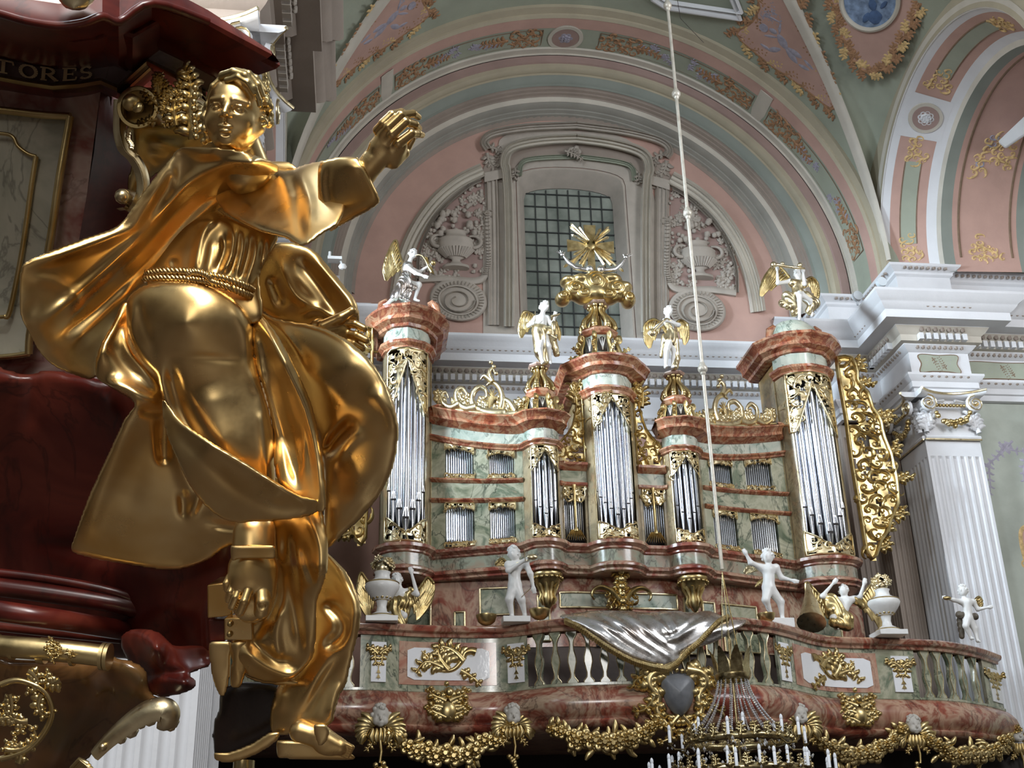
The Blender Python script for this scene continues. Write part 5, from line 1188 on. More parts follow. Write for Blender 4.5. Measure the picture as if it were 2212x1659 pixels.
# ---- garlands and cherub heads under the base
def garland(p0, p1, sag, nm_label):
    """p0,p1 px ends"""
    n = 26; o_ = empty('gilded_garland', atx(p0), nm_label, 'garland', 'gilded flower garlands under the balcony'); a = MB(); fl = MB()
    pts = []
    for k in range(n+1):
        t = k/n; x = p0[0]+(p1[0]-p0[0])*t; y = p0[1]+(p1[1]-p0[1])*t+sag*4*t*(1-t); pts.append(atx((x, y)))
    a.tube(pts, .045, 6)
    for k, p in enumerate(pts):
        w = .6+.6*math.sin(math.pi*k/n)
        for q in range(2):
            c = p+np.array([rng.uniform(-.1, .1), -rng.uniform(.0, .05), rng.uniform(-.12, .12)])*w; d = rng.uniform(0, 6.28)
            Fq = lambda s, t, h: c+np.array([s, -h, t]); ribbon(a, Fq, curl((0, 0), d, .16*w+.05, 1, 4, 6), .05, .04, 'both')
        if k % 2 == 0:
            c = p+np.array([rng.uniform(-.04, .04), -.08, rng.uniform(-.05, .05)]); Fq = lambda s, t, h: c+np.array([s, -h, t]); fl = MB(); rosette(fl, Fq, (0, 0), .13*w+.03, .08, 5); fl.ball(c+np.array([0, -.07, 0]), .03, 6); fl.build('flower', M['gold'], o_, 60)
    a.build('leaves', M['gold'], o_, 60); return o_
def atx(p):   # on the vertical sheet just in front of the balcony
    lo, hi = 15., 26.
    d = ray(*p)
    for _ in range(40):
        m_ = (lo+hi)/2; q = CC+d*(m_/d[1])
        if q[1] < by(q[0])-.22: lo = m_
        else: hi = m_
    return q
garland((838, 1580), (1105, 1560), 62, 'gilded rose garland between the two left cherub heads')
garland((1195, 1575), (1420, 1565), 36, 'gilded rose garland left of the grey shield')
garland((1745, 1580), (1945, 1580), 55, 'gilded rose garland between the two right cherub heads')
garland((1990, 1590), (2190, 1580), 48, 'gilded rose garland at the right end of the balcony')
def cherub(px_, py_, s, label, tilt=0.):
    c = atx((px_, py_)); c = c+np.array([0, -.02, 0]); o_ = empty('cherub_head', c-np.array([0, 0, .2]), label, 'cherub head', 'cherub heads under the balcony')
    Q = lambda x, y, z: c+np.array([x, y, z])*s
    V_, F_ = blend([ell(Q(0, 0, .03), (.125*s, .125*s, .15*s)), ell(Q(.05, -.07, -.05), .055*s), ell(Q(-.05, -.07, -.05), .055*s), ell(Q(0, -.09, -.09), .04*s), ell(Q(0, -.14, -.02), (.016*s, .03*s, .03*s)), ell(Q(0, -.12, -.07), (.035*s, .02*s, .015*s)), ell(Q(.11, 0, -.01), .03*s), ell(Q(-.11, 0, -.01), .03*s), (ell(Q(.05, -.125, .02), .022*s), .01, -1), (ell(Q(-.05, -.125, .02), .022*s), .01, -1)], .02*s, .011)
    meshobj('head', V_, F_, M['cherub'], o_)
    h_ = MB()
    for k in range(34):
        a1, a2 = rng.uniform(0, 6.28), rng.uniform(.1, 1.5); d = np.array([math.cos(a1)*math.sin(a2), math.sin(a1)*math.sin(a2), math.cos(a2)])
        if d[1] < -.55 and d[2] < .6: continue
        h_.ball(Q(*(d*np.array([.125, .125, .15])+np.array([0, 0, .03]))), .038*s, 6)
    h_.build('hair', M['cherub'], o_, 60)
    g = MB()
    for sg in (-1, 1):
        for k in range(7):
            t = k/6; Fw3 = lambda x, z, h: Q(x, -.02-h, z); ribbon(g, Fw3, curl((sg*(.06+.02*k), -.1-.01*k), (math.pi if sg < 0 else 0)+sg*(.9-1.9*t), .27-.06*t, sg*-.8, sg*-4., 8), .06, .05, 'both')
        leafy(g, lambda x, z, h: Q(x, -.02-h, z), curl((sg*.05, -.2), -1.57+sg*.3, .3, sg*1., sg*6, 10), .03, .04, 1.8, 2, rng)
    for k in range(5): ribbon(g, lambda x, z, h: Q(x, -.05-h, z), [np.array([.05*(k-2), -.14]), np.array([.065*(k-2), -.25]), np.array([.05*(k-2), -.33])], .05, .05, 'both')
    ribbon(g, lambda x, z, h: Q(x, -.05-h, z), [np.array([0, -.3]), np.array([.02, -.45]), np.array([0, -.6])], .02, .03, None)
    for k in range(8): g.ball(Q(rng.uniform(-.09, .09), -.05, -.6-rng.uniform(0, .2)), .045*s, 7)
    g.build('gilded_wings_and_tassel', M['gold'], o_, 60)
cherub(822, 1552, 1.15, 'grey cherub head with gilded wings, leftmost below the balcony panel'); cherub(1108, 1548, 1.05, 'grey cherub head below the second pedestal, left of the shield')
cherub(1726, 1548, 1.05, 'grey cherub head just right of the chandelier'); cherub(1972, 1570, 1.05, 'grey cherub head below the right pedestal beside the white panel'); cherub(2195, 1590, 1.0, 'grey cherub head cut off at the right edge of the picture')
# ---- silver cloth over the balustrade
cl = [(1208,1330),(1250,1322),(1300,1316),(1350,1318),(1400,1322),(1450,1318),(1495,1322),(1530,1318),(1552,1326),(1575,1336),(1612,1338),(1604,1352),(1585,1365),(1560,1380),(1535,1392),(1505,1402),(1480,1424),(1452,1438),(1436,1441),(1410,1436),(1370,1424),(1330,1404),(1290,1378),(1250,1350),(1222,1340)]
ys = lambda x, y: 0
def dcl(x, y):
    yd = CF[1]+CR[1]*(np.asarray(x)-1106)/F-CU[1]*(np.asarray(y)-829.5)/F; return (19.50-.30*np.sin(np.clip((y-1318)/50, 0, 1)*1.57)+.12*((np.asarray(x)-1400)/220)**2)/yd
stc = []
for (p, w, am) in (([(1240,1330),(1300,1345),(1360,1385),(1430,1425)], 7, 9), ([(1290,1322),(1340,1345),(1390,1385),(1445,1420)], 7, 9), ([(1340,1320),(1380,1345),(1420,1380),(1455,1405)], 7, 8), ([(1400,1325),(1430,1350),(1450,1375)], 6, 8), ([(1440,1322),(1455,1345),(1462,1365)], 6, 7), ([(1540,1330),(1500,1352),(1460,1378),(1430,1385)], 7, 9), ([(1500,1326),(1475,1350),(1440,1370)], 6, 7), ([(1575,1350),(1530,1370),(1490,1392),(1455,1412)], 7, 8), ([(1225,1334),(1270,1350),(1320,1385)], 6, 6), ([(1320,1360),(1360,1372),(1400,1400)], 5, 5)):
    stc.append((p, w, am, 'f'))
cloth = inflate('silver_drapery', cl, dcl, M['silver'], None, 4, .5, 16, stc, .6, 1)
tag(cloth, 'silvered cloth with golden fringe draped over the balcony balustrade', 'drapery')
PI[cloth.name] = Matrix()
a = MB()
for edge in ([(1222,1342),(1250,1356),(1290,1384),(1330,1410),(1370,1430),(1410,1441),(1440,1446)], [(1440,1446),(1462,1434),(1480,1414),(1505,1392),(1530,1366),(1552,1344),(1572,1334)]):
    E_ = spline(edge, 9); n = len(E_)
    for k in range(n):
        p = E_[k]; q0 = atD(p[0], p[1]-5, dcl(p[0], p[1])-.06); q1 = atD(p[0]+rng.uniform(-1, 1), p[1]+7, dcl(p[0], p[1])-.10); a.tube([q0, (q0+q1)/2+np.array([0, -.03, 0]), q1], [.03, .035, .018], 5)
    a.tube([atD(p[0], p[1]-4, dcl(p[0], p[1])-.08) for p in E_], .02, 6)
o = a.build('gold_fringe', M['gold'], cloth, 60)
# ================================================================ carved figures
def P3(j, Y0): return at(j[0], j[1], Y0+(j[2] if len(j) > 2 else 0))
def figure(name, label, J, Y0, s, mt, group=None, fat=1., h=None, hair=True, cat='statue', base=None, hairn=46):
    """J: joints in photo pixels with depth offset; s = head-to-foot height scale (m)"""
    J = {k: P3(v, Y0) for k, v in J.items()}
    foot = min(J.values(), key=lambda p: p[2]); root = empty(name, foot, label, cat, group)
    f = fat*s; C_ = []
    def c(a, b, r1, r2):
        if a in J and b in J: C_.append(cone(J[a], J[b], r1*f, r2*f))
    c('chest', 'waist', .085, .07); c('waist', 'pelvis', .07, .088)
    for q in 'LR':
        if 'sh'+q in J: C_.append(cone(J['chest'], J['sh'+q], .07*f, .05*f))
        c('sh'+q, 'el'+q, .044, .034); c('el'+q, 'ha'+q, .034, .02)
        if 'hi'+q not in J and 'kn'+q in J: J['hi'+q] = J['pelvis']+(J['kn'+q]-J['pelvis'])*.12
        c('hi'+q, 'kn'+q, .076, .05); c('kn'+q, 'fo'+q, .05, .026)
        if 'fo'+q in J:
            t = J.get('to'+q, J['fo'+q]+np.array([0, -.09, -.03])*s); C_.append(cone(J['fo'+q]+np.array([0, .01, -.01])*s, t, .028*s, .018*s))
        if 'ha'+q in J:
            d = nrm(J['ha'+q]-J['el'+q]); sd = nrm(np.cross(d, (0, 1, 0))); C_.append(ell(J['ha'+q]+d*.025*s, (.026*s,)*3))
            for k in range(4): b = J['ha'+q]+d*.04*s+sd*(k-1.5)*.013*s; C_.append(cone(b, b+d*.05*s+sd*(k-1.5)*.006*s, .009*s, .006*s))
            C_.append(cone(J['ha'+q]+d*.015*s, J['ha'+q]+d*.04*s-sd*.035*s, .009*s, .007*s))
    hd = J['head']; nk = J['neck']; up = nrm(hd-nk); R_ = .068*s*(1.5 if fat > 1.1 else 1.2); C_.append(cone(J['chest'], nk, .06*f, .036*s)); C_.append(cone(nk, hd-up*.3*R_, .034*s, .04*s))
    fw = J.get('face'); fw = nrm(fw-hd) if fw is not None else np.array([0, -1, -.15]); fw = nrm(fw-up*(fw@up)); rt = np.cross(fw, up); M3 = np.stack([rt, fw, up], 1)
    E_ = lambda x, y, z, r: ell(hd+M3@(np.array([x, y, z])*R_), np.array(r)*R_, M3)
    C_ += [(E_(0, 0, 0, (.82, .95, 1.1)), .02*s, 1), (E_(0, .45, -.55, (.5, .5, .5)), .02*s, 1), (E_(0, 1.0, -.15, (.14, .25, .3)), .01*s, 1), (E_(0, .82, -.5, (.28, .2, .12)), .008*s, 1), (E_(.33, .92, .1, (.2, .16, .14)), .01*s, -1), (E_(-.33, .92, .1, (.2, .16, .14)), .01*s, -1), (E_(.33, .82, .1, (.14, .12, .1)), .004*s, 1), (E_(-.33, .82, .1, (.14, .12, .1)), .004*s, 1), (E_(.8, 0, 0, (.12, .2, .28)), .01*s, 1), (E_(-.8, 0, 0, (.12, .2, .28)), .01*s, 1)]
    V_, F_ = blend(C_, .03*s, h or .0135*s*1.1); meshobj('body', V_, F_, mt, root)
    if hair:
        a = MB(); rg = random.Random(hash(label) % 1000 if False else len(label))
        for k in range(hairn):
            a1, a2 = rg.uniform(0, 6.28), rg.uniform(.05, 2.0); d = np.array([math.cos(a1)*math.sin(a2), math.sin(a1)*math.sin(a2), math.cos(a2)])
            if d[1] > .45 and d[2] < .6: continue
            a.ball(hd+M3@(d*np.array([.82, .95, 1.08])*R_), rg.uniform(.2, .3)*R_, 6)
        a.build('hair', mt, root, 60)
    if base:
        a = MB(); b = P3(base[0], Y0); w, dp, hh = base[1:4]; a.box(b[0]-w/2, b[0]+w/2, b[1]-dp/2, b[1]+dp/2, b[2]-hh, b[2]); a.build('plinth', mt, root, 30, .01)
    return root, J
def robe(root, segs, Y0, s, mt, folds=10, name='robe', amp=.012, k=.03, h=None, dirn=(0, 0, 1)):
    C_ = [cone(P3(a, Y0), P3(b, Y0), r1*s, r2*s) for a, b, r1, r2 in segs]; h = h or .015*s
    V_, F_ = blend(C_, k*s, h); me = meshobj(name, V_, F_, mt, root).data
    V_ = np.array([v.co for v in me.vertices]); N_ = np.array([v.normal for v in me.vertices])
    ph = (V_[:, 0]*1.0+V_[:, 1]*.8+.35*V_[:, 2]+.08*np.sin(V_[:, 2]*9/s))*folds*6/s; V2 = V_+N_*(amp*s*np.sin(ph)*(.6+.4*np.sin(V_[:, 2]*5/s)))[:, None]
    me.vertices.foreach_set('co', V2.ravel()); me.update(); return me
def wing(root, lead, tip, Y0, mt, n=16, w=.05, nm='wing', lay=3, h=.03):
    """lead: pixel polyline of the leading edge; tip: pixel point the long feathers run to"""
    L_ = spline(lead, 8); a = MB(); tip = np.array(tip, float)
    Fw4 = lambda s, t, hh: at(s, t, Y0-hh)
    for ly in range(lay):
        for k in range(n):
            p = L_[int((len(L_)-1)*k/(n-1))]; q = tip+(p-tip)*(.0+.30*ly)+(L_[-1]-L_[0])*(.10*(k/(n-1)-.5)); d = q-p
            if np.linalg.norm(d) < 3: continue
            bend = np.array([-d[1], d[0]])*.10*(1 if lead[0][0] > lead[-1][0] else -1)
            pts = [p+d*t+bend*math.sin(math.pi*t) for t in np.linspace(0, 1, 7)]
            ribbon(a, lambda s, t, hh: Fw4(s, t, hh+.012*ly), pts, w, h, 'both')
    a.tube([at(p[0], p[1], Y0-.03) for p in L_], [.03]*(len(L_)-1)+[.015], 6); a.build(nm, mt, root, 60)
pxm = 1/118.  # metres to pixels near the organ, used for feather widths in pixel space
FWD = 5.0
ang = []
# trumpet angel on the left tower
r, J = figure('angel_statue', 'white and gilded seated angel with a horn on the left organ tower', dict(head=(892,548), face=(905,549,-.05), neck=(886,563), chest=(882,577), waist=(878,598), pelvis=(874,612), shL=(877,574,.1), elL=(905,588,.1), haL=(925,575,.0), shR=(879,577,-.12), elR=(897,590,-.2), haR=(915,596,-.25), knL=(905,615,.05), foL=(896,646,.0), toL=(906,650,-.05), knR=(855,640,-.15), foR=(838,655,-.1), toR=(829,658,-.12)), 22.0, 1.15, M['ivory'])
robe(r, [((880,575),(876,600),.10,.085),((875,606),(872,618),.12,.13),((870,615,-.05),(852,642,-.12),.11,.075),((872,615),(893,622,.0),.10,.06),((862,640,-.1),(880,650,-.05),.06,.05),((882,632),(872,650),.06,.07)], 22.0, 1.15, M['silver'])
wing(r, [(872,575),(862,545),(856,520),(846,530),(834,560)], (834,606), 22.15, M['gold'], 16, 3.2)
a = MB(); a.tube([at(*p) for p in ((898,552,21.8),(905,550,21.75),(913,553,21.7),(920,563,21.68),(926,577,21.68),(933,588,21.68))], [.014,.014,.016,.02,.028,.035], 8)
a.tube([at(*p) for p in ((919,555,21.7),(924,572,21.68),(931,585,21.68),(937,592,21.68),(933,580,21.68),(926,566,21.68),(922,556,21.68))], .014, 6); a.ball(at(936,568,21.7), .06, 8); a.build('golden_horn', M['gold'], r, 60)
# standing angel with a bow, left of the centre
r, J = figure('angel_statue', 'white bare-chested angel in a golden skirt on the left small organ turret', dict(head=(1176,662), face=(1184,663,-.08), neck=(1172,678), chest=(1169,690), waist=(1171,708), pelvis=(1173,724), shL=(1158,688,-.02), elL=(1142,703,-.05), haL=(1160,696,-.15), shR=(1182,688), elR=(1194,706,-.05), haR=(1198,686,-.12), knL=(1165,750,-.12), foL=(1172,782,-.05), knR=(1184,748,-.05), foR=(1188,780), toR=(1190,785,-.1)), 21.3, 1.25, M['ivory'])
robe(r, [((1163,714),(1190,716),.095,.085),((1166,716),(1168,760),.13,.10),((1168,760),(1176,781),.10,.06),((1190,725,.05),(1203,765,.08),.07,.05),((1166,712,-.03),(1200,730,-.03),.05,.04)], 21.3, 1.25, M['goldp'])
wing(r, [(1162,690),(1148,678),(1132,674),(1125,690)], (1126,730), 21.5, M['gold'], 12, 3.); wing(r, [(1186,692),(1196,690),(1203,700)], (1208,736), 21.5, M['gold'], 10, 2.6)
a = MB(); a.tube([at(1156,673,21.05), at(1156,690,21.0), at(1152,712,21.0), at(1148,722,21.0)], .008, 5); a.build('bow', M['goldp'], r, 60); a = MB(); a.ball(at(1196,704,21.05), (.05,.04,.13), 8); a.tube([at(1190,684,21.05), at(1210,678,21.0)], [.03,.015], 6); a.build('fiddle', M['goldp'], r, 60)
# lute angel right of the centre
r, J = figure('angel_statue', 'white and gilded angel playing a lute on the right small organ turret', dict(head=(1444,672), face=(1450,676,-.1), neck=(1442,685), chest=(1445,700), waist=(1449,718), pelvis=(1449,730), shL=(1436,696), elL=(1420,706,-.1), haL=(1408,716,-.15), shR=(1452,698), elR=(1466,702,-.12), haR=(1442,694,-.2), knL=(1440,756,-.12), foL=(1438,792), knR=(1456,758), foR=(1453,793)), 21.45, 1.2, M['ivory'])
robe(r, [((1440,700),(1450,720),.10,.075),((1450,722),(1448,738),.10,.11),((1455,735),(1460,775,.05),.09,.07),((1460,775,.05),(1458,792),.07,.06),((1436,728),(1428,770,.1),.05,.03)], 21.45, 1.2, M['goldp'])
wing(r, [(1432,700),(1412,690),(1394,700),(1392,718)], (1404,752), 21.7, M['gold'], 12, 3.); wing(r, [(1458,700),(1470,692),(1484,700),(1487,714)], (1478,745), 21.7, M['gold'], 12, 3.)
a = MB(); a.ball(at(1410,718,21.25), (.09,.06,.09), 10); a.tube([at(1412,714,21.2), at(1434,692,21.15)], [.03,.02], 6); a.tube([at(1434,692,21.15), at(1440,688,21.2)], .02, 5); a.build('lute', M['goldp'], r, 60)
# angel with tambourine on the right tower
r, J = figure('angel_statue', 'seated angel raising a golden horn overhead on the right organ tower', dict(head=(1722,592), face=(1722,596,-.2), neck=(1724,604), chest=(1722,612), waist=(1724,624), pelvis=(1726,634), shL=(1706,608), elL=(1680,612,-.1), haL=(1679,584,-.1), shR=(1738,608), elR=(1738,614,-.1), haR=(1735,588,-.1), knL=(1727,640,-.25), foL=(1727,686,-.2), toL=(1727,690,-.3), knR=(1750,650,-.1), foR=(1755,680)), 22.3, 1.15, M['ivory'], h=.016)
robe(r, [((1712,612),(1736,614),.09,.09),((1722,620),(1724,634),.10,.11),((1700,640),(1712,660,-.05),.10,.09),((1690,655,-.1),(1702,662,-.1),.07,.06),((1740,640),(1758,655),.10,.11),((1758,655,-.05),(1748,672),.10,.07),((1708,640),(1716,676),.07,.07)], 22.3, 1.15, M['goldp'])
wing(r, [(1706,600),(1690,582),(1672,572),(1660,592)], (1644,640), 22.5, M['gold'], 14, 3.4); wing(r, [(1742,604),(1754,600),(1766,612),(1768,630)], (1762,648), 22.5, M['gold'], 10, 3.4)
a = MB(); a.tube([at(*p) for p in ((1668,574,22.0),(1680,572,22.0),(1700,576,21.95),(1720,578,21.95),(1738,580,22.0))], [.07,.035,.03,.03,.02], 8); a.ball(at(1671,572,22.0), .075, 8); a.ball(at(1690,570,22.0), .05, 8); a.ball(at(1728,573,22.0), .06, 8); a.build('golden_horn', M['goldp'], r, 60)
# putto with violin
r, J = figure('putto_statue', 'white naked putto playing a violin on the left balcony pedestal', dict(head=(1110,1196), face=(1104,1190,-.1), neck=(1115,1212), chest=(1112,1226), waist=(1111,1246), pelvis=(1112,1262), shL=(1098,1220,-.02), elL=(1098,1232,-.15), haL=(1132,1212,-.25), shR=(1134,1215), elR=(1146,1240,-.05), haR=(1152,1268,-.05), knL=(1100,1295,-.05), foL=(1106,1330), toL=(1104,1334,-.1), knR=(1126,1295,-.08), foR=(1134,1328), toR=(1136,1333,-.1)), 19.9, 1.18, M['ivory'], 'putti on the balcony', 1.15, base=((1114,1334,-.0), .46, .3, .10))
a = MB(); a.ball(at(1150,1203,19.55), (.09,.03,.055), 8); a.tube([at(1140,1210,19.6), at(1116,1216,19.75)], .012, 5); a.tube([at(1132,1186,19.5), at(1135,1212,19.6)], .006, 4); a.tube([at(1126,1290,19.7), at(1145,1272,19.7)], .006, 4); a.build('violin_and_bow', M['goldp'], r, 60)
wing(r, [(1098,1222),(1085,1208),(1074,1214)], (1072,1222), 20.05, M['gold'], 8, 3.2)
# conducting putto
r, J = figure('putto_statue', 'white naked putto raising one hand on the right balcony pedestal', dict(head=(1658,1202), face=(1654,1204,-.12), neck=(1660,1220), chest=(1660,1232), waist=(1661,1250), pelvis=(1660,1268), shL=(1644,1226), elL=(1622,1216,-.05), haL=(1612,1198,-.08), shR=(1676,1226), elR=(1688,1248,.0), haR=(1712,1254,-.05), knL=(1654,1296,-.1), foL=(1665,1325), toL=(1668,1330,-.1), knR=(1686,1300,.0), foR=(1690,1334), toR=(1697,1338,-.08)), 20.3, 1.18, M['ivory'], 'putti on the balcony', 1.15, base=((1685,1338,.0), .42, .3, .17))
wing(r, [(1642,1230),(1626,1222),(1612,1228)], (1610,1240), 20.45, M['goldp'], 8, 3.2); wing(r, [(1650,1250),(1640,1262)], (1632,1268), 20.45, M['gold'], 6, 3.)
# putto with a drum at the far right
r, J = figure('putto_statue', 'white putto with a dark sash at the far right end of the balcony', dict(head=(2080,1276), face=(2074,1280,-.1), neck=(2082,1292), chest=(2088,1302), waist=(2090,1320), pelvis=(2090,1334), shL=(2076,1300), elL=(2060,1296,-.05), haL=(2044,1292,-.1), shR=(2102,1300), elR=(2112,1316), haR=(2134,1312,-.05), knL=(2086,1352,-.05), foL=(2098,1378), knR=(2106,1358), foR=(2112,1384)), 21.2, .98, M['ivory'], 'putti on the balcony', 1.15)
robe(r, [((2072,1328),(2106,1332),.06,.06),((2074,1340,.1),(2078,1375,.1),.06,.05)], 21.2, 1.0, plaster('dark_sash', (92,84,72), .2, .5)); a = MB(); a.ball(at(2046,1292,21.0), (.09,.05,.04), 8); a.build('cymbal', M['gold'], r, 60)
wing(r, [(2104,1300),(2114,1290),(2122,1300)], (2116,1316), 21.4, M['gold'], 6, 2.6)
# two kneeling angels carrying the side towers
r, J = figure('atlas_angel', 'white and gilded angel behind the left vase, carrying the left organ tower', dict(head=(858,1252), face=(856,1262,-.15), neck=(862,1268), chest=(866,1284), waist=(858,1302), pelvis=(852,1318), shL=(850,1276), elL=(838,1270), shR=(882,1278), elR=(901,1284,-.1), haR=(889,1238,-.05), knL=(846,1326,-.1), foL=(850,1350), knR=(872,1330,-.1), foR=(872,1352)), 20.9, 1.25, M['ivory'], 'angels carrying the side towers')
robe(r, [((842,1306),(872,1304),.12,.12),((868,1300),(888,1276,-.05),.06,.05),((848,1312),(858,1342,-.1),.12,.09),((872,1318),(866,1350,-.1),.08,.07),((884,1290),(874,1340,-.08),.035,.03)], 20.9, 1.25, M['gold'])
wing(r, [(886,1292),(908,1268),(924,1248),(938,1262)], (902,1338), 21.2, M['gold'], 16, 4.2); wing(r, [(820,1272),(795,1256),(780,1238),(772,1262)], (796,1334), 21.2, M['gold'], 14, 4.2)
r, J = figure('atlas_angel', 'bowed white and gilded angel carrying the right organ tower', dict(head=(1822,1276), face=(1818,1290,-.15), neck=(1824,1290), chest=(1828,1300), waist=(1822,1316), pelvis=(1812,1330), shL=(1806,1296), elL=(1776,1288), haL=(1800,1260,-.05), shR=(1844,1294), elR=(1858,1290), haR=(1866,1262,-.05), knL=(1800,1335,-.1), foL=(1806,1356), knR=(1830,1342,-.1), foR=(1826,1358)), 21.5, 1.25, M['ivory'], 'angels carrying the side towers')
robe(r, [((1796,1296),(1808,1320),.10,.12),((1800,1320),(1828,1338,-.08),.12,.11),((1802,1345,-.1),(1832,1352,-.1),.08,.08),((1786,1300),(1792,1330),.05,.05),((1848,1296),(1862,1308),.06,.05)], 21.5, 1.25, M['gold'])
wing(r, [(1852,1300),(1868,1280),(1884,1262),(1900,1280)], (1902,1358), 21.8, M['gold'], 14, 4.2); wing(r, [(1790,1306),(1765,1280),(1742,1258),(1742,1284)], (1776,1338), 21.8, M['gold'], 14, 4.2)
# vases
def vase(px_, py_, Y, s, label):
    c = at(px_, py_, Y); r = empty('flower_vase', c, label, 'vase', 'vases on the balcony rail'); a = MB()
    a.lathe([(.001, .09), (.2, .09), (.21, .12), (.16, .16), (.09, .2), (.075, .28), (.09, .36), (.1, .38), (.17, .42), (.24, .52), (.27, .56), (.29, .62), (.27, .67), (.2, .71), (.13, .75), (.12, .82), (.14, .86), (.12, .87), (.001, .86)], c, 24, np.eye(3)*s)
    a.build('vase_body', M['ivory'], r, 50); a = MB(); a.box(c[0]-.26*s, c[0]+.26*s, c[1]-.26*s, c[1]+.26*s, c[2], c[2]+.09*s); a.build('vase_plinth', M['ivory'], r, 30, .008)
    a = MB()
    for z, rr in ((.115, .205), (.38, .105), (.66, .272)): a.lathe([(rr*s, z*s), ((rr+.014)*s, (z+.012)*s), (rr*s, (z+.024)*s)], c, 24)
    for k in range(12): an = k*.5236; a.ball(c+np.array([.15*math.cos(an), .15*math.sin(an), .42])*s, .03*s, 6)
    a.build('gold_bands', M['gold'], r, 60)
    a = MB()
    for k in range(16):
        d = nrm(np.array([rng.uniform(-1, 1), rng.uniform(-1, .6), rng.uniform(.0, 1)])); q = c+np.array([0, 0, .93*s])+d*np.array([.15, .13, .17])*s; t1 = nrm(np.cross(d, (0, 0, 1))); t2 = np.cross(d, t1)
        rosette(a, lambda x, y, hh: q+t1*x+t2*y+d*hh, (0, 0), .085*s, .05*s, 5)
    a.ball(c+np.array([0, 0, .93*s]), .13*s, 8); a.build('gilded_flowers', M['goldp'], r, 60)
vase(824, 1348, 20.0, 1.02, 'white vase with gilded flowers at the left end, in front of the left angel'); vase(1920, 1376, 21.05, 1.02, 'white vase with gilded flowers right of the right angel')
# kettledrums and a bell-shaped horn of gilt
def drum(px_, py_, Y, r_, label, mt=None):
    c = at(px_, py_, Y); a = MB(); a.lathe([(.001, 0), (r_*.5, .02), (r_*.85, r_*.4), (r_, r_*.85), (r_*1.04, r_*.95), (r_*1.04, r_*1.08), (r_*.95, r_*1.1), (.001, r_*1.1)], c, 20); o = a.build('kettledrum', mt or M['gold'], None, 50); tag(o, label, 'drum', 'gilt kettledrums on the balcony rail')
drum(1051, 1352, 20.2, .17, 'gilt kettledrum on the rail under the framed green panel'); drum(1166, 1340, 19.9, .17, 'gilt kettledrum just right of the violin putto'); drum(1657, 1346, 19.8, .15, 'gilt kettledrum at the feet of the hand-raising putto')
a = MB(); a.tube([at(*p) for p in ((1745,1262,21.6),(1748,1290,21.5),(1752,1310,21.4),(1753,1345,21.2))], [.03,.1,.17,.27], 16); o = a.build('kettledrum', M['goldp'], None, 60); tag(o, 'tall gilt horn-shaped vessel left of the right angel, mouth down', 'horn')
# ================================================================ chandelier and its rod
cY = 18.0; A0 = at(1601, 1659, cY); cx, cy = A0[0], A0[1]
root = empty('crystal_chandelier', (cx, cy, 3.0), 'brass and crystal chandelier with white electric candles hanging on a long rod', 'chandelier')
def zc(py): return float(at(1590, py, cY)[2])
top = zc(1380)
# rod: measured on a true vertical
a = MB(); zt = 21.6
def zrod(px_, py_): return float(at(px_, py_, cY)[2])
a.tube([(cx, cy, zrod(1568,1230)), (cx, cy, zt)], .032, 10); a.build('rod', M['rod'], root, 60)
for p in ((1436,12),(1457,203),(1483,461),(1521,797)):
    a = MB(); z = zrod(*p); a.ball((cx, cy, z), .085, 14); a.lathe([(.033, z-.12), (.05, z-.1), (.05, z+.1), (.033, z+.12)], (cx, cy, 0), 10); a.build('rod_ball', M['rod'], root, 60)
a = MB()
for k in range(6):
    an = k*1.047+.3; e = np.array([cx+.17*math.cos(an), cy+.17*math.sin(an), zc(1440)]); s0_ = np.array([cx, cy, zrod(1568,1235)]); a.tube([s0_+(e-s0_)*t for t in np.linspace(0, 1, 4)], .006, 4)
a.build('suspension_wires', M['brass'], root, 60)
a = MB(); a.lathe([(.02, zc(1655)), (.02, zc(1380))], (cx, cy, 0), 8); a.build('stem', M['brass'], root, 60)
# crown
a = MB(); zb = zc(1462); a.lathe([(.24, zb-.06), (.27, zb-.03), (.27, zb+.03), (.24, zb+.05), (.2, zb+.05), (.2, zb-.06)], (cx, cy, 0), 24)
for k in range(8):
    an = k*math.pi/4; d = np.array([math.cos(an), math.sin(an), 0]); t_ = np.array([-d[1], d[0], 0]); q = np.array([cx, cy, zb+.04])
    a.grid([[q+d*r_+t_*s*w+np.array([0, 0, z]) for s in (-1, -.4, .4, 1)] for r_, z, w in ((.25, 0, .1), (.26, .15, .09), (.29, .28, .06), (.35, .38, .02))])
a.build('crown', M['brass'], root, 50)
# strings of beads
m, nt, b = newmat('crystal'); b.inputs['Base Color'].default_value = (.92, .92, .94, 1); b.inputs['Roughness'].default_value = .08; b.inputs['Metallic'].default_value = .75; M['crystal'] = m
zr = zc(1592); nS = 18
proto = None
def octa(mb, c, r, k=1.25): mb.add([(c[0]+r, c[1], c[2]), (c[0]-r, c[1], c[2]), (c[0], c[1]+r, c[2]), (c[0], c[1]-r, c[2]), (c[0], c[1], c[2]+r*k), (c[0], c[1], c[2]-r*k)], [(0,2,4),(2,1,4),(1,3,4),(3,0,4),(2,0,5),(1,2,5),(3,1,5),(0,3,5)])
for k in range(nS):
    an = 2*math.pi*k/nS+.1; a = MB(); z0 = zb-.05
    for j in range(27):
        t = j/26; r_ = .23+(.72-.23)*(t**1.7); octa(a, (cx+r_*math.cos(an), cy+r_*math.sin(an), z0+(zr-z0)*t), .018)
    a.build('crystal_string', M['crystal'], root, 0)
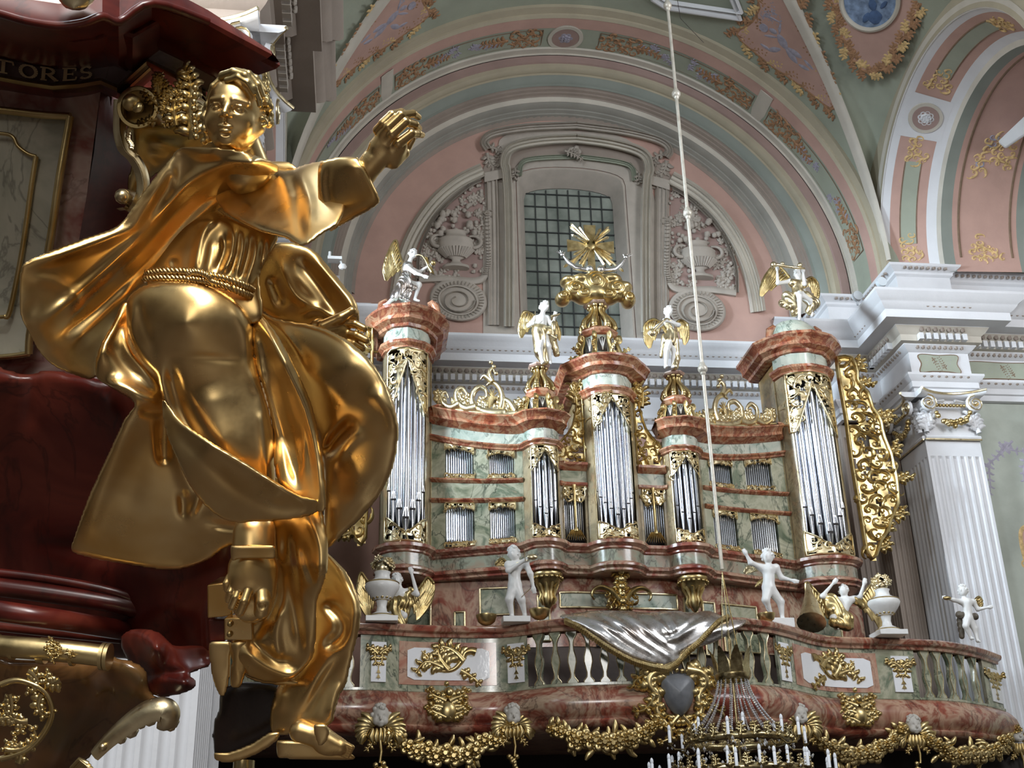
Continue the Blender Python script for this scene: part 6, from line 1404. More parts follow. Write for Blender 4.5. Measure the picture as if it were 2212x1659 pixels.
# rings and arms with candles
def ringtube(mb, R, z, r, n=48): mb.grid([[(cx+(R+r*math.cos(t))*math.cos(p), cy+(R+r*math.cos(t))*math.sin(p), z+r*1.3*math.sin(t)) for t in np.linspace(0, 2*math.pi, 8, endpoint=False)] for p in np.linspace(0, 2*math.pi, n, endpoint=False)], cu=True, cv=True)
a = MB(); ringtube(a, .74, zr-.06, .045)
for k in range(24):
    an = 2*math.pi*k/24; Fr2 = lambda s, t, h: np.array([cx+(.78+h)*math.cos(an+s/.78), cy+(.78+h)*math.sin(an+s/.78), zr-.06+t]); leafy(a, Fr2, curl((0, 0), 1.2, .2, 2, 12, 8), .03, .03, 2, 2, rng); a.ball(Fr2(0, 0, .02), .035, 6)
a.build('upper_ring', M['brass'], root, 60)
a = MB(); zl = zr-.52; ringtube(a, .95, zl, .05)
for k in range(28):
    an = 2*math.pi*k/28; Fr2 = lambda s, t, h: np.array([cx+(1.0+h)*math.cos(an+s/1.), cy+(1.0+h)*math.sin(an+s/1.), zl+t]); leafy(a, Fr2, curl((0, 0), 1.2, .2, 2, 12, 8), .03, .03, 2, 2, rng); a.ball(Fr2(0, .03, .02), .04, 6)
a.build('lower_ring', M['brass'], root, 60)
a = MB()
for k in range(150):
    an = rng.uniform(0, 6.28); R_ = rng.uniform(.45, 1.15); octa(a, (cx+R_*math.cos(an), cy+R_*math.sin(an), rng.uniform(zl-.1, zr-.05)), rng.uniform(.012, .028), 1.6)
for k in range(12):
    an = 2*math.pi*k/12
    for j in range(16):
        t = j/15; octa(a, (cx+.97*math.cos(an+.52*t), cy+.97*math.sin(an+.52*t), zl-.02-.12*4*t*(1-t)), .014)
a.build('crystal_pendants', M['crystal'], root, 0)
candle = plaster('white_candle', (236,240,246), .02, .4)
def candles(R, z, n, hgt, ph, R0, z0):
    for k in range(n):
        an = 2*math.pi*k/n+ph; c = np.array([cx+R*math.cos(an), cy+R*math.sin(an), z]); a = MB(); d = np.array([math.cos(an), math.sin(an), 0])
        a.lathe([(.001, 0), (.024, 0), (.024, hgt*.68), (.02, hgt*.7), (.026, hgt*.76), (.024, hgt*.88), (.012, hgt*.97), (.001, hgt)], c, 10); a.build('candle_lamp', candle, root, 50)
        a = MB(); q0 = np.array([cx, cy, 0])+d*R0+np.array([0, 0, z0]); a.tube([q0, q0+d*(R-R0)*.35+np.array([0, 0, -.10]), q0+d*(R-R0)*.8+np.array([0, 0, -.10]), c+np.array([0, 0, -.02])], .012, 5); a.lathe([(.001, -.03), (.045, -.01), (.05, .01), (.02, .012)], c, 10); a.build('candle_arm', M['brass'], root, 60)
candles(.70, zr-.0, 6, .27, .35, .5, zr-.05); candles(1.08, zr-.1, 6, .27, .1, .74, zr-.08); candles(1.0, zl+.03, 14, .27, .2, .9, zl); candles(1.36, zl-.04, 16, .27, .05, .95, zl-.05)
a = MB(); a.tube([(cx+.02, cy, 21.4), at(1470, 40, 18.6), at(1495, 66, 19.2), at(1520, 92, 20.2)], .006, 4); o = a.build('thin_cable', M['shadow'], None, 60); tag(o, 'thin dark cable running from the top of the chandelier rod to the vault', 'cable')
# ---- two small floodlights and a camera on the ledges
def spot(px_, py_, Y, label):
    c = at(px_, py_, Y); a = MB(); a.lathe([(.001, -.1), (.11, -.1), (.12, .0), (.1, .02), (.001, -.0)], c, 16, np.array([[1, 0, 0], [0, 0, 1], [0, 1, 0]])); a.box(c[0]-.02, c[0]+.02, c[1]-.02, c[1]+.02, c[2]-.2, c[2]-.08)
    o = a.build('floodlight', plaster('lamp_housing', (206,214,220), .1, .3), None, 40); tag(o, label, 'floodlight')
spot(1902, 612, 22.25, 'round glass floodlight on top of the right cornice corner'); spot(1850, 642, 22.9, 'small floodlight left of the round one on the right cornice')
a = MB(); c = at(712, 560, 22.5); a.box(c[0]-.04, c[0]+.26, c[1]-.1, c[1]+.1, c[2]-.04, c[2]+.03); a.tube([c, c+np.array([0, 0, .18])], .03, 6); a.ball(at(740, 576, 22.4), (.09, .05, .08), 8); a.tube([at(740, 576, 22.45), at(735, 562, 22.5)], .02, 5); o = a.build('security_camera', M['ivory'], None, 40); tag(o, 'small white security camera on the left cornice behind the golden arm', 'camera')
# ================================================================ pulpit (left foreground)
MR = marble('pulpit_red_marble', [(50,15,12),(84,27,20),(108,46,34),(64,22,17)], 3.2, (40,14,12), .5, .3, 7.); MR.node_tree.nodes['Principled BSDF'].inputs['Coat Weight'].default_value = .0
MM = marble('pulpit_mauve_marble', [(176,150,144),(140,86,80),(186,164,156),(158,112,106)], 3.6, (90,60,60), .4, .16, 8.)
MG = marble('pulpit_grey_green_marble', [(168,168,152),(190,188,172),(146,148,132)], 4., (90,90,84), .5, .2, 9.)
MB_ = marble('pulpit_brown_marble', [(96,62,34),(120,84,48),(84,72,44),(70,40,24)], 3., (50,34,22), .4, .18, 10.)
pul = empty('pulpit', atD(150, 900, 3.7), 'dark red marbled pulpit with gold mouldings and canopy at the left edge', 'pulpit')
inflate('pulpit_body', [(-120,790),(20,800),(60,806),(100,798),(150,803),(210,812),(300,822),(400,860),(480,1000),(505,1150),(506,1250),(476,1290),(464,1337),(466,1382),(454,1438),(411,1456),(370,1490),(310,1480),(290,1430),(150,1420),(-20,1420),(-120,1400)], [(0,800,3.55),(230,830,3.52),(440,900,3.6),(440,1300,3.5),(440,1420,3.56),(0,1400,3.95),(0,1200,3.85),(200,1150,3.74),(250,1400,3.75)], MR, pul, 9, .55, 130,
        [([(-60,850),(20,815),(70,810)], 16, 16), ([(75,806),(70,850),(60,930)], 9, -16), ([(90,812),(150,815),(215,850),(250,900)], 16, 12), ([(60,1170),(200,1195),(400,1240)], 10, -10), ([(440,1270),(400,1330),(410,1440)], 20, -14), ([(360,1300),(420,1330)], 20, 14)], .5)
def tubep(mb, pts, r, n=10): mb.tube([atD(x, y, d) for x, y, d in spline(pts, 4)], r, n)
a = MB(); tubep(a, [(-60,1232,3.62),(100,1250,3.62),(250,1280,3.62),(332,1318,3.65)], .014); tubep(a, [(-60,1262,3.60),(100,1282,3.60),(250,1305,3.62),(330,1328,3.65)], .028); tubep(a, [(-60,1312,3.4),(100,1335,3.4),(268,1362,3.64)], .030); tubep(a, [(-60,1345,3.63),(100,1362,3.63),(262,1378,3.65)], .018); a.build('body_moulding', MR, pul, 60)
inflate('scroll_lobes', [(258,1380),(295,1356),(345,1366),(378,1394),(420,1392),(456,1402),(454,1436),(411,1455),(424,1471),(417,1489),(370,1505),(330,1502),(296,1474),(276,1430)], [(270,1400,3.5),(340,1400,3.42),(440,1420,3.5),(400,1475,3.4),(300,1460,3.5)], MR, pul, 5, .5, 45, [([(300,1462),(345,1452),(411,1456)], 7, -22), ([(352,1385),(362,1420),(350,1452)], 7, -16), ([(290,1375),(325,1385),(342,1430)], 12, 10), ([(330,1478),(370,1470),(415,1472)], 9, 8)], .5)
inflate('pulpit_foot', [(-140,1440),(80,1425),(200,1418),(260,1420),(310,1440),(325,1480),(330,1503),(367,1506),(366,1524),(320,1545),(270,1575),(235,1600),(200,1632),(160,1680),(100,1800),(-140,1800)], [(0,1450,3.5),(360,1515,3.45),(200,1600,3.6),(0,1700,3.6)], MB_, pul, 9, .7, 140, [([(140,1440),(200,1500),(150,1600),(90,1700)], 30, 16), ([(215,1440),(250,1500),(200,1590),(140,1680)], 14, -14), ([(240,1425),(300,1455),(312,1485)], 8, 8)], .5)
a = MB(); tubep(a, [(-60,1392,3.36),(60,1400,3.34),(150,1408,3.34),(232,1418,3.36)], .030, 14)
for x, rr in ((-10, .036), (28, .033), (88, .036), (96, .036), (158, .034), (222, .038), (232, .038)):
    y = 1396+(x+10)*.095; a.tube([atD(x-3, y, 3.35), atD(x+5, y+.5, 3.35)], rr, 14)
for k in range(8): leafy(a, lambda s, t, h: atD(s, t, 3.30-h), curl((105+rng.uniform(0, 45), 1400+rng.uniform(-8, 14)), rng.uniform(0, 6), 26, .05, .25, 8), 4, .012, 1.8, 2, rng)
a.build('gilded_rod_moulding', M['gold'], pul, 60)
a = MB(); Fp = lambda s, t, h: atD(s, t, 3.30-h*.012)
for c in (((20,1500), 1.2, 90, .01, .09), ((60,1560), 3.0, 110, .015, .08), ((10,1620), .2, 120, -.01, -.07), ((90,1500), 2.2, 80, -.02, -.1), ((130,1470), 2.5, 50, .03, .14), ((-10,1560), 5.6, 90, .02, .08), ((40,1650), 5.2, 80, -.02, -.1), ((60,1450), .4, 70, .02, .1)):
    leafy(a, Fp, curl(*c, 18), 9, 1.3, 1.5, 3, rng)
ribbon(a, Fp, [np.array(p) for p in spline([(0,1640),(60,1620),(100,1575),(112,1530),(90,1490),(40,1470),(0,1480)], 5)], 7, 1.2, None); a.build('gilded_rocaille', M['gold'], pul, 60)
a = MB(); Fp2 = lambda s, t, h: atD(s, t, 3.36-h*.012)
P = spline([(205,1632),(235,1600),(270,1570),(305,1545),(335,1533),(358,1534),(365,1548),(356,1562),(342,1560)], 5); a.tube([atD(p[0], p[1], 3.36) for p in P], [.012+.010*math.sin(math.pi*k/len(P)) for k in range(len(P))], 8, flat=1.6)
for k in range(9): q = P[8+3*k] if 8+3*k < len(P) else P[-1]; a.ball(atD(q[0]+6, q[1]+14, 3.38), .016+.006*(k % 2), 8)
a.ball(atD(222, 1614, 3.34), .012, 8); a.build('gilded_edge_scroll', M['goldp'], pul, 60)
a = MB()
for k in range(6): a.tube([atD(155+3*k, 1659+k*4, 3.36), atD(172+4*k, 1640+3*k, 3.34), atD(190+4*k, 1650+6*k, 3.34)], .007, 6)
a.build('gilded_leaf_tip', M['gold'], pul, 60)
# upper part: back panel
def solid(nm, pts, mt, th=.06, bev=.004, par=None):
    a = MB(); p3 = [atD(x, y, d) for x, y, d in pts]; n_ = nrm(np.cross(p3[1]-p3[0], p3[2]-p3[0])); n_ = n_ if n_@CF > 0 else -n_; a.prism(p3, n_*th); return a.build(nm, mt, par or pul, 30, bev)
def sheet(nm, rows, mt, th=.05, par=None, sm=35, n=4):
    a = MB(); R = [[atD(x, y, d) for x, y, d in (spline(r, n) if len(r) > 2 and n > 1 else r)] for r in rows]
    Rb = [[p+CF*th for p in r] for r in R]; a.grid(R+Rb[::-1], cv=True); return a.build(nm, mt, par or pul, sm)
sheet('back_panel', [[(-120,160,3.62),(0,175,3.62),(110,196,3.60),(218,192,3.56)], [(-120,420,3.60),(0,420,3.60),(100,420,3.58),(188,418,3.56)], [(-120,620,3.64),(-20,640,3.64),(60,640,3.62),(150,640,3.60)], [(-120,900,3.70),(0,900,3.70),(120,900,3.68),(200,900,3.66)]], MM, .1)
sheet('panel_return', [[(218,192,3.558),(245,160,3.70),(300,105,3.85),(400,130,3.95),(462,150,4.0)], [(203,330,3.558),(262,350,3.68),(330,350,3.8),(400,350,3.9),(470,350,3.98)], [(188,418,3.558),(250,440,3.68),(340,440,3.8),(400,440,3.9),(470,440,3.98)], [(150,640,3.60),(230,640,3.72),(340,640,3.8),(400,640,3.9),(470,640,3.98)]], MR, .1)
sheet('panel_field', [[(-120,238,3.60),(0,240,3.60),(147,254,3.57)], [(-120,400,3.58),(0,400,3.58),(124,402,3.56)], [(-120,540,3.59),(-20,540,3.59),(102,545,3.57)], [(-120,700,3.62),(-30,690,3.62),(66,700,3.6)], [(-120,760,3.63),(-30,768,3.63),(60,764,3.61)]], MG, .04)
a = MB(); tubep(a, [(-100,232,3.57),(0,238,3.57),(90,248,3.56),(152,252,3.55)], .012); tubep(a, [(152,252,3.55),(138,330,3.545),(126,400,3.54),(104,545,3.55),(68,700,3.58),(62,764,3.59)], .012); tubep(a, [(62,764,3.59),(20,770,3.6),(-60,776,3.61)], .009); a.build('gilded_panel_frame', M['gold'], pul, 60)
a = MB(); tubep(a, [(-100,284,3.565),(0,288,3.565),(28,296,3.56),(38,315,3.56),(60,332,3.56),(78,338,3.56)], .006); tubep(a, [(78,338,3.56),(68,400,3.56),(48,540,3.57),(22,670,3.59),(10,684,3.59)], .008); tubep(a, [(10,684,3.59),(-60,690,3.6)], .006); a.build('gilded_inner_line', M['gold'], pul, 60)
# entablature with inscription, seen from below
X_ = lambda *r: [tuple(p) for p in r]
R1 = [(-120,-5,3.12),(0,27,3.12),(60,44,3.12),(127,54,3.12),(180,48,3.13),(221,34,3.15),(258,45,3.20),(330,5,3.24),(450,45,3.36),(588,118,3.5)]
R0 = [(x, y-46, d+.05) for x, y, d in R1]; R0[-1] = (586,110,3.52); R0[-2] = (450,22,3.4)
R1b = [(x-2, y+9, d+.0) for x, y, d in R1]; R1b[-1] = (578,126,3.5)
R2 = [(-120,70,3.36),(0,92,3.36),(60,112,3.36),(113,118,3.36),(170,116,3.37),(226,108,3.38),(257,122,3.40),(329,70,3.46),(400,110,3.50),(486,158,3.56)]
R3 = [(-120,95,3.46),(0,117,3.46),(60,131,3.46),(113,138,3.46),(170,138,3.46),(226,128,3.47),(256,140,3.48),(329,94,3.52),(400,128,3.56),(472,166,3.6)]
R4 = [(x, y+5, d+.06) for x, y, d in R3]
R5 = [(-120,142,3.52),(0,161,3.52),(60,172,3.52),(113,180,3.52),(170,176,3.52),(217,168,3.53),(253,184,3.54),(317,126,3.58),(380,156,3.62),(436,188,3.66)]
R6 = [(x, y+6, d-.06) for x, y, d in R5]; R7 = [(x, y+14, d-.04) for x, y, d in R5]; R8 = [(x, y+24, d+.03) for x, y, d in R5]
sheet('canopy_cornice', [R0, R1, R1b, R2, R3], MR, .12, None, 40, 1); sheet('inscription_frieze', [R4, R5], marble('slate_purple_marble', [(84,64,66),(104,86,88),(72,52,54)], 4., (50,40,40), .3, .2, 3.), .08, None, 40, 1)
sheet('gilded_moulding', [R5, R6, R7], M['gold'], .05, None, 60, 1); sheet('moulding_underside', [R7, R8], MR, .08, None, 40, 1)
a = MB(); tubep(a, [(p[0], p[1]+2, p[2]-.01) for p in R1[:9]], .012); a.build('cornice_roll', MR, pul, 60)
a = MB(); a.ball(atD(165, -14, 3.1), (.05, .03, .05), 10)
for k in range(5): leafy(a, lambda s, t, h: atD(s, t, 3.1-h*.01), curl((150+10*k, 0), 4.2+.2*k, 26, .05, .2, 8), 4, 1, 1.8, 2, rng)
a.build('gilded_top_ornament', M['goldp'], pul, 60)
# letters of the inscription
a = MB(); 
def fy(x): return float(np.interp(x, [p[0] for p in R4], [p[1] for p in R4])), float(np.interp(x, [p[0] for p in R5], [p[1] for p in R5]))
def FL(s, t, h):
    y0, y1 = fy(s); d0 = 3.515; return atD(s, y0+(y1-y0)*t, d0-.012-h*.006)
def stroke(pts, w): ribbon(a, FL, [np.array(p, float) for p in pts], 1, 1, None)
def bar(x0, t0, x1, t1, w):
    v = np.array([(x1-x0), (t1-t0)*40]); L_ = np.linalg.norm(v); n_ = np.array([-v[1], v[0]])/L_*w; q = [(x0+n_[0], t0+n_[1]/40), (x1+n_[0], t1+n_[1]/40), (x1-n_[0], t1-n_[1]/40), (x0-n_[0], t0-n_[1]/40)]
    a.add([FL(*p, 1) for p in q]+[FL(*p, -1.5) for p in q], [(0,1,2,3),(4,7,6,5),(0,4,5,1),(1,5,6,2),(2,6,7,3),(3,7,4,0)])
def arc(cx, ct, rx, rt, a0, a1, w0, w1, n=14):
    th = np.linspace(a0, a1, n)
    for i in range(n-1):
        w = w0+(w1-w0)*abs(math.cos((th[i]+th[i+1])/2)); bar(cx+rx*math.cos(th[i]), ct+rt*math.sin(th[i]), cx+rx*math.cos(th[i+1]), ct+rt*math.sin(th[i+1]), w)
T0, T1 = .14, .86
bar(-22, T0+.03, 28, T0+.03, 2); bar(27, T0, 29, T0+.2, 2); bar(8, T0, 6, T1, 4); bar(-2, T1, 16, T1, 1.6)
arc(61, .5, 17, .36, 0, 2*math.pi, 1.6, 4.2, 22)
bar(95, T0, 93, T1, 4); bar(87, T0, 106, T0, 1.8); bar(87, T1, 101, T1, 1.6); arc(104, .32, 12, .17, -1.57, 1.57, 1.6, 3.6, 10); bar(95, .5, 106, .5, 1.6); bar(104, .5, 121, T1, 3.6); bar(116, T1, 126, T1, 1.6)
bar(142, T0, 140, T1, 4); bar(135, T0, 164, T0, 1.8); bar(135, T1, 163, T1, 1.8); bar(141, .5, 157, .5, 1.6); bar(164, T0, 163, T0+.16, 1.8); bar(163, T1, 165, T1-.18, 1.8); bar(157, .42, 157, .58, 1.5)
arc(186, .31, 10, .18, math.pi*.5, math.pi*1.9, 1.8, 3.4, 12); arc(185, .68, 11, .18, -math.pi*.5, math.pi*.9, 1.8, 3.4, 12)
a.build('gilded_letters_tores', M['goldp'], pul, 30)
# scroll console behind the head
con = MB(); FV = lambda s, t, h: atD(s, t, 3.40-h*.01)
con.grid([[atD(297+(46*k)*math.cos(b), 232+(47*k)*math.sin(b), dd) for b in np.linspace(0, 2*math.pi, 40, endpoint=False)] for k, dd in ((1., 3.55), (1., 3.40), (.95, 3.385), (.8, 3.385), (.76, 3.40), (.72, 3.46), (.3, 3.46), (.3, 3.36), (.22, 3.34), (.01, 3.335))], cu=True)
con.tube([atD(297,232,3.45), atD(340,232,3.6), atD(430,250,3.85)], [.056,.058,.05], 22); con.ball(atD(284, 222, 3.36), .026, 14)
for k in range(14): leafy(con, FV, curl((350+rng.uniform(-20, 70), 200+rng.uniform(-5, 60)), rng.uniform(2.5, 5.4), 48, rng.uniform(-.02, .02), rng.uniform(-.1, .1), 10), 6, 2.4, 1.6, 2, rng)
for k in range(8):
    x = 422-3*math.sin(k*.5); y = 190+15*k; con.ball(atD(x, y, 3.36), .009, 8)
leafy(con, FV, [np.array(p) for p in spline([(418,300),(410,250),(412,200),(408,165),(398,150)], 6)], 12, 3, 2., 3, rng); leafy(con, FV, [np.array(p) for p in spline([(380,270),(375,230),(385,195),(392,180)], 6)], 9, 3, 2., 3, rng)
con.build('gilded_volute_console', M['gold'], pul, 60)
inflate('console_body', [(283,275),(330,270),(400,260),(450,250),(470,330),(400,345),(350,370),(310,400),(285,440),(272,400),(284,350)], [(300,300,3.52),(450,300,3.6),(300,430,3.55)], M['gold'], pul, 6, .5, 40, [([(290,290),(300,340),(330,380)], 9, 10), ([(330,300),(400,330)], 8, 8), ([(320,330),(370,345)], 6, 8), ([(300,290),(420,290)], 8, -8)], .5)
a = MB(); P = spline([(252,215),(251,250),(252,290),(262,325),(282,345),(296,370),(302,400),(298,425),(285,448),(268,455),(258,450)], 5); rows = []
for p in P: rows.append([atD(p[0]-7, p[1], 3.44), atD(p[0]-7, p[1], 3.40), atD(p[0]+7, p[1]-2, 3.39), atD(p[0]+9, p[1]-2, 3.46)])
a.grid(rows, cu=True, caps=True); a.tube([atD(p[0]+14, p[1]-3, 3.44) for p in P], .010, 6); a.ball(atD(264, 424, 3.38), .020, 12); a.tube([atD(264,424,3.40), atD(285,428,3.5)], .022, 10)
for k in range(10): q = spline([(280,278),(276,300),(284,315),(280,335),(300,360)], 4)[k]; a.ball(atD(q[0], q[1], 3.40), .008, 7)
a.build('console_scroll_edge', M['goldp'], pul, 50)
a = MB(); c = atD(524, 1700, 3.35); a.lathe([(.030, -.6), (.030, .07)], c, 14); a.build('brass_post', M['brass'], pul, 60)
# ================================================================ gilded seated statue
G = M['gild'] = metal('burnished_gilding', (.88,.65,.31), (.68,.41,.13), (.24,.40), 4, 90, .03, .002)
stt = empty('gilded_statue', atD(520, 1500, 3.3), 'large gilded statue of a seated young friar raising one fist, perched on the pulpit', 'statue')
def INF(nm, pl, dep, flat, strokes=(), hmax=1e9, step=4, back=.8, **k): return inflate(nm, pl, dep, G, stt, step, flat, hmax, strokes, back, 2, **k)
INF('cape', [(392,318),(362,348),(322,398),(286,448),(252,488),(182,514),(112,540),(62,562),(46,580),(40,630),(44,681),(66,726),(86,762),(113,789),(149,806),(203,818),(222,760),(255,690),(300,640),(340,600),(380,545),(430,490),(490,440),(540,400),(600,372),(590,350),(520,326),(450,317)],
    [(392,330,3.20),(460,325,3.13),(545,352,3.13),(250,500,3.22),(46,600,3.10),(60,700,3.12),(150,800,3.25),(260,700,3.36),(330,600,3.36),(500,430,3.30),(598,370,3.22)], .22,
    [([(388,340),(350,390),(318,440),(282,490),(240,512),(150,545),(60,575)], 11, 16, 'g'), ([(600,362),(540,352),(470,362),(410,392),(365,440),(330,480)], 12, 20, 'g'), ([(330,480),(285,530),(220,590),(150,650),(90,700)], 13, 16, 'g'),
     ([(560,380),(490,395),(430,430),(380,480),(320,545),(230,630),(120,730)], 15, -26, 'g'), ([(400,330),(430,350),(480,345)], 10, -7), ([(370,365),(378,385),(372,410)], 5, 8), ([(330,420),(300,465),(262,500)], 6, -8), ([(60,600),(120,610),(165,640),(160,680)], 12, 7), ([(300,620),(220,690),(150,750)], 14, 10), ([(80,640),(60,700),(100,760)], 14, -6), ([(430,330),(500,345),(560,352)], 5, 7)], 60, 4, .8)
INF('tunic', [(430,425),(500,430),(560,455),(602,480),(600,520),(578,560),(562,600),(566,690),(500,700),(380,690),(320,640),(318,604),(322,575),(352,530),(375,490),(400,450)], [(420,440,3.36),(560,500,3.30),(440,590,3.28),(340,590,3.34)], .55,
    [([(470,470),(440,500),(425,560),(420,590)], 6, 14), ([(500,490),(507,520),(497,560),(478,592)], 6, 18), ([(482,505),(486,540),(468,590)], 6, -16), ([(458,520),(452,560),(446,590)], 6, 9), ([(525,500),(522,540),(508,598)], 4.5, 14), ([(514,500),(512,540),(498,596)], 4, -13), ([(541,505),(536,550),(520,605)], 4, -13), ([(556,510),(550,560),(530,615)], 4.5, 14), ([(572,515),(566,560),(546,620)], 4, -12), ([(585,520),(575,565),(556,620)], 4, 9), ([(376,560),(378,580)], 6, -10), ([(470,478),(440,476),(420,492)], 7, 9), ([(400,470),(460,455),(520,485),(560,500)], 9, -10), ([(515,500),(512,550)], 3, -6)])
# rope belt
rp = MB()
def rope(pts, r, turns):
    P = spline([atD(*p) for p in pts], 10); n = len(P)
    for s_ in range(3):
        Q = []
        for i, p in enumerate(P):
            t = nrm(P[min(i+1, n-1)]-P[max(i-1, 0)]); u_ = nrm(np.cross(t, (0, 1, 0))); v_ = np.cross(t, u_); an = turns*2*math.pi*i/n+s_*2.094; Q.append(p+(u_*math.cos(an)+v_*math.sin(an))*r*.62)
        rp.tube(Q, r*.5, 6)
rope([(316,590,3.26),(350,585,3.22),(400,586,3.19),(440,592,3.17),(490,603,3.17),(530,618,3.19),(545,627,3.22)], .0105, 12); rope([(312,602,3.26),(350,599,3.22),(400,601,3.19),(440,607,3.17),(490,619,3.17),(530,634,3.19),(543,642,3.22)], .0105, 12)
rope([(405,594,3.16),(420,586,3.15),(445,594,3.15),(455,606,3.16),(470,612,3.16),(500,622,3.165)], .0075, 7); rp.build('rope_belt', G, stt, 60)
INF('robe_hem', [(275,650),(242,700),(214,750),(204,795),(212,820),(250,845),(290,872),(268,905),(238,970),(205,1040),(180,1100),(160,1160),(154,1190),(200,1207),(280,1221),(350,1231),(400,1229),(450,1210),(500,1180),(592,1183),(606,1140),(650,1110),(640,1060),(560,1000),(480,900),(420,800),(350,700)],
    [(230,760,3.22),(290,870,3.22),(160,1180,3.40),(400,1225,3.42),(592,1180,3.34),(600,1050,3.32),(420,950,3.34),(320,720,3.30)], .30,
    [([(218,790),(222,750),(246,705),(270,665)], 8, 10), ([(228,828),(270,838),(310,858),(345,868)], 14, 22), ([(300,885),(340,890),(370,880)], 9, -14), ([(265,700),(280,760),(320,810),(348,850)], 9, 10), ([(240,740),(262,780),(300,820)], 12, -8), ([(282,890),(255,960),(215,1060),(178,1170)], 22, 12), ([(330,900),(300,1000),(270,1110)], 30, -5), ([(350,900),(352,960),(356,1005)], 13, -22), ([(385,930),(390,1000),(420,1080)], 14, 12), ([(432,1062),(422,1092),(408,1116)], 7, 15), ([(395,1060),(400,1120)], 11, -12), ([(440,1110),(500,1120),(560,1112)], 9, 8), ([(445,1130),(520,1140),(600,1118)], 9, -12), ([(588,1130),(590,1180)], 5, 8), ([(160,1185),(280,1214),(400,1222),(470,1190)], 6, 4)], 90, 4)
INF('robe_left_knee', [(272,655),(300,622),(350,608),(410,607),(465,622),(515,655),(545,700),(552,760),(572,840),(590,920),(596,1000),(594,1070),(588,1108),(540,1085),(470,1040),(415,980),(378,920),(352,868),(335,810),(300,770),(276,715)], [(400,700,3.18),(320,700,3.20),(540,760,3.22),(480,950,3.20),(590,1090,3.22),(370,880,3.22)], .86,
    [([(430,700)], 75, 14), ([(368,780),(376,830),(396,890),(430,950),(470,1000)], 15, -26), ([(345,790),(352,850),(385,920),(430,975)], 7, 9), ([(355,775),(430,772),(520,778)], 8, -5), ([(520,770),(548,820),(562,880),(572,960),(580,1050)], 9, 9), ([(548,840),(556,870),(566,900)], 5, -7), ([(440,830),(470,930),(530,1030)], 40, 10), ([(290,660),(285,720),(320,780),(345,830)], 6, 8), ([(300,640),(310,700),(340,770)], 8, -6), ([(500,660),(530,720),(535,790)], 7, 7)], 110)
INF('robe_fold', [(350,862),(392,908),(450,950),(520,992),(590,1036),(640,1066),(680,1078),(694,1092),(676,1112),(630,1122),(560,1128),(500,1128),(450,1100),(410,1050),(378,985),(356,925)], [(355,880,3.12),(450,980,3.05),(600,1070,3.05),(690,1095,3.08),(480,1110,3.12)], .30,
    [([(352,868),(400,920),(460,960),(530,1003),(600,1046),(650,1078),(688,1086)], 9, 13), ([(380,930),(440,990),(520,1060),(600,1095),(660,1098)], 15, -10), ([(640,1080),(665,1100),(640,1115)], 6, 7)], 50)
INF('central_drape', [(528,632),(560,672),(600,722),(632,780),(656,830),(676,880),(692,950),(702,1020),(706,1090),(690,1108),(660,1088),(612,1062),(592,1010),(588,930),(574,860),(552,790),(540,720),(516,664)], [(540,650,3.24),(620,780,3.14),(690,1000,3.12),(600,950,3.2),(600,1040,3.14)], .42,
    [([(548,670),(590,735),(632,820),(664,900),(686,990),(696,1080)], 9, 18), ([(556,740),(586,810),(612,900),(634,980),(650,1060)], 14, -30), ([(545,720),(562,770),(572,830)], 6, 14), ([(580,790),(602,850),(618,920)], 7, 10), ([(652,900),(656,980),(650,1050)], 6, 10), ([(540,660),(600,740),(650,840)], 5, -8)], 60)
INF('robe_right_knee', [(545,660),(580,682),(620,692),(670,700),(720,716),(770,748),(812,792),(842,845),(858,895),(862,935),(856,985),(842,1030),(815,1078),(780,1120),(742,1155),(706,1184),(698,1130),(700,1060),(694,990),(676,920),(652,855),(618,790),(580,730)], [(580,700,3.26),(700,760,3.18),(820,880,3.12),(800,1050,3.16),(710,1170,3.22),(700,950,3.22)], .80,
    [([(700,985),(725,948),(768,905)], 12, -34), ([(715,1010),(750,960),(785,925)], 14, 12), ([(660,790),(700,830),(760,880)], 26, 8), ([(800,840),(845,890),(850,940)], 16, 10), ([(720,1160),(780,1100),(830,1020)], 10, -7), ([(600,700),(640,760),(668,830)], 8, 7), ([(706,1175),(750,1135),(800,1075)], 6, 8), ([(680,930),(690,1020)], 9, -14), ([(740,800)], 40, 10)], 110)
INF('hanging_robe', [(580,1112),(640,1098),(688,1086),(702,1130),(710,1180),(709,1228),(697,1268),(686,1300),(684,1360),(680,1410),(655,1448),(618,1474),(570,1474),(525,1455),(498,1420),(500,1380),(535,1352),(574,1310),(588,1255),(588,1190)], [(620,1150,3.24),(690,1230,3.16),(640,1440,3.26),(520,1420,3.26),(600,1280,3.26)], .50,
    [([(618,1140),(624,1220),(640,1320),(652,1410)], 15, -24), ([(600,1200),(592,1290),(560,1360),(530,1400)], 14, -18), ([(664,1110),(690,1180),(692,1250)], 8, 13), ([(650,1170),(664,1220),(680,1262)], 9, -14), ([(640,1250),(655,1330),(668,1420)], 10, 10), ([(606,1310),(596,1370),(606,1430)], 9, 14), ([(520,1400),(570,1440),(630,1460),(665,1430)], 9, 13), ([(540,1380),(590,1420),(640,1430)], 9, -12)], 70)
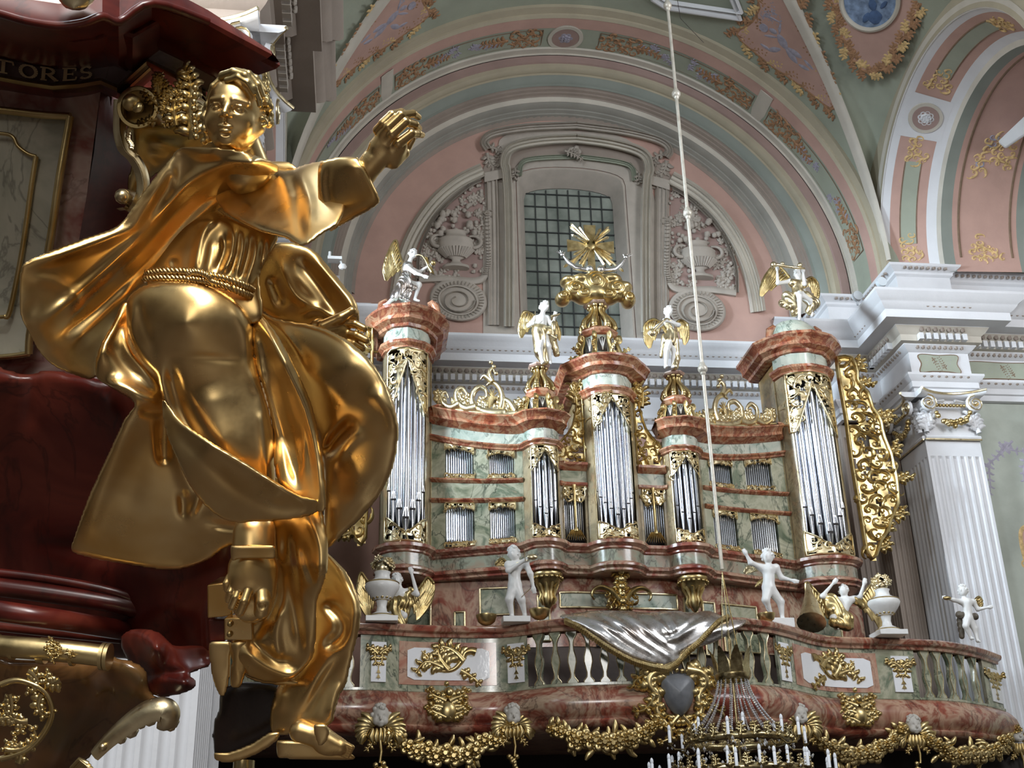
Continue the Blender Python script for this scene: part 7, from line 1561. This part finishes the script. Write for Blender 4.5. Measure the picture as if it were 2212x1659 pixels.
INF('back_drape', [(688,1190),(738,1222),(764,1262),(780,1310),(778,1355),(764,1410),(748,1478),(736,1500),(724,1540),(722,1556),(700,1572),(650,1584),(600,1588),(582,1572),(584,1530),(600,1480),(640,1450),(666,1400),(672,1340),(670,1290)], [(720,1220,3.32),(775,1330,3.26),(740,1480,3.28),(600,1570,3.30),(700,1560,3.26)], .42,
    [([(716,1225),(750,1270),(768,1320),(745,1390),(690,1460),(650,1540)], 10, 12), ([(700,1300),(735,1330),(740,1370),(700,1400)], 12, -24), ([(760,1360),(720,1430),(680,1500),(640,1575)], 12, -12), ([(745,1470),(725,1500),(715,1550)], 8, 9), ([(690,1290),(730,1310),(752,1345)], 5, 8), ([(610,1490),(600,1540)], 12, 6)], 60)
INF('left_sleeve', [(548,600),(568,548),(600,522),(650,528),(684,545),(716,582),(748,622),(770,652),(778,690),(768,712),(735,700),(705,712),(688,740),(640,706),(590,694),(556,665)], [(570,560,3.42),(680,560,3.40),(770,670,3.34),(600,690,3.40),(690,710,3.38)], .50,
    [([(668,548),(712,600),(752,648),(768,690)], 9, 14), ([(640,560),(690,620),(730,680)], 14, -18), ([(600,560),(640,640),(700,670)], 9, 9), ([(585,600),(610,660)], 9, -14), ([(650,680),(690,668),(725,690)], 7, 12)], 60)
INF('raised_sleeve', [(464,425),(468,398),(490,380),(530,368),(580,358),(622,366),(668,352),(720,344),(740,352),(750,420),(735,478),(700,504),(655,532),(612,514),(565,502),(520,480),(485,458)], [(475,420,3.30),(560,430,3.20),(650,430,3.10),(740,420,3.04)], .80,
    [([(622,368),(640,420),(645,480),(655,520)], 9, -8), ([(560,372),(600,380),(630,400)], 14, 6), ([(478,390),(496,412),(488,440)], 5, 9), ([(500,395),(505,430),(495,455)], 6, -6), ([(645,370),(668,430),(668,500)], 9, 9), ([(530,470),(600,500),(650,515)], 9, 7), ([(490,445),(525,432),(560,470)], 6, 7)], 95)
INF('sleeve_cuff', [(690,352),(715,342),(748,336),(772,340),(786,356),(804,390),(821,432),(806,450),(775,468),(740,486),(712,500),(698,470),(686,430),(684,385)], [(690,420,3.03),(760,400,2.98),(815,430,2.96)], .92,
    [([(700,350),(694,400),(704,450),(722,490)], 4, 8), ([(712,352),(708,400),(716,450),(732,486)], 5, -6), ([(740,350),(775,370)], 9, 5), ([(775,345),(795,385),(815,430)], 5, 5)], 80)
INF('cape_shoulder', [(568,350),(590,346),(625,350),(640,366),(600,372),(560,380),(500,392),(472,400),(500,372),(530,358)], [(500,385,3.32),(600,358,3.3),(640,360,3.28)], .4, [([(500,380),(560,360),(620,356)], 5, 8)], 30)
# ---- sculpted flesh: working frame px offsets -> metres, axes right / up / towards the viewer
class Fr:
    def __init__(s, px_, py_, d, yaw=0, pitch=0, roll=0):
        s.k = d/F; R = ray(px_, py_); s.o = CC+R*d; t = nrm(-R); r_ = nrm(CR-t*(CR@t)); u_ = np.cross(t, r_); s.A = np.stack([r_, u_, t], 1)
        cy, sy = math.cos(math.radians(yaw)), math.sin(math.radians(yaw)); cp, sp = math.cos(math.radians(pitch)), math.sin(math.radians(pitch)); cr, sr = math.cos(math.radians(roll)), math.sin(math.radians(roll))
        Y = np.array([[cy, 0, sy], [0, 1, 0], [-sy, 0, cy]]); Pm = np.array([[1, 0, 0], [0, cp, sp], [0, -sp, cp]]); Rm = np.array([[cr, -sr, 0], [sr, cr, 0], [0, 0, 1]]); s.A = s.A@Rm@Y@Pm
    def p(s, x, y, z): return s.o+s.A@(np.array([x, y, z], float)*s.k)
    def e(s, x, y, z, r): return ell(s.p(x, y, z), np.array(r if hasattr(r, '__len__') else (r,)*3)*s.k, s.A)
    def c(s, a, b, r1, r2): return cone(s.p(*a), s.p(*b), r1*s.k, r2*s.k)
H = Fr(508, 248, 3.16, -16, 6, -6); H.k *= 1.05; k_ = H.k
C_ = [H.e(0, 16, -2, (57, 62, 66)), H.e(0, -12, 16, (54, 60, 50)), H.e(0, -52, 38, (24, 19, 21)), H.e(27, -20, 38, (23, 25, 19)), H.e(-27, -20, 38, (23, 25, 19)), H.c((-46, -20, -4), (-16, -58, 26), 18, 16), H.c((46, -20, -4), (16, -58, 26), 18, 16),
      (H.c((-36, 20, 50), (-12, 23, 60), 5, 5), 6*k_, 1), (H.c((36, 20, 50), (12, 23, 60), 5, 5), 6*k_, 1), (H.c((0, 16, 58), (0, -6, 73), 5.5, 7.5), 5*k_, 1), (H.e(-7.5, -10, 66, (6, 5, 7)), 3*k_, 1), (H.e(7.5, -10, 66, (6, 5, 7)), 3*k_, 1),
      (H.e(-23, 6, 62, (13, 8.5, 9)), 6*k_, -1), (H.e(23, 6, 62, (13, 8.5, 9)), 6*k_, -1), (H.e(-23, 4, 48.5, 11.5), 1.5*k_, 1), (H.e(23, 4, 48.5, 11.5), 1.5*k_, 1),
      (H.e(-3.5, -14, 70, (2.4, 2, 4)), 1.5*k_, -1), (H.e(4.5, -14, 70, (2.4, 2, 4)), 1.5*k_, -1), (H.e(0, -21, 64, (2.2, 7, 2.5)), 3*k_, -1),
      (H.e(0, -31, 61, (14.5, 4.5, 7)), 3*k_, 1), (H.e(0, -40, 60, (11, 5.2, 7)), 3*k_, 1), (H.e(0, -35.6, 70, (11, 1.3, 6)), 1.2*k_, -1), (H.e(0, -47, 60, (9, 3, 4)), 4*k_, -1),
      (H.e(57, -10, -4, (6, 18, 12)), 3*k_, 1), (H.e(61, -8, 1, (4, 12, 7)), 2*k_, -1), (H.e(-56, -8, -6, (6, 17, 12)), 3*k_, 1), H.c((4, -40, -26), (24, -112, -50), 38, 50)]
for sx in (-1, 1):
    for a_, b_, r_ in (((-36, 3, 50), (-28, 12, 58), 2.2), ((-28, 12, 58), (-18, 13, 60), 2.4), ((-18, 13, 60), (-10, 5, 58), 2.), ((-35, 1, 51), (-23, -6, 58), 1.8), ((-23, -6, 58), (-11, 1, 57), 1.8)):
        C_.append((H.c((sx*a_[0], a_[1], a_[2]), (sx*b_[0], b_[1], b_[2]), r_, r_), 2*k_, 1))
V_, F_ = blend(C_, 9*k_, 1.7*k_); meshobj('head', V_, F_, G, stt)
C_ = [H.e(2, 20, -18, (59, 60, 64)), (H.e(-4, 12, 64, (66, 66, 58)), 5*k_, -1)]
for q, rr in (([(-24,72,30),(2,80,44),(28,74,52),(48,52,50),(58,30,44),(60,20,42)], 9), ([(-10,62,46),(14,70,54),(36,60,58),(50,40,54)], 6), ([(0,84,20),(30,80,34),(52,60,34),(62,40,30)], 9), ([(-30,66,20),(-44,50,24),(-54,30,14)], 7), ([(10,86,0),(40,76,10),(62,52,12)], 9)):
    for i in range(len(q)-1): C_.append((H.c(q[i], q[i+1], rr*(1-.5*i/len(q)), rr*(1-.5*(i+1)/len(q))), 3*k_, 1))
rg = random.Random(5)
for k in range(16):
    y = 34-5*k if k < 10 else 10-4*(k-10); x = 58+rg.uniform(-4, 7); z = rg.uniform(-34, 4); C_.append((H.e(x, y, z, rg.uniform(8, 12)), 3*k_, 1)); C_.append((H.e(x+rg.uniform(-3, 3), y, z+10, 3.5), 3*k_, -1))
for k in range(12): C_.append((H.e(-58-rg.uniform(0, 10), 30-8*k, rg.uniform(-30, -6), rg.uniform(8, 11)), 3*k_, 1))
V_, F_ = blend(C_, 4*k_, 1.9*k_); meshobj('hair', V_, F_, M['gold'], stt)
# raised fist
Q = Fr(840, 310, 2.97); k_ = Q.k; c = lambda x, y, z=0: (x-840, 310-y, z)
C_ = [Q.c(c(775, 385), c(806, 348, 2), 30, 25), Q.c(c(806, 348, 2), c(828, 325, 5), 26, 27), Q.c(c(818, 318, 8), c(836, 290, 16), 22, 17), Q.c(c(845, 335, 0), c(862, 315, 10), 24, 18), Q.e(*c(843, 318, 2), (32, 34, 22)), Q.c(c(848, 348, -4), c(872, 330, -10), 17, 13)]
for a_, b_, d_, e_ in ((c(829, 268, 24), c(848, 250, 20), c(868, 244, -2), c(884, 250, -20)), (c(840, 276, 32), c(867, 251, 27), c(893, 247, 4), c(905, 254, -16)), (c(848, 290, 34), c(876, 265, 29), c(897, 270, 6), c(906, 278, -16)), (c(861, 309, 28), c(888, 289, 23), c(903, 289, 4), c(912, 292, -14))):
    C_ += [(Q.c((a_[0]-12, a_[1]-14, a_[2]-12), a_, 11, 9.5), 5*k_, 1), (Q.c(a_, b_, 10.8, 10), 2*k_, 1), (Q.c(b_, d_, 10, 8.6), 2*k_, 1), (Q.c(d_, e_, 8.6, 7), 2*k_, 1)]
C_ += [(Q.c(c(860, 340, -12), c(880, 318, -18), 11, 9), 3*k_, 1), (Q.c(c(880, 318, -18), c(892, 300, -14), 9, 7), 3*k_, 1)]
V_, F_ = blend(C_, 8*k_, 1.7*k_); meshobj('raised_fist', V_, F_, G, stt)
# open left hand
Q = Fr(730, 715, 3.26); k_ = Q.k; c = lambda x, y, z=0: (x-730, 715-y, z)
C_ = [Q.c(c(690, 712, -10), c(712, 718), 24, 26), Q.e(*c(728, 722, 4), (32, 30, 17)), Q.c(c(708, 735), c(745, 742), 16, 14), (Q.c(c(700, 705, 10), c(735, 688, 16), 14, 12), 5*k_, 1), (Q.c(c(735, 688, 16), c(760, 672, 12), 12, 9), 3*k_, 1), (Q.c(c(760, 672, 12), c(768, 678, 4), 9, 7), 3*k_, 1)]
for a_, b_, d_ in ((c(742, 700, 4), c(766, 700, 14), c(786, 710, 20)), (c(744, 720, 6), c(768, 724, 18), c(790, 735, 24)), (c(742, 736, 6), c(764, 742, 14), c(782, 752, 16)), (c(736, 750, 0), c(756, 758, 4), c(774, 764, 4))):
    C_ += [(Q.c(a_, b_, 9.5, 9), 3*k_, 1), (Q.c(b_, d_, 9, 8), 2*k_, 1)]
C_ += [(Q.c(c(706, 728, 26), c(742, 708, 26), 3, 3), 4*k_, -1), (Q.c(c(712, 742, 24), c(750, 718, 26), 2.5, 2.5), 4*k_, -1)]
V_, F_ = blend(C_, 8*k_, 1.7*k_); meshobj('open_hand', V_, F_, G, stt)
# feet
Q = Fr(540, 1250, 3.16); k_ = Q.k; c = lambda x, y, z=0: (x-540, 1250-y, z)
C_ = [Q.c(c(546, 1150, -20), c(546, 1215, -8), 46, 47), Q.e(*c(544, 1245, 0), (50, 46, 40)), Q.c(c(520, 1225, 0), c(516, 1262, 6), 25, 20), Q.c(c(568, 1230, 0), c(570, 1282, 4), 30, 24), Q.e(*c(545, 1298, -12), (44, 44, 24))]
for a_, b_, d_, r_ in ((c(566, 1275, 18), c(568, 1300, 24), c(566, 1320, 16), 17), (c(538, 1272, 26), c(530, 1298, 32), c(522, 1320, 20), 10.5), (c(520, 1268, 16), c(512, 1290, 20), c(505, 1308, 14), 10), (c(506, 1258, 12), c(500, 1278, 16), c(496, 1294, 4), 8.5), (c(496, 1246, 6), c(491, 1260, 8), c(492, 1272, 0), 8)):
    C_ += [(Q.c(a_, b_, r_*.9, r_), 2*k_, 1), (Q.c(b_, d_, r_, r_*.95), 1.5*k_, 1)]
C_ += [(Q.e(*c(567, 1308, 36), (9, 11, 4)), 2*k_, -1)]
V_, F_ = blend(C_, 12*k_, 2*k_); meshobj('front_foot', V_, F_, G, stt)
a = MB(); rows = []
P = spline([(494,1262),(500,1300),(512,1330),(530,1345),(552,1346),(575,1336),(590,1310),(598,1270),(598,1225)], 5)
for x, y in P: rows.append([atD(x, y, 3.22), atD(x+(545-x)*.04, y+(1260-y)*.04, 3.18), atD(x+(545-x)*.16, y+(1260-y)*.1, 3.18), atD(x+(545-x)*.2, y+(1260-y)*.12, 3.24)])
a.grid(rows, cu=True, caps=True); a.build('sandal_sole', G, stt, 50)
INF('ankle_cuff', [(497,1180),(520,1176),(560,1175),(592,1178),(594,1206),(560,1207),(520,1208),(500,1210)], 3.115, .35, [([(500,1208),(545,1206),(592,1206)], 3, 4)], 30, 4)
Q = Fr(690, 1600, 3.24); k_ = Q.k; c = lambda x, y, z=0: (x-690, 1600-y, z)
C_ = [Q.c(c(650, 1580, -10), c(690, 1592), 26, 24), Q.c(c(690, 1590), c(735, 1612, 8), 24, 17), Q.e(*c(715, 1612), (36, 20, 20))]
for k in range(5): C_.append((Q.c(c(736-3*k, 1603+5*k, 14-3*k), c(760-2*k, 1614+5*k, 16-3*k), 7.5-.6*k, 6-.5*k), 2*k_, 1))
V_, F_ = blend(C_, 7*k_, 2*k_); meshobj('rear_foot', V_, F_, G, stt)
INF('rear_sandal', [(598,1600),(640,1598),(690,1606),(740,1622),(764,1630),(766,1640),(740,1644),(680,1642),(620,1640),(600,1636)], 3.24, .6, [], 20, 4); INF('sandal_strap', [(676,1568),(700,1562),(712,1580),(704,1604),(690,1612),(682,1596)], 3.17, .5, [], 16, 4)
# ---- iron-strapped bracket and block that carry the statue
sup = empty('statue_support', atD(520, 1640, 3.4), 'gilded block with riveted straps and dark stone foot under the golden statue', 'statue support')
def slabp(nm, pts, d, th, mt, bev=.004):
    a = MB(); a.prism([atD(x, y, d) for x, y in pts], CF*th); return a.build(nm, mt, sup, 30, bev)
slabp('gilded_block', [(447,1264),(500,1256),(502,1330),(448,1336)], 3.30, .14, G); slabp('riveted_strap', [(484,1336),(544,1332),(546,1384),(484,1383)], 3.24, .05, G); slabp('dark_gap', [(450,1338),(486,1338),(486,1386),(452,1386)], 3.33, .1, MR)
a = MB(); a.ball(atD(497,1348,3.235), .0085, 10); a.ball(atD(496,1370,3.235), .0085, 10); a.build('rivets', M['gold'], sup, 60)
inflate('gilded_leaf', [(452,1388),(498,1386),(500,1420),(496,1470),(486,1502),(474,1502),(460,1470),(453,1430)], 3.30, G, sup, 4, .35, 30, [([(500,1390),(496,1450)], 4, 6)])
inflate('gilded_fold', [(500,1386),(534,1384),(528,1410),(534,1440),(526,1470),(518,1486),(498,1482),(496,1450),(502,1420)], 3.25, G, sup, 4, .6, 30, [([(515,1390),(508,1430),(514,1470)], 4, 6)])
inflate('gilded_apron', [(528,1384),(548,1392),(566,1430),(600,1458),(640,1470),(640,1480),(590,1480),(545,1470),(524,1450)], 3.27, G, sup, 4, .6, 30, [([(540,1400),(570,1450),(620,1472)], 5, 7)])
DS = plaster('dark_stone', (34,24,20), .3, .35, 8)
inflate('dark_stone_foot', [(476,1496),(520,1470),(600,1476),(640,1480),(610,1570),(590,1592),(560,1608),(520,1628),(480,1640),(464,1636),(458,1600),(460,1560),(470,1540)], 3.36, DS, sup, 6, .6, 60, [], .6)
inflate('gilded_rim', [(462,1626),(500,1622),(545,1604),(580,1582),(602,1580),(602,1596),(575,1618),(530,1640),(490,1648),(466,1642)], 3.27, G, sup, 4, .6, 20)
# ================================================================ light
W = bpy.data.worlds.new('church_ambient'); SC.world = W; W.use_nodes = True; nt = W.node_tree; bg = nt.nodes['Background']
tc = nt.nodes.new('ShaderNodeTexCoord'); sx_ = nt.nodes.new('ShaderNodeSeparateXYZ'); nt.links.new(tc.outputs['Generated'], sx_.inputs[0])
mr = nt.nodes.new('ShaderNodeMapRange'); mr.inputs[1].default_value = -1; mr.inputs[2].default_value = 1; nt.links.new(sx_.outputs[2], mr.inputs[0])
col = ramp(nt, mr.outputs[0], [(0., (.02,.012,.008)), (.42, (.06,.04,.028)), (.52, (.14,.115,.09)), (.7, (.36,.36,.35)), (1, (.52,.55,.58))])
nz = noise(nt, 2.2, 3, 0, .6, tc.outputs['Generated']); mm = nt.nodes.new('ShaderNodeMath'); mm.operation = 'MULTIPLY_ADD'; nt.links.new(nz, mm.inputs[0]); mm.inputs[1].default_value = 1.6; mm.inputs[2].default_value = -.25
nt.links.new(col, bg.inputs[0]); sc_ = nt.nodes.new('ShaderNodeMath'); sc_.operation = 'MULTIPLY'; nt.links.new(mm.outputs[0], sc_.inputs[0]); sc_.inputs[1].default_value = .80; nt.links.new(sc_.outputs[0], bg.inputs[1])
def area(name, loc, target, size, power, color, sy=None):
    l = bpy.data.lights.new(name, 'AREA'); l.energy = power; l.color = color; l.shape = 'RECTANGLE'; l.size = size; l.size_y = sy or size
    o = bpy.data.objects.new(name, l); COL.objects.link(o); o.location = loc
    o.rotation_euler = (Vector(target)-Vector(loc)).to_track_quat('-Z', 'Y').to_euler(); return o
area('window_light_left_high', (-7, 6, 17), (10, 22, 11), 3.5, 1300, (.80,.90,1), 6)
area('window_light_behind', (-1.5, -2.5, 10.5), (-.6, 3.2, 2.9), 3.0, 450, (1,.985,.95), 4.0)
area('window_light_west', (.2, -6.0, 10.2), (-.3, 3.2, 2.9), 2.2, 1250, (1,.99,.97), 3.0)
area('nave_bounce_light', (-2.6, -4.5, 4.6), (-.7, 3.4, 4.0), 3.0, 60, (1,.95,.88), 2.5)
area('window_light_transept', (-8, 16.5, 14.5), (12, 23.4, 11.5), 3.0, 650, (.74,.88,1), 5).data.spread = math.radians(46)
area('vault_fill_left', (-8, 9, 12.5), (6, 22, 20.5), 3.0, 1500, (1,.97,.93), 4)  # unseen uplight added to brighten the vault
area('vault_fill_right', (14.5, 11, 12.5), (4, 22, 20.5), 3.0, 800, (.96,.97,1), 4)  # second added uplight for the vault, from the right
area('window_light_right', (13, 9, 16), (2, 22, 8), 3.5, 600, (.90,.94,1), 5)
SC.view_settings.view_transform = 'Standard'; SC.view_settings.look = 'None'; SC.view_settings.exposure = 0.0; SC.view_settings.gamma = 1
SC.view_settings.use_curve_mapping = False
